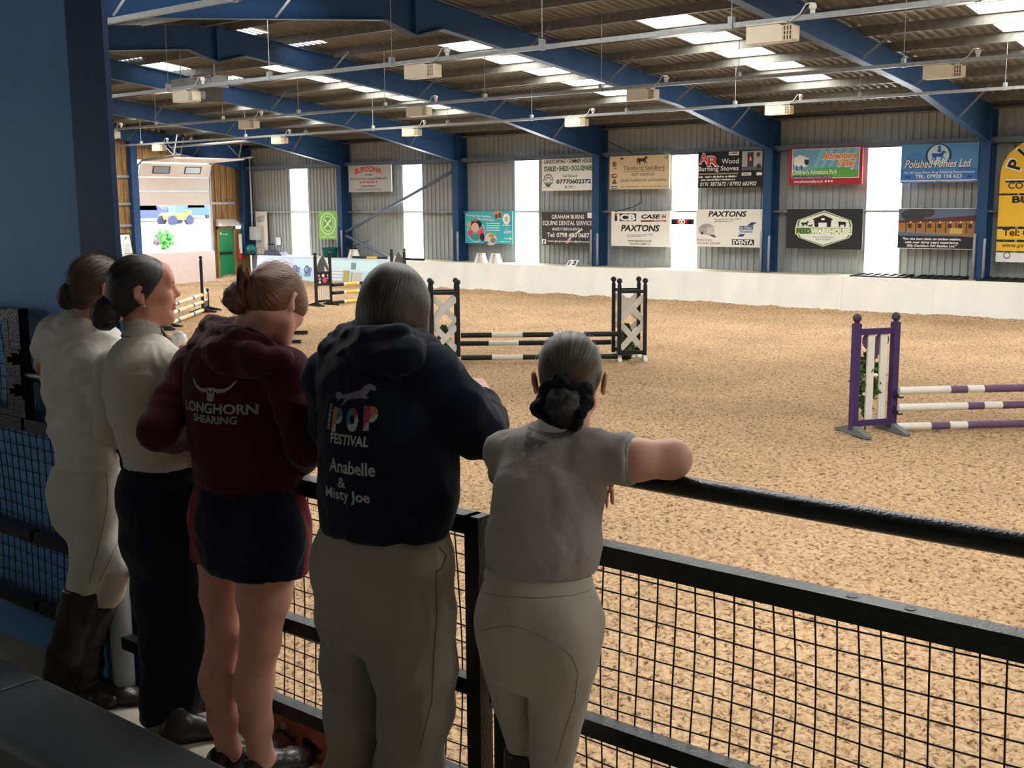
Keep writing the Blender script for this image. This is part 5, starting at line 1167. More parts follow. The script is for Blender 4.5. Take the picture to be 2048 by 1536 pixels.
class Head:
    def __init__(s, c, yaw, pitch=0.0, roll=0.0, sc=1.0):
        """c = middle of the skull, yaw = compass of the face in degrees, pitch < 0 looks down"""
        a = math.radians(yaw); p = math.radians(pitch); f = np.array((math.cos(a) * math.cos(p), math.sin(a) * math.cos(p), math.sin(p))); r = nrm(np.cross(f, (0, 0, 1))); u = np.cross(r, f)
        q = math.radians(roll); s.r = r * math.cos(q) + u * math.sin(q); s.u = np.cross(s.r, f); s.f = f; s.c = np.array(c, float); s.s = sc; s.R = np.array([s.r, s.f, s.u])
    def P(s, x, y, z): return s.c + s.s * (x * s.r + y * s.f + z * s.u)
    def ell(s, V, c, r, k=.02, op='add', tilt=None):
        R = s.R
        if tilt is not None:
            ax, an = tilt; R = np.array([np.array(Matrix.Rotation(math.radians(an), 3, Vector(tuple(s.R[ax]))) @ Vector(tuple(v))) for v in s.R])
        V.ell(s.P(*c), np.array(r) * s.s, R, k * s.s, op)
    def skull(s, V):
        e = lambda c, r, k=.02, op='add', t=None: s.ell(V, c, r, k, op, t)
        e((0, -.012, .022), (.071, .090, .083)); e((0, .03, .0), (.064, .062, .075), .03); e((0, .042, -.05), (.053, .05, .062), .03)
        e((0, .078, -.098), (.026, .02, .018), .03); V.cap(s.P(-.05, .012, -.07), s.P(-.012, .072, -.1), .016 * s.s, .014 * s.s, None, .03 * s.s); V.cap(s.P(.05, .012, -.07), s.P(.012, .072, -.1), .016 * s.s, .014 * s.s, None, .03 * s.s)
        for x in (-1, 1):
            e((.034 * x, .068, -.028), (.024, .022, .022), .025); e((.032 * x, .094, .008), (.02, .016, .011), .014, 'cut'); e((.033 * x, .0785, .008), (.0135, .0125, .0125), .006)
            V.cap(s.P(.012 * x, .092, .026), s.P(.045 * x, .08, .028), .007 * s.s, .006 * s.s, None, .016 * s.s)
        V.cap(s.P(0, .090, .012), s.P(0, .112, -.022), .0085 * s.s, .0115 * s.s, None, .014 * s.s); 
        for x in (-1, 1): e((.011 * x, .098, -.028), (.008, .01, .007), .008)
        e((0, .092, -.05), (.02, .012, .012), .015); e((0, .0985, -.0555), (.021, .0085, .0055), .006); e((0, .0965, -.0665), (.019, .009, .006), .006); e((0, .1035, -.061), (.022, .006, .0015), .003, 'cut')
        e((0, .078, .048), (.044, .014, .028), .04)
    def ears(s, V, out=.0):
        for x in (-1, 1):
            t = (2, 18 * x)
            s.ell(V, ((.073 + out) * x, -.012, -.012), (.0065, .018, .031), .008, 'add', (1, 10 * x)); s.ell(V, ((.072 + out) * x, -.006, -.036), (.006, .010, .012), .008)
            s.ell(V, ((.0805 + out) * x, -.004, -.012), (.006, .010, .017), .004, 'cut'); V.cap(s.P((.078 + out) * x, -.026, .004), s.P((.078 + out) * x, -.026, -.025), .0045 * s.s, .004 * s.s, None, .006 * s.s)
    def neck(s, V, base, r0, r1): V.chain([s.P(0, -.02, -.05), (s.P(0, -.015, -.10) + base) / 2, base], [r0, (r0 + r1) / 2, r1], None, .025)
    def cap(s, V, thick=.007, line=(.045, .052), nape=-.075):
        """hair drawn back over the skull: the skull grown, cut by the hairline"""
        t = thick
        s.ell(V, (0, -.012, .022), (.071 + t, .090 + t, .083 + t), .02); s.ell(V, (0, .03, .005), (.064 + t, .062 + t, .075 + t), .03); s.ell(V, (0, -.045, -.03), (.054 + t, .045 + t, .05 + t), .03)
        # front hairline: slants from the crown edge down behind the ear
        V.half(s.P(0, line[1], .07), s.f * .93 - s.u * .36 * 1.0, .01)
        V.half(s.P(0, line[0], .0), s.f * .80 - s.u * .60, .012)
        V.half(s.P(0, -.03, nape), -s.u * .85 + s.f * .52, .012)
def hand(V, w, d, n, curl, side, sc=1.0, spread=.12):
    """five bent fingers. w wrist, d pointing direction, n back of the hand, side = +1 thumb on the d x n side"""
    d = nrm(d); n = nrm(n - d * (n @ d)); t = np.cross(d, n) * side; w = np.array(w, float); S = sc
    V.cap(w, w + d * .03 * S, (.026 * S, .018 * S), (.034 * S, .014 * S), t, .015); V.cap(w + d * .03 * S, w + d * .085 * S, (.036 * S, .013 * S), (.038 * S, .0115 * S), t, .012)
    for i, (o, L) in enumerate(((.030, .068), (.010, .077), (-.010, .071), (-.029, .056))):
        a = w + d * .085 * S + t * o * S; ang = curl + .06 * i; q = nrm(d + t * spread * (1.5 - i) * .35); p = a; r = .0085 * S - .0004 * i
        for j, (fr, c) in enumerate(((.42, .45), (.32, 1.0), (.26, 1.3))):
            q2 = nrm(q * math.cos(ang * c) - n * math.sin(ang * c)); e = p + q2 * L * fr * S; V.cap(p, e, r, r * .92, None, .003); p = e; r *= .92
    a = w + d * .028 * S + t * .026 * S; e = a + nrm(d * .7 + t * .62 - n * .25) * .045 * S; V.cap(a, e, .0125 * S, .0095 * S, None, .008); V.cap(e, e + nrm(d * .95 + t * .2 - n * .3) * .032 * S, .0095 * S, .008 * S, None, .003)
def shoe(V, heel, d, L=.25, w=.042, h=.055):
    d = nrm(d); s = np.cross(d, (0, 0, 1)); heel = np.array(heel, float); z = lambda k, up: heel + d * L * k + np.array((0, 0, up))
    V.chain([z(.12, .045), z(.4, .042), z(.72, .032), z(.9, .026)], [(w * .82, .042), (w * .85, .040), (w, .030), (w * .8, .022)], s, .02)
    V.half(heel + np.array((0, 0, .004)), (0, 0, -1), .004)
# ------------------------------------------------------------------ the five girls
GZ = np.array((0, 0, GF))
def tor(V, ps, T, g=0.0, k=.045):
    C = [at(a, b, Y) for a, b, hw, D, Y in T]; R = [(width_for(hw, c, D, ps.r) + g, D + g) for c, (a, b, hw, D, Y) in zip(C, T)]
    V.chain(C, R, ps.r, k); return C, R
def limb(V, L, g=0.0, k=.025):
    C = [at(a, b, Y) for a, b, hw, Y in L]; V.chain(C, [max(px2m(hw, c) + g, .012) for c, (a, b, hw, Y) in zip(C, L)], None, k); return C
def vol_for(*lists, h=.006, pad=.17, extra=()):
    P = [at(q[0], q[1], q[-1]) for L in lists for q in L] + list(extra); lo, hi = box_of(P, pad); return Vol(lo, hi, h)
def cloth(name, c, rough=.85, weave=260, bump=.25, var=.05):
    m = mat(name, c, rough, var=var, scale=9, bump=bump, bscale=weave, spec=.15); b = m.node_tree.nodes['Principled BSDF']
    b.inputs['Sheen Weight'].default_value = .14; b.inputs['Sheen Roughness'].default_value = .35; return m
def stick(ps, src, parent, name, m, center, verts, faces, up=(0, 0, 1), lift=.0022, rot=0.0):
    """lay flat print (verts in metres, u right, v up) on the back of a garment"""
    me = src.data; P = np.empty(len(me.vertices) * 3, np.float32); me.vertices.foreach_get('co', P); P = P.reshape(-1, 3).astype(float) + ps.base
    tree = BVHTree.FromPolygons([Vector(tuple(p)) for p in P], [tuple(q.vertices) for q in me.polygons]); out = []
    for a, b in verts:
        o = np.array(center) + ps.r * a + np.array(up) * b; hit = tree.ray_cast(Vector(tuple(o - ps.f * .5)), Vector(tuple(ps.f)))
        q = np.array(hit[0]) - ps.f * lift if hit[0] is not None else o
        out.append(q)
    mb = MB(); mb.add(out, faces); mb.m = 0; o = mb.build(name, m, ps.root); o.parent = src; o.location = (0, 0, 0); return o
def print_text(body, w, h, bold=.0, shear=0.0, sub=1):
    v, f = text_mesh(body, bold, shear); lo, hi = v.min(0), v.max(0)
    bm = bmesh.new(); vs = [bm.verts.new((p[0], p[1], 0)) for p in v]
    for q in f:
        try: bm.faces.new([vs[i] for i in q])
        except ValueError: pass
    bmesh.ops.triangulate(bm, faces=bm.faces)
    for _ in range(2):
        L = [e for e in bm.edges if e.calc_length() > .18]
        if L: bmesh.ops.subdivide_edges(bm, edges=L, cuts=1); bmesh.ops.triangulate(bm, faces=bm.faces)
    bm.verts.ensure_lookup_table(); bm.verts.index_update(); P = np.array([q.co[:2] for q in bm.verts]); F = [tuple(q.index for q in fc.verts) for fc in bm.faces]; bm.free()
    P = (P - (lo + hi) / 2) / (hi - lo) * np.array((w, h)); return P, F
def poly_print(pts, n=0):
    """outline -> triangles"""
    import mathutils
    tri = mathutils.geometry.tessellate_polygon([[Vector((a, b, 0)) for a, b in pts]]); bm = bmesh.new(); vs = [bm.verts.new((a, b, 0)) for a, b in pts]
    for t in tri:
        try: bm.faces.new([vs[i] for i in t])
        except ValueError: pass
    for _ in range(3):
        L = [e for e in bm.edges if e.calc_length() > .02]
        if L: bmesh.ops.subdivide_edges(bm, edges=L, cuts=1); bmesh.ops.triangulate(bm, faces=bm.faces)
    bm.verts.index_update(); P = np.array([q.co[:2] for q in bm.verts]); F = [tuple(q.index for q in fc.verts) for fc in bm.faces]; bm.free(); return P, F
def wisps(ps, name, m, parent, curves, r=.0007):
    mb = MB()
    for c in curves: mb.tube(c, [r * (1 - .6 * i / (len(c) - 1)) for i in range(len(c))], 4, False)
    o = mb.build(name, m, ps.root, True); return o
def stray(hd, n, seed, lift=.012, axis=(0, -.8, -.35)):
    """loose hairs lying a little off the drawn back hair, from the hairline towards the bun"""
    rnd = random.Random(seed); out = []; e = nrm(axis); r = np.array((.0795, .0985, .0915))
    for _ in range(n):
        a = rnd.uniform(-1.2, 1.2); b = rnd.uniform(-.2, .9); s0 = nrm((math.sin(a) * math.cos(b), math.cos(a) * .35 + math.sin(b) * .4, math.cos(a) * .9)); t0 = rnd.uniform(0, .45); t1 = t0 + rnd.uniform(.2, .5); k = rnd.uniform(0, 1) ** 2 * lift
        c = []
        for t in np.linspace(t0, min(t1, .95), 7):
            q = nrm(s0 * (1 - t) + e * t); f = math.sin(math.pi * (t - t0) / (t1 - t0)); p = q * r * (1.0 + (k / .09) * f); c.append(hd.P(p[0], p[1] - .012, p[2] + .022))
        out.append(c)
    return out
EARC = skin('ear and face skin', rgb(196, 140, 118))
SK = skin('skin', rgb(200, 148, 128)); SK_LEG = skin('leg skin', rgb(202, 150, 134)); SK_DK = skin('warm skin', rgb(186, 130, 108))
H_BLACK = hair_mat('near black hair', rgb(22, 17, 16), rgb(46, 36, 32)); H_BROWN = hair_mat('brown hair', rgb(30, 22, 18), rgb(92, 70, 50), 1.4); H_RED = hair_mat('auburn hair', rgb(58, 30, 18), rgb(140, 82, 46), 1.4); H_MOUSE = hair_mat('dark blonde hair', rgb(26, 21, 17), rgb(74, 60, 46), 1.6); H_BLOND = hair_mat('ash blonde hair', rgb(30, 24, 19), rgb(98, 82, 60), 1.5)
EYE = mat('eye white', rgb(220, 214, 208), .25); LASH = mat('dark lashes', rgb(24, 16, 14), .6); LIP = skin('lip', rgb(168, 92, 88)); SILVER = mat('silver', rgb(210, 208, 200), .25, 1.0)
SOLE = mat('rubber sole', rgb(40, 36, 32), .8); BOOT = mat('black boot leather', rgb(44, 38, 32), .34, var=.25, scale=10, bump=.25, bscale=70)

def head_parts(ps, hd, hair, hair_name='hair', cap_kw={}, bun=None, axis=None, h=.004, extra=None, pole=(0, -.02, .03)):
    V = Vol(*box_of([hd.c], .2), h); hd.cap(V, **cap_kw)
    if extra: extra(V)
    o = ps.part(V, hair_name, hair, 1)
    ax = nrm(hd.P(*axis) - hd.P(*pole)) if axis is not None else -hd.f
    hair_uv(o, ps.base, hd.P(*pole), ax, hd.u); return o

heads = []
# ================= girl with the grey polo shirt, elbow on the rail
p = Person('girl in a tight grey polo shirt and riding breeches leaning her elbow on the rail', at(1085, 1000, 2.05) * (1, 1, 0) + GZ, 108)
T = [(1080, 1300, 116, .105, 2.0), (1078, 1240, 120, .105, 2.0), (1076, 1160, 105, .088, 2.02), (1086, 1080, 107, .09, 2.03), (1098, 980, 102, .098, 2.05), (1104, 918, 88, .08, 2.08), (1114, 896, 42, .05, 2.10)]
LL = [(1022, 1310, 60, 2.0), (1030, 1400, 42, 2.05), (1050, 1490, 34, 2.10), (1048, 1620, 36, 2.10), (1044, 1800, 24, 2.1), (1044, 1860, 22, 2.1)]
RL = [(1124, 1310, 70, 2.0), (1114, 1420, 54, 2.04), (1102, 1530, 42, 2.1), (1096, 1650, 40, 2.1), (1090, 1810, 26, 2.1), (1090, 1870, 24, 2.1)]
RA = [(1184, 918, 40, 2.08), (1270, 920, 40, 2.11), (1343, 918, 37, 2.18), (1315, 922, 33, 2.24), (1235, 930, 24, 2.28), (1200, 925, 18, 2.29)]
LA = [(1018, 908, 34, 2.06), (1020, 940, 33, 2.14), (1050, 960, 30, 2.22), (1110, 940, 24, 2.28), (1150, 915, 18, 2.30)]
hd = Head(at(1140, 752, 2.13), 122, -8, 0, .93); heads.append((hd, p))
V = vol_for(T, LL, RL, RA, LA, h=.006, extra=[hd.P(0, 0, .12)])
tor(V, p, T[:5], -.03); tor(V, p, T[4:], -.02); limb(V, LL, -.01); limb(V, RL, -.01); limb(V, RA); limb(V, LA)
hd.skull(V); hd.ears(V, .013); hd.neck(V, at(1120, 868, 2.09), .05, .055)
wr = at(1193, 905, 2.30); hand(V, wr, (.18, .12, -.95), (.2, .95, .1), .22, 1, .85)
wl = at(1152, 912, 2.30); hand(V, wl, (.62, .15, .55), (-.4, .2, .85), .75, 1, .8)
p.part(V, 'body', SK, 1)
PGREY = cloth('grey polo cotton', rgb(158, 150, 146), .9, 300, .3)
V = vol_for(T, RA[:3], LA[:2], h=.0055); tor(V, p, T[2:]); C = at(1104, 905, 2.08)
V.cap(at(1010, 905, 2.07), at(1180, 905, 2.085), .05, .052, None, .05); limb(V, RA[:3], .009); limb(V, LA[:3], .004)
V.half(at(1262, 920, 2.107), nrm(at(1270, 920, 2.11) - at(1184, 918, 2.08)), .005)
zh = at(1074, 1140, 2.02)[2]; V.half((0, 0, zh), (0, 0, -1), .012)
shirt = p.part(V, 'polo_shirt', PGREY, 2, [(.0045, 9, (1, 1, .55), 3), (.002, 22, (1, 1, .7), 5)])
V = vol_for(T[-2:], h=.005); e = at(1122, 866, 2.09); V.cap(e - (0, 0, .02), e + (0, .006, .040), (.066, .068), (.056, .058), p.r, .01); V.half(e + (0, 0, .056), (0, -.15, 1), .004); p.part(V, 'collar', cloth('pale collar cotton', rgb(220, 219, 214)), 1)
e = at(1262, 920, 2.107); ax = nrm(at(1270, 920, 2.11) - at(1184, 918, 2.08)); V = Vol(*box_of([e], .1), .004); V.cap(e - ax * .03, e + ax * .03, .0565, .0565, None, .0); V.half(e + ax * .008, ax, .002); V.half(e - ax * .016, -ax, .002); p.part(V, 'sleeve_cuff', cloth('grey ribbed cuff', rgb(140, 142, 140)), 1, parent=None)
JOD = cloth('beige grey breeches', rgb(176, 168, 154), .85, 300, .2)
V = vol_for(T[:3], LL[:3], RL[:3], h=.006); tor(V, p, T[:3], .001); limb(V, LL[:3], .002, .014); limb(V, RL[:3], .002, .010)
V.ell(at(1034, 1285, 1.96), (.064, .05, .08), k=.06); V.ell(at(1122, 1288, 1.965), (.066, .05, .085), k=.05)
V.half((0, 0, at(1074, 1132, 2.02)[2]), (0, 0, 1), .006); br5 = p.part(V, 'breeches', JOD, 9, [(.0022, 10, (1, 1, .6), 8)])
V = vol_for(T[1:3], h=.006, pad=.2); tor(V, p, T[1:3], .0045); V.half((0, 0, at(1074, 1136, 2.02)[2]), (0, 0, 1), .004); V.half((0, 0, at(1074, 1190, 2.02)[2]), (0, 0, -1), .004); p.part(V, 'waistband', JOD, 1)
for nm, L in (('boot', LL[2:]), ('boot', RL[2:])):
    L = [(L[0][0], L[0][1] + 14, L[0][2], L[0][3])] + L[1:]
    V = vol_for(L, h=.007); C = limb(V, L, .008); shoe(V, np.array((C[-1][0], C[-1][1] - .06, C[-1][2] - .06)), (0, 1, 0), .23, .04); V.half((0, 0, C[0][2] + .01), (0, 0, 1), .01); p.part(V, nm, BOOT, 1, [(.003, 12, (1, 1, .5), 4)])
# seams of the breeches
def seam(ps, src, pts, m, name='seam', r=.0012):
    """a seam following the garment: pts in (px, py) of the photograph, laid on the surface"""
    me = src.data; P = np.empty(len(me.vertices) * 3, np.float32); me.vertices.foreach_get('co', P); P = P.reshape(-1, 3).astype(float) + ps.base
    tree = BVHTree.FromPolygons([Vector(tuple(q)) for q in P], [tuple(q.vertices) for q in me.polygons]); out = []
    o = np.array((0, 0, CAMZ))
    for (a, b), (c, d) in zip(pts, pts[1:]):
        for t in np.linspace(0, 1, 6)[:-1] if (c, d) != pts[-1] else np.linspace(0, 1, 6):
            q = nrm(at(a + (c - a) * t, b + (d - b) * t, 2.0) - o); hit = tree.ray_cast(Vector(tuple(o)), Vector(tuple(q)))
            if hit[0] is not None: out.append(np.array(hit[0]) - q * .0006)
    if len(out) > 3:
        mb = MB(); mb.tube(out, r, 5); s_ = mb.build(name, m, ps.root, True); s_.location = (0, 0, 0); s_.parent = src if name != 'hair_strand' else ps.root
SEAM = cloth('seam thread', rgb(146, 138, 126))
seam(p, br5, [(962, 1262), (990, 1255), (1020, 1252), (1062, 1262), (1110, 1285), (1145, 1312), (1156, 1345), (1150, 1400), (1130, 1460), (1112, 1525)], SEAM)
seam(p, br5, [(957, 1184), (1000, 1192), (1080, 1196), (1150, 1190), (1182, 1180)], SEAM)
P, F = poly_print([(-.034, .02), (.045, .008), (-.012, -.036)]); stick(p, shirt, shirt, 'dark_triangle', cloth('darker grey triangle', rgb(112, 108, 106)), at(1062, 884, 1.98), P, F, lift=.0012)  # darker grey triangle laid on the upper back of the shirt
hair = head_parts(p, hd, H_BLOND, cap_kw=dict(line=(.03, .05), nape=-.085), axis=(0, -.12, -.055))
bunc = hd.P(-.008, -.098, -.062)
SCR = cloth('black scrunchie velvet', rgb(11, 11, 14), .8, 200, .5)
V = Vol(*box_of([bunc], .13), .004)
rnd = random.Random(5)
for k in range(11):
    a = 2 * math.pi * k / 11; rr = .046 + .008 * math.sin(k * 2.3); c = bunc + hd.r * math.cos(a) * rr + hd.u * math.sin(a) * rr * .92 + hd.f * (.012 * math.sin(k * 1.7)); V.ell(c, (.021, .021, .019), None, .012)
p.part(V, 'scrunchie', SCR, 1, [(.004, 40, (1, 1, 1), 6)])
V = Vol(*box_of([bunc], .13), .004); V.ell(bunc - hd.f * .012 - hd.u * .008, (.042, .034, .044), hd.R, .01); bo = p.part(V, 'hair_bun', hair_mat('dark bun hair', rgb(9, 8, 8), rgb(26, 21, 18)), 1, [(.004, 34, (1, 1, 1), 2)]); hair_uv(bo, p.base, bunc, -hd.f, hd.u)
wisps(p, 'loose_hair', H_BLOND, None, stray(hd, 60, 3))

# ================= girl with the navy hoodie
p = Person('girl in a navy festival hoodie and grey sweatpants with straight brown hair', at(770, 1000, 2.05) * (1, 1, 0) + GZ, 102)
T = [(768, 1058, 127, .125, 2.04), (775, 985, 129, .122, 2.04), (776, 900, 126, .125, 2.04), (772, 820, 124, .125, 2.05), (760, 755, 118, .105, 2.06), (752, 715, 80, .08, 2.08)]
H = [(766, 1050, 122, .115, 2.05), (765, 1130, 126, .125, 2.05), (770, 1220, 122, .125, 2.05)]
LL = [(712, 1230, 66, 2.05), (708, 1330, 56, 2.06), (712, 1430, 52, 2.08), (714, 1560, 54, 2.08), (714, 1700, 50, 2.08), (714, 1790, 48, 2.08)]
RL = [(824, 1230, 72, 2.05), (828, 1330, 68, 2.07), (830, 1420, 62, 2.09), (818, 1540, 54, 2.09), (812, 1680, 54, 2.09), (810, 1780, 50, 2.09)]
RA = [(862, 758, 50, 2.07), (915, 815, 52, 2.11), (955, 862, 48, 2.17), (968, 842, 40, 2.25), (968, 812, 30, 2.31), (966, 795, 22, 2.34)]
LA = [(662, 760, 44, 2.06), (668, 850, 42, 2.14), (690, 880, 38, 2.22), (760, 860, 30, 2.29), (800, 840, 22, 2.31)]
hd = Head(at(793, 610, 2.16), 96, -20, 0, .90); heads.append((hd, p))
V = vol_for(T, H, LL, RL, RA, LA, h=.007, extra=[hd.P(0, 0, .12)]); tor(V, p, T, -.035); tor(V, p, H, -.03); limb(V, LL, -.02); limb(V, RL, -.02); limb(V, RA, -.012); limb(V, LA, -.012)
hd.skull(V); hd.ears(V); hd.neck(V, at(765, 705, 2.1), .052, .06)
hand(V, at(966, 796, 2.335), (-.62, .35, .32), (.3, -.2, .9), .5, -1, .95); hand(V, at(800, 840, 2.31), (.7, .3, 0), (0, .2, .95), .5, 1, .95)
p.part(V, 'body', SK, 1)
NAVY = cloth('navy fleece', rgb(18, 25, 40), .95, 320, .3, .08)
V = vol_for(T, RA, LA, h=.006, pad=.2); tor(V, p, T, 0, .06); limb(V, RA[:5], .004, .014); limb(V, LA, .004, .014); V.cap(at(668, 752, 2.07), at(858, 750, 2.08), .06, .062, None, .06)
V.half((0, 0, at(768, 1062, 2.04)[2]), (0, 0, -1), .02)
hood = p.part(V, 'hoodie', NAVY, 2, [(.007, 5, (1, 1, .7), 3), (.003, 13, (1, 1, .8), 9)])
# hood heaped round the neck
V = vol_for([(745, 690, 2.05)], h=.0055, pad=.27)
V.chain([at(668, 716, 2.12), at(668, 704, 2.03), at(742, 712, 1.985), at(816, 708, 2.01), at(850, 702, 2.10), at(846, 688, 2.18)], [.030, .034, .034, .034, .032, .026], None, .03)
V.chain([at(668, 686, 2.14), at(690, 672, 2.06), at(742, 678, 2.0), at(800, 678, 2.02), at(834, 680, 2.12), at(838, 676, 2.19)], [.022, .028, .032, .030, .026, .02], None, .012)
V.chain([at(684, 662, 2.14), at(716, 652, 2.09), at(764, 660, 2.06), at(812, 664, 2.11)], [.016, .017, .017, .015], None, .01)
V.ell(at(744, 728, 1.99), (.10, .026, .04), None, .05); p.part(V, 'hood', NAVY, 2, [(.006, 9, (1, 1, 1.4), 31), (.003, 18, (1, 1, 1), 7)])
V = vol_for(T[:1], h=.006, pad=.22); tor(V, p, [(768, 1052, 122, .12, 2.04), (768, 1075, 118, .115, 2.04)], 0); V.half((0, 0, at(768, 1046, 2.04)[2]), (0, 0, 1), .01); V.half((0, 0, at(768, 1078, 2.04)[2]), (0, 0, -1), .01); p.part(V, 'hem_band', NAVY, 1)
e = at(968, 806, 2.325); V = Vol(*box_of([e], .1), .005); V.cap(at(967, 818, 2.305), at(966, 796, 2.335), .034, .031, None, .0); p.part(V, 'cuff', cloth('navy ribbing', rgb(28, 34, 50), .9, 90, .6), 1)
SWEAT = cloth('grey marl jersey', rgb(150, 142, 130), .92, 380, .3, .07)
V = vol_for(H, LL, RL, h=.0065, pad=.2); tor(V, p, H, .004, .05); limb(V, LL, .004, .05); limb(V, RL, .004, .05); V.ell(at(716, 1170, 1.985), (.075, .06, .10), k=.09); V.ell(at(812, 1175, 2.0), (.08, .06, .10), k=.09)
V.half((0, 0, at(768, 1056, 2.04)[2]), (0, 0, 1), .01); V.half((0, 0, GF + .012), (0, 0, -1), .006)
sw = p.part(V, 'sweatpants', SWEAT, 9, [(.012, 5, (1, 1, .45), 12), (.005, 12, (1, 1, .55), 4)])
seam(p, sw, [(878, 1095), (893, 1110), (884, 1135), (872, 1143)], cloth('pocket seam', rgb(112, 106, 98)), 'pocket_seam', .003); seam(p, sw, [(872, 1145), (874, 1230), (868, 1310), (864, 1400), (840, 1500)], cloth('pocket seam', rgb(112, 106, 98)), 'seam', .0016)
for c in (at(714, 1790, 2.08), at(810, 1780, 2.09)):
    V = Vol(*box_of([c], .25), .007); shoe(V, np.array((c[0], c[1] - .03, GF)), (.1, 1, 0), .25, .045); p.part(V, 'shoe', mat('grey trainer', rgb(120, 118, 116), .7), 1)
def straight(V):
    hd.ell(V, (0, -.03, .0), (.085, .088, .105), .04); hd.ell(V, (0, -.055, -.06), (.074, .05, .075), .04); hd.ell(V, (.055, .03, -.05), (.034, .05, .085), .04); hd.ell(V, (-.055, .02, -.05), (.034, .05, .08), .04)
    hd.ell(V, (.068, .05, -.095), (.018, .026, .05), .03); hd.ell(V, (0, -.05, -.12), (.06, .032, .05), .04)
hair = head_parts(p, hd, H_MOUSE, cap_kw=dict(line=(.06, .06), nape=-.14, thick=.012), extra=straight, axis=(0, .0, .13), pole=(0, -.01, .0))
wisps(p, 'loose_hair', H_MOUSE, None, stray(hd, 26, 8, .01, (0, -.4, -.9)))
# prints on the back
mw = mat('grey white print', rgb(158, 158, 158), .8); ctr = at(700, 850, 1.95)
def pr(body, cx, cy, w, h, m, bold=.02, name='lettering', shear=0.0):
    P, F = print_text(body, w, h, bold, shear); stick(p, hood, hood, name, m, at(cx, cy, 1.95), P, F)
pr('Anabelle', 727, 926, .142, .034, mw); pr('&', 712, 955, .024, .026, mw); pr('Misty Joe', 718, 983, .142, .036, mw); pr('FESTIVAL', 722, 872, .118, .026, mw, .03, 'lettering', .05)
P, F = print_text('SPRING', .062, .011, .03); P = np.stack([-P[:, 1], P[:, 0]], 1); stick(p, hood, hood, 'lettering', mw, at(682, 826, 1.95), P, F)
for k, ch in enumerate('POP'):
    P, F = print_text(ch, .037, .060, .09); parts = {}
    for f in F:
        c = P[list(f)].mean(0); key = 0 if c[1] < -.004 + .02 * c[0] / .02 else (1 + (k + int(c[0] > .0)) % 3)
        parts.setdefault(key, []).append(f)
    for key, ff in parts.items():
        used = sorted({i for f in ff for i in f}); mp_ = {i: j for j, i in enumerate(used)}
        stick(p, hood, hood, 'lettering', (mw, mat('orange print', rgb(160, 104, 60), .8), mat('teal print', rgb(44, 104, 116), .8), mat('pink print', rgb(140, 52, 84), .8))[key], at(699 + 28 * k, 833, 1.95), P[used], [tuple(mp_[i] for i in f) for f in ff])
JUMP = [(0, .46), (.06, .56), (.14, .54), (.2, .46), (.3, .5), (.5, .62), (.66, .72), (.76, .92), (.84, 1.0), (.95, .92), (1.0, .78), (.95, .70), (.88, .76), (.84, .62), (.80, .50), (.88, .46), (.80, .38), (.7, .42), (.5, .34), (.4, .3), (.3, .16), (.22, 0), (.2, .04), (.26, .2), (.26, .32), (.16, .3), (.08, .16), (.06, .3), (.02, .3)]
P, F = poly_print([((a - .5) * .122, (b - .5) * .06) for a, b in JUMP]); stick(p, hood, hood, 'horse_motif', mat('mauve print', rgb(110, 104, 130), .8), at(722, 786, 1.95), P, F)

# ================= girl with the maroon hoodie and shorts
p = Person('red haired girl in a maroon hoodie and navy rugby shorts looking down', at(490, 1000, 2.1) * (1, 1, 0) + GZ, 108)
T = [(497, 975, 106, .11, 2.09), (494, 920, 100, .11, 2.09), (487, 850, 104, .115, 2.09), (480, 775, 108, .115, 2.10), (478, 722, 100, .095, 2.11), (485, 690, 66, .075, 2.13)]
H = [(498, 985, 104, .11, 2.1), (500, 1040, 110, .12, 2.1), (502, 1100, 104, .115, 2.1)]
LL = [(442, 1100, 50, 2.1), (440, 1190, 37, 2.1), (447, 1280, 31, 2.1), (436, 1360, 35, 2.09), (446, 1440, 27, 2.09), (456, 1490, 21, 2.1), (458, 1512, 20, 2.1)]
RL = [(540, 1100, 62, 2.1), (528, 1190, 52, 2.1), (520, 1285, 38, 2.12), (507, 1370, 38, 2.12), (514, 1450, 29, 2.12), (520, 1500, 22, 2.13), (522, 1522, 21, 2.13)]
LA = [(392, 735, 36, 2.1), (350, 800, 38, 2.01), (316, 860, 35, 1.93), (350, 866, 33, 2.05), (410, 868, 26, 2.2), (440, 866, 20, 2.24)]
RA = [(572, 745, 38, 2.12), (592, 820, 36, 2.11), (610, 895, 31, 2.12), (600, 915, 30, 2.18), (570, 900, 24, 2.27), (550, 890, 19, 2.3)]
hd = Head(at(553, 600, 2.17), 103, -36, 6, .95); heads.append((hd, p))
V = vol_for(T, H, LL, RL, RA, LA, h=.006, extra=[hd.P(0, 0, .12)]); tor(V, p, T, -.035); tor(V, p, H, -.03); limb(V, LL, 0, .03); limb(V, RL, 0, .03); limb(V, LA, -.01); limb(V, RA, -.01)
V.ell(at(432, 1350, 2.07), (.035, .035, .07), None, .04); V.ell(at(503, 1360, 2.1), (.036, .036, .07), None, .04)
hd.skull(V); hd.ears(V); V.chain([hd.P(0, -.03, -.05), at(505, 660, 2.12), at(492, 695, 2.11)], [.05, .052, .06], None, .03)
hand(V, at(440, 866, 2.24), (.75, .3, -.1), (0, .2, .95), .6, -1, .92); hand(V, at(550, 890, 2.3), (-.75, .25, -.1), (0, .2, .95), .6, 1, .92)
for c in (at(458, 1512, 2.10), at(522, 1522, 2.13)): V.cap(c, c + (.02, .12, -.035), .03, .022, None, .03)
V.half((0, 0, GF + .012), (0, 0, -1), .005)
p.part(V, 'body', SK_LEG, 1)
MAR = cloth('maroon fleece', rgb(62, 18, 30), .95, 320, .3, .1)
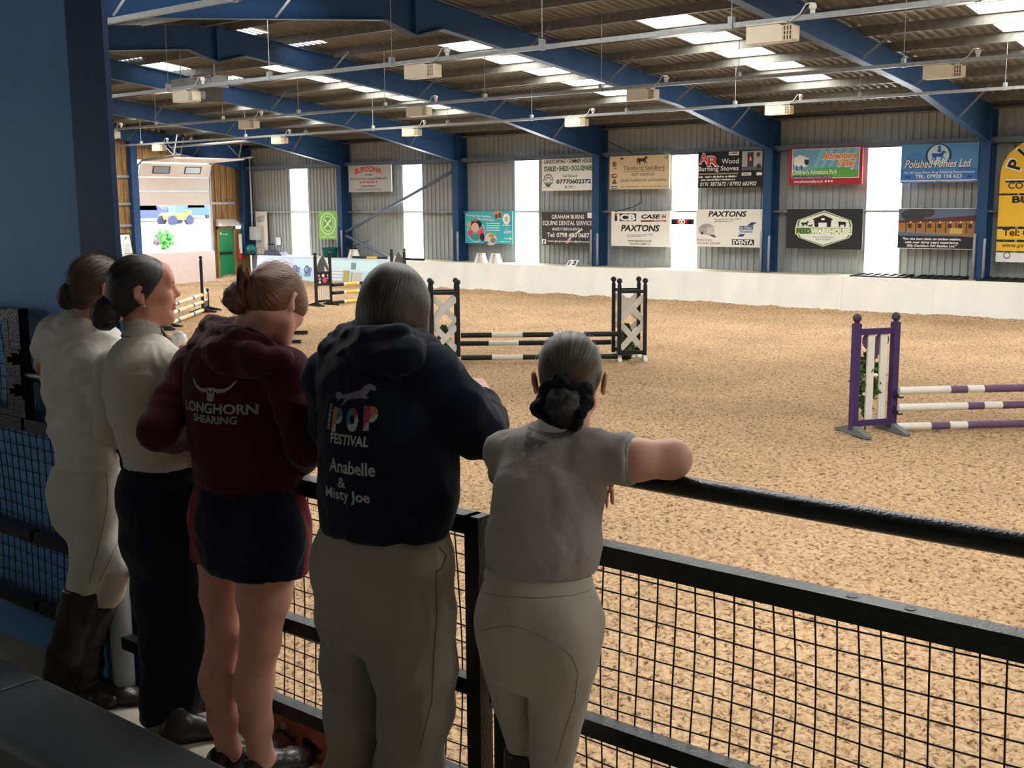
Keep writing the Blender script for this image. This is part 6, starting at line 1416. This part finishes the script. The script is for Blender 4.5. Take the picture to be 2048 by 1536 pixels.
V = vol_for(T, RA, LA, h=.006, pad=.2); tor(V, p, T, 0, .06); limb(V, LA[:5], .004, .014); limb(V, RA[:5], .004, .014); V.cap(at(396, 735, 2.11), at(566, 740, 2.13), .052, .052, None, .06)
V.half((0, 0, at(497, 968, 2.09)[2]), (0, 0, -1), .02)
hood = p.part(V, 'hoodie', MAR, 2, [(.006, 6, (1, 1, .7), 23), (.003, 14, (1, 1, .8), 19)])
V = vol_for([(485, 690, 2.1)], h=.0055, pad=.29)
V.chain([at(408, 668, 2.16), at(404, 694, 2.06), at(446, 706, 2.01), at(505, 716, 2.02), at(562, 724, 2.09), at(588, 724, 2.17)], [.026, .034, .04, .036, .030, .022], None, .03)
V.chain([at(414, 648, 2.15), at(432, 664, 2.08), at(480, 678, 2.04), at(535, 698, 2.08), at(574, 716, 2.16)], [.020, .026, .028, .025, .018], None, .01)
V.chain([at(416, 636, 2.15), at(450, 646, 2.10), at(500, 664, 2.08), at(550, 692, 2.13)], [.012, .014, .014, .012], None, .008)
V.ell(at(476, 724, 2.03), (.085, .026, .036), None, .05); p.part(V, 'hood', MAR, 2, [(.005, 9, (1, 1, 1.4), 41), (.0025, 18, (1, 1, 1), 7)])
V = vol_for(T[:1], h=.006, pad=.2); tor(V, p, [(497, 965, 102, .108, 2.09), (497, 985, 100, .106, 2.09)], 0); V.half((0, 0, at(497, 960, 2.09)[2]), (0, 0, 1), .01); V.half((0, 0, at(497, 990, 2.09)[2]), (0, 0, -1), .01); p.part(V, 'hem_band', MAR, 1)
SH = cloth('navy rugby cotton', rgb(20, 26, 44), .9, 240, .25, .08)
V = vol_for(H, LL[:2], RL[:2], h=.006, pad=.2); tor(V, p, H, .008, .05)
V.chain([at(444, 1090, 2.1), at(432, 1165, 2.1)], [px2m(58, at(444, 1090, 2.1)), px2m(52, at(432, 1165, 2.1))], None, .04); V.chain([at(545, 1090, 2.1), at(540, 1165, 2.1)], [px2m(70, at(545, 1090, 2.1)), px2m(74, at(540, 1165, 2.1))], None, .04)
V.ell(at(455, 1055, 2.05), (.07, .05, .08), k=.09); V.ell(at(540, 1060, 2.06), (.07, .05, .08), k=.09)
V.half((0, 0, at(500, 1140, 2.08)[2]), (0, 0, -1), .008); V.half((0, 0, at(497, 975, 2.09)[2]), (0, 0, 1), .01)
MARP = cloth('maroon panel cotton', rgb(110, 20, 34), .9, 240, .25, .08); sh = p.part(V, 'shorts', [SH, MARP], 9, [(.007, 7, (1, 1, .45), 33), (.003, 15, (1, 1, .6), 3)])
me = sh.data; r2 = p.r
for pg in me.polygons:
    q = np.array(pg.center); u = q @ r2; v = q @ p.f
    if u < -.085 + .02 * v or (u > .125 and v > -.04): pg.material_index = 1
for c, w in ((at(458, 1512, 2.10), 0), (at(522, 1522, 2.13), 1)):
    s_ = np.array((c[0] - .01, c[1] - .055, GF)); V = Vol(*box_of([s_ + (0, .1, .05)], .2), .006); shoe(V, s_, (.12, 1, 0), .245, .043); V.ell(s_ + (.0, .035, .05), (.036, .045, .038), None, .03); V.ell(s_ + (.005, .03, .10), (.022, .03, .02), None, .0, 'cut'); sho = p.part(V, 'shoe', BOOT, 1, [(.003, 18, (1, 1, 1), 4)])
    lc = MB()
    for k in range(4): y = .09 + .025 * k; z = .088 - .008 * k; lc.tube([s_ + (-.022 + .12 * y, y, z - .012), s_ + (.0 + .12 * y, y + .004, z), s_ + (.024 + .12 * y, y, z - .012)], .003, 6)
    lc.build('lace', M['paper'], p.root, True)
    so = MB(); P_ = [(.5 + .5 * math.cos(a), math.sin(a)) for a in np.linspace(0, 2 * math.pi, 20, endpoint=False)]
    so.add([s_ + (u * .05 * (1 if t > .4 else .85) + .12 * .25 * t, .25 * t - .002, z) for z in (.002, .018) for t, u in P_], [tuple(range(20)), tuple(range(39, 19, -1))] + [(i, i + 20, (i + 1) % 20 + 20, (i + 1) % 20) for i in range(20)]); so.build('sole', SOLE, p.root)
# hair: drawn to a bun at the back with a stray upright tuft
bc = at(481, 594, 2.08)
hair = head_parts(p, hd, H_RED, cap_kw=dict(line=(.058, .085), nape=-.07, thick=.009), axis=(-.01, -.13, .02), extra=lambda V: (hd.ell(V, (.058, .045, .0), (.016, .035, .032), .02), V.cap(bc, hd.P(-.005, -.085, .01), .026, .035, None, .03)))
V = Vol(*box_of([bc], .14), .004); V.ell(bc, (.042, .04, .046), hd.R, .02); rnd = random.Random(7)
for k in range(9):
    d = nrm(np.array([rnd.gauss(0, 1) for _ in range(3)])); c = bc + d * .034; V.ell(c, (.018, .014, .018), None, .012)
bo = p.part(V, 'hair_bun', H_RED, 1, [(.006, 30, (1, 1, 1), 2)]); hair_uv(bo, p.base, bc, -hd.f, hd.u)
tuft = []; t0 = at(492, 598, 2.07)
for k in range(46):
    a = rnd.uniform(-1, 1); b = rnd.uniform(-1, 1); e = at(485 + 7 * a + 4 * b, 528 + 10 * abs(b) + rnd.uniform(-4, 14), 2.07 + .012 * b); o_ = .018 * a
    tuft.append([t0 + (.02 * a, .012 * b, -.02), (t0 + e) / 2 + np.array((.016 * a + .008 * math.sin(k), .01 * b, 0)), e * .75 + t0 * .25 + (.012 * a, 0, 0), e])
wisps(p, 'hair_tuft', H_RED, None, tuft, .0032)
fly = []
for k in range(70):
    d = nrm(np.array([rnd.gauss(0, 1) for _ in range(3)])); s1 = nrm(np.cross(d, (rnd.gauss(0, 1), rnd.gauss(0, 1), 1))); fly.append([bc + d * .04, bc + d * .056 + s1 * .012, bc + d * .05 + s1 * .03])
wisps(p, 'loose_hair', H_RED, None, fly + stray(hd, 50, 11), .0007)
# print: longhorn skull and name
mw2 = mat('silver grey print', rgb(140, 140, 136), .7)
def pr2(P, F, cx, cy, name): stick(p, hood, hood, name, mw2, at(cx, cy, 2.0), P, F)
P, F = print_text('LONGHORN', .252, .030, .03); pr2(P, F, 443, 813, 'lettering'); P, F = print_text('SHEARING', .155, .022, .03); pr2(P, F, 441, 834, 'lettering')
half_ = [(0, .28), (.12, .28), (.3, .18), (.5, .2), (.72, .46), (.86, .86), (.98, 1.0), (.90, .62), (.74, .2), (.56, -.1), (.36, -.16), (.26, -.22), (.22, -.04), (.17, -.1), (.16, -.5), (.15, -.82), (.08, -1.0), (0, -1.0)]
full = [(a, b) for a, b in half_] + [(-a, b) for a, b in half_[::-1][1:-1]]
P, F = poly_print([(a * .08, b * .031) for a, b in full]); pr2(P, F, 436, 778, 'skull_motif')
for sx in (-1, 1):
    P, F = poly_print([(sx * .002, -.004), (sx * .009, .001), (sx * .0095, -.002), (sx * .004, -.011)]); o = stick(p, hood, hood, 'skull_motif', MAR, at(436, 777, 2.0), P, F, lift=.0035)

# ================= girl in profile with the long sleeved white top
p = Person('girl in profile with a dark bun, pale long sleeved top and navy trousers', at(310, 1000, 2.12) * (1, 1, 0) + GZ, 112)
T = [(320, 930, 70, .10, 2.12), (314, 870, 74, .10, 2.12), (302, 800, 84, .11, 2.12), (294, 745, 84, .105, 2.13), (288, 712, 54, .08, 2.14)]
H = [(318, 930, 70, .10, 2.12), (322, 990, 82, .115, 2.12), (326, 1070, 84, .115, 2.12)]
LL = [(310, 1080, 58, 2.12), (330, 1190, 52, 2.13), (338, 1290, 46, 2.13), (334, 1390, 42, 2.13), (322, 1450, 40, 2.13)]
RL = [(350, 1080, 56, 2.12), (366, 1190, 46, 2.16), (372, 1280, 42, 2.17), (362, 1370, 38, 2.18), (352, 1420, 34, 2.18)]
LA = [(228, 738, 32, 2.11), (218, 800, 28, 2.09), (220, 862, 25, 2.09), (262, 880, 24, 2.18), (320, 870, 19, 2.26), (345, 862, 16, 2.28)]
RA = [(362, 745, 32, 2.15), (392, 800, 30, 2.16), (420, 830, 26, 2.2), (408, 770, 22, 2.26), (388, 722, 17, 2.3), (378, 706, 15, 2.31)]
hd = Head(at(283, 577, 2.16), 60, 0, 0, 1.0)
V = vol_for(T, H, LL, RL, RA, LA, h=.005, extra=[hd.P(0, 0, .12)]); tor(V, p, T, -.03); tor(V, p, H, -.03); limb(V, LL, -.015); limb(V, RL, -.015); limb(V, LA, -.008); limb(V, RA, -.006)
V.h = .005; hd.skull(V); hd.ears(V, .002); V.chain([hd.P(0, -.02, -.05), at(282, 650, 2.15), at(284, 690, 2.14)], [.048, .048, .055], None, .025)
hand(V, at(376, 703, 2.315), (-.80, .05, .30), (.35, .5, .45), .55, -1, .9); hand(V, at(345, 862, 2.28), (.75, .3, 0), (0, .2, .95), .5, 1, .9)
body2 = p.part(V, 'body', SK_DK, 1)
tis = at(357, 681, 2.30); V = Vol(*box_of([tis], .1), .004); V.ell(tis, (.022, .024, .024), None, .01); V.ell(tis + (.008, 0, .014), (.016, .014, .016), None, .01)
V_, F_ = V.mesh(); V_ = relax(V_, F_, 1); V_ = folds(V_, normals(V_, F_), .006, 40, (1, 1, 1), 3); o = raw_mesh('tissue', V_ , F_, M['paper'], None, np.zeros(3)); tag(o, 'crumpled white tissue in the hand of the girl in profile', 'tissue')
TOP = cloth('pale ribbed top', rgb(188, 182, 170), .88, 300, .25)
V = vol_for(T, RA, LA, h=.0055, pad=.19); tor(V, p, T, 0, .05); limb(V, LA[:5], .004, .012); limb(V, RA[:5], .004, .012); V.cap(at(236, 735, 2.12), at(352, 742, 2.16), .044, .044, None, .05)
V.half((0, 0, at(320, 936, 2.12)[2]), (0, 0, -1), .012); top2 = p.part(V, 'top', TOP, 2, [(.006, 6, (1, 1, 1.2), 43), (.003, 15, (1, 1, 1.2), 44)])
c0_, c1_ = at(284, 690, 2.14), at(284, 640, 2.155); d_ = c1_ - c0_
V = Vol(*box_of([c0_, c1_], .12), .0045); V.cap(c0_, c0_ + d_ * .75, (.068, .066), (.057, .058), p.r, .0); V.half(c0_ + d_ * 1.05, nrm(d_ + np.array((.02, .03, 0))), .004); V.half(c0_ - d_ * .3, -d_, .004); col = p.part(V, 'collar', cloth('striped collar', rgb(176, 172, 160), .85, 120, .4), 1)
V = Vol(*box_of([c0_, c1_], .12), .0045)
for k, q in enumerate((.1, .4, .7)):
    c = c0_ + d_ * q; R = .071 - .008 * k; V.chain([c + p.r * R * math.cos(a) + p.f * R * math.sin(a) for a in np.linspace(0, 2 * math.pi, 25)], [.0045] * 25, None, .004)
p.part(V, 'collar_stripe', cloth('grey stripe', rgb(118, 116, 108)), 1)
cz = MB(); q0 = at(322, 668, 2.24); cz.tube([q0 + (0, 0, .02), q0 + (.012, .01, -.01), q0 + (.03, .015, -.035)], .006, 6); cz.build('zip', M['black_paint'], p.root, True)
NT = cloth('navy trousers', rgb(17, 22, 34), .9, 260, .25, .1)
V = vol_for(H, LL, RL, h=.0065, pad=.19); tor(V, p, H, .002, .05); limb(V, LL, .003, .05); limb(V, RL, .003, .05); V.half((0, 0, at(320, 928, 2.12)[2]), (0, 0, 1), .01); V.half((0, 0, GF + .05), (0, 0, -1), .006)
p.part(V, 'trousers', NT, 9, [(.008, 6, (1, 1, .4), 52), (.003, 14, (1, 1, .6), 54)])
GSH = mat('worn grey shoe leather', rgb(112, 102, 90), .6, var=.25, scale=14); 
for c, m_, dr in ((at(345, 1478, 2.13), GSH, (.5, 1, 0)), (at(362, 1440, 2.14), BOOT, (.6, 1, 0))):
    s_ = np.array((c[0] - .02, c[1] - .06, GF)); V = Vol(*box_of([s_ + (.05, .1, .05)], .22), .006); shoe(V, s_, dr, .25, .044); V.cap(s_ + np.array((.03, .05, .05)), s_ + np.array((.02, .04, .11)), .04, .036, None, .03); p.part(V, 'shoe', m_, 1, [(.003, 14, (1, 1, 1), 4)])
hair = head_parts(p, hd, H_BLACK, cap_kw=dict(line=(.036, .088), nape=-.075, thick=.008), axis=(0, -.12, -.07), extra=lambda V: hd.ell(V, (0, -.075, -.04), (.05, .04, .05), .03))
bc = hd.P(.0, -.118, -.082); V = Vol(*box_of([bc], .14), .0045); V.ell(bc, (.046, .044, .05), hd.R, .02); V.ell(bc + hd.u * .035 + hd.f * .03, (.045, .035, .04), hd.R, .02); bo = p.part(V, 'hair_bun', H_BLACK, 1, [(.004, 24, (1, 1, 1), 2)]); hair_uv(bo, p.base, bc, -hd.f, hd.u)
# loose strand framing the forehead, eyes, lips, ear stud
wisps(p, 'loose_hair', H_BLACK, None, stray(hd, 30, 21))
def face_bits(p, hd):
    for x in (-1, 1):
        V = Vol(*box_of([hd.P(.033 * x, .082, .008)], .03), .0016); hd.ell(V, (.0325 * x, .0795, .0075), (.0128, .0122, .0122), 0); V_, F_ = V.mesh(); e = raw_mesh('eye', V_, F_, EYE, p.root, p.base)
        mb = MB(); q = [hd.P((.020 + .027 * t) * x, .0915 - .008 * t * t + .0035 * math.sin(math.pi * t), .0125 + .004 * math.sin(math.pi * t)) for t in np.linspace(0, 1, 8)]; mb.tube(q, .0017, 6)
        for k in range(7): b = q[k + 0]; mb.tube([b, b + hd.f * .006 + hd.u * .002 + hd.r * x * .001 * k, b + hd.f * .009 + hd.u * .006 + hd.r * x * .002 * k], .0006, 4)
        mb.build('eyelashes', LASH, p.root, True)
        mb = MB(); mb.tube([hd.P((.016 + .034 * t) * x, .094 - .012 * t * t, .031 + .007 * math.sin(math.pi * t * .8)) for t in np.linspace(0, 1, 8)], [.0025, .0034, .0036, .0034, .003, .0026, .002, .001], 6); mb.build('eyebrow', LASH, p.root, True)
        V = Vol(*box_of([hd.P(.033 * x, .09, .008)], .02), .0015); hd.ell(V, (.0325 * x, .0905, .0075), (.0058, .0022, .0058), 0); V_, F_ = V.mesh(); raw_mesh('iris', V_, F_, LASH, e, p.base)
    V = Vol(*box_of([hd.P(0, .1, -.06)], .04), .002); hd.ell(V, (0, .0992, -.0558), (.0205, .0085, .0052), .004); hd.ell(V, (0, .0975, -.0668), (.018, .009, .0058), .004); hd.ell(V, (0, .106, -.0612), (.022, .006, .0012), .002, 'cut'); V_, F_ = V.mesh(); raw_mesh('lips', V_, F_, LIP, p.root, p.base)
face_bits(p, hd)
mb = MB(); mb.ball(hd.P(.081, .0, -.05), .005, 6); mb.build('ear_stud', SILVER, p.root, True)

# ================= girl in the white tee shirt and riding boots
p = Person('girl farthest left in a white tee shirt, pale breeches and tall black boots', at(168, 1000, 2.12) * (1, 1, 0) + GZ, 100)
T = [(172, 925, 64, .09, 2.11), (168, 860, 62, .09, 2.11), (164, 790, 68, .10, 2.12), (160, 720, 70, .10, 2.13), (162, 672, 58, .085, 2.15), (172, 645, 36, .06, 2.17)]
H = [(172, 935, 66, .095, 2.11), (173, 985, 70, .105, 2.11), (178, 1030, 66, .10, 2.12)]
NR = [(186, 1045, 44, 2.10), (193, 1100, 45, 2.09), (172, 1170, 37, 2.08), (158, 1230, 36, 2.07), (140, 1300, 36, 2.06), (128, 1345, 34, 2.06)]
FR = [(150, 1025, 44, 2.10), (190, 1080, 38, 2.11), (232, 1137, 27, 2.15), (220, 1180, 24, 2.14), (206, 1208, 23, 2.13), (184, 1265, 23, 2.12), (172, 1330, 22, 2.11)]
LA = [(112, 672, 30, 2.12), (96, 700, 24, 2.13), (92, 730, 20, 2.15), (125, 734, 18, 2.18), (160, 738, 14, 2.195)]
RA = [(204, 690, 28, 2.17), (218, 730, 26, 2.2), (232, 742, 22, 2.19), (215, 742, 18, 2.2), (196, 740, 14, 2.2)]
hd = Head(at(196, 572, 2.18), 88, -8, 0, .97); heads.append((hd, p))
V = vol_for(T, H, NR, FR, LA, RA, h=.0055, extra=[hd.P(0, 0, .12)]); tor(V, p, T, -.03); tor(V, p, H, -.03); limb(V, NR, -.008); limb(V, FR, -.008); limb(V, LA); limb(V, RA)
hd.skull(V); hd.ears(V, .002); V.chain([hd.P(0, -.02, -.05), at(182, 632, 2.165), at(174, 655, 2.16)], [.046, .046, .055], None, .025)
hand(V, at(160, 738, 2.195), (.95, -.02, -.05), (0, .1, .95), .45, 1, .9); hand(V, at(196, 740, 2.2), (-.9, -.05, .05), (0, .1, .95), .45, -1, .9); p.part(V, 'body', SK_DK, 1)
TEE = cloth('white cotton tee', rgb(206, 204, 198), .9, 300, .2)
V = vol_for(T, LA[:2], RA[:3], h=.0055, pad=.18); tor(V, p, T, 0, .05); limb(V, LA[:2], .006); limb(V, RA[:3], .007); V.cap(at(116, 668, 2.13), at(202, 680, 2.18), .042, .042, None, .05)
V.half(at(96, 704, 2.155), nrm(at(92, 732, 2.18) - at(104, 688, 2.135)), .006); V.half((0, 0, at(172, 938, 2.11)[2]), (0, 0, -1), .01)
p.part(V, 'tee_shirt', TEE, 2, [(.010, 6, (1, 1, 1.7), 63), (.004, 14, (1, 1, 1.3), 64)])
c = at(176, 640, 2.165); V = Vol(*box_of([c], .12), .0045); V.chain([c + p.r * .06 * math.cos(a) + p.f * .058 * math.sin(a) + np.array((0, 0, -.006 * math.sin(a))) for a in np.linspace(0, 2 * math.pi, 25)], [.009] * 25, None, .004); p.part(V, 'neckband', TEE, 1)
BRE = cloth('white breeches', rgb(196, 192, 182), .85, 300, .2)
V = vol_for(H, NR[:3], FR[:5], h=.0055, pad=.17); tor(V, p, H, .002, .05); limb(V, NR[:3], .002, .03); limb(V, FR[:5], .002, .03); V.ell(at(146, 1000, 2.06), (.066, .06, .085), k=.06); V.ell(at(188, 1008, 2.075), (.06, .055, .085), k=.09); V.half((0, 0, at(172, 930, 2.11)[2]), (0, 0, 1), .006)
br1 = p.part(V, 'breeches', BRE, 9, [(.003, 9, (1, 1, .6), 73)])
seam(p, br1, [(212, 945), (216, 980), (213, 1020), (203, 1070), (190, 1120), (178, 1165)], SEAM); seam(p, br1, [(248, 1050), (235, 1085), (215, 1130), (198, 1165)], SEAM)
for L, dr in ((NR[2:], (.90, .42, 0)), (FR[4:], (.75, .5, 0))):
    V = vol_for(L, h=.0055, pad=.2); C = limb(V, L, .007); s_ = np.array((C[-1][0], C[-1][1], GF)); d_ = nrm(dr); s_ = s_ - d_ * .06
    V.cap(C[-1], s_ + d_ * .055 + (0, 0, .05), px2m(34, C[-1]), .042, None, .02); shoe(V, s_, dr, .29, .046)
    V.half(C[0] + np.array((0, 0, .012)), nrm(np.array((0, -.25, 1.0))), .006); V.half((0, 0, GF + .004), (0, 0, -1), .004)
    b_ = p.part(V, 'boot', BOOT, 1, [(.004, 10, (1, 1, .5), 14)])
    lc = MB(); sd = np.cross(d_, (0, 0, 1))
    for k in range(4): q = s_ + d_ * (.10 + .022 * k) + np.array((0, 0, .098 - .007 * k)); lc.tube([q - sd * .022 - (0, 0, .01), q, q + sd * .022 - (0, 0, .01)], .0022, 5)
    lc.build('lace', M['black_paint'], p.root, True)
    so = MB(); P_ = [(.5 + .5 * math.cos(a), math.sin(a)) for a in np.linspace(0, 2 * math.pi, 20, endpoint=False)]
    so.add([s_ + d_ * (.295 * t - .003) + sd * u * .05 * (1 if t > .4 else .82) + np.array((0, 0, z)) for z in (.001, .014) for t, u in P_], [tuple(range(20)), tuple(range(39, 19, -1))] + [(i, i + 20, (i + 1) % 20 + 20, (i + 1) % 20) for i in range(20)]); so.build('sole', SOLE, p.root)
hair = head_parts(p, hd, H_BROWN, cap_kw=dict(line=(.04, .085), nape=-.075, thick=.008), axis=(0, -.12, -.05), extra=lambda V: hd.ell(V, (0, -.075, -.03), (.05, .04, .05), .03))
bc = at(136, 592, 2.08); V = Vol(*box_of([bc, hd.P(0, -.08, -.02)], .12), .0045); V.ell(bc, (.034, .034, .044), hd.R, .02); V.cap(bc, hd.P(0, -.085, -.02), .022, .03, None, .02); bo = p.part(V, 'hair_bun', H_BLACK, 1, [(.004, 24, (1, 1, 1), 2)]); hair_uv(bo, p.base, bc, -hd.f, hd.u)
wisps(p, 'loose_hair', H_BROWN, None, stray(hd, 50, 31, .02))

for h_, p_ in heads: face_bits(p_, h_)
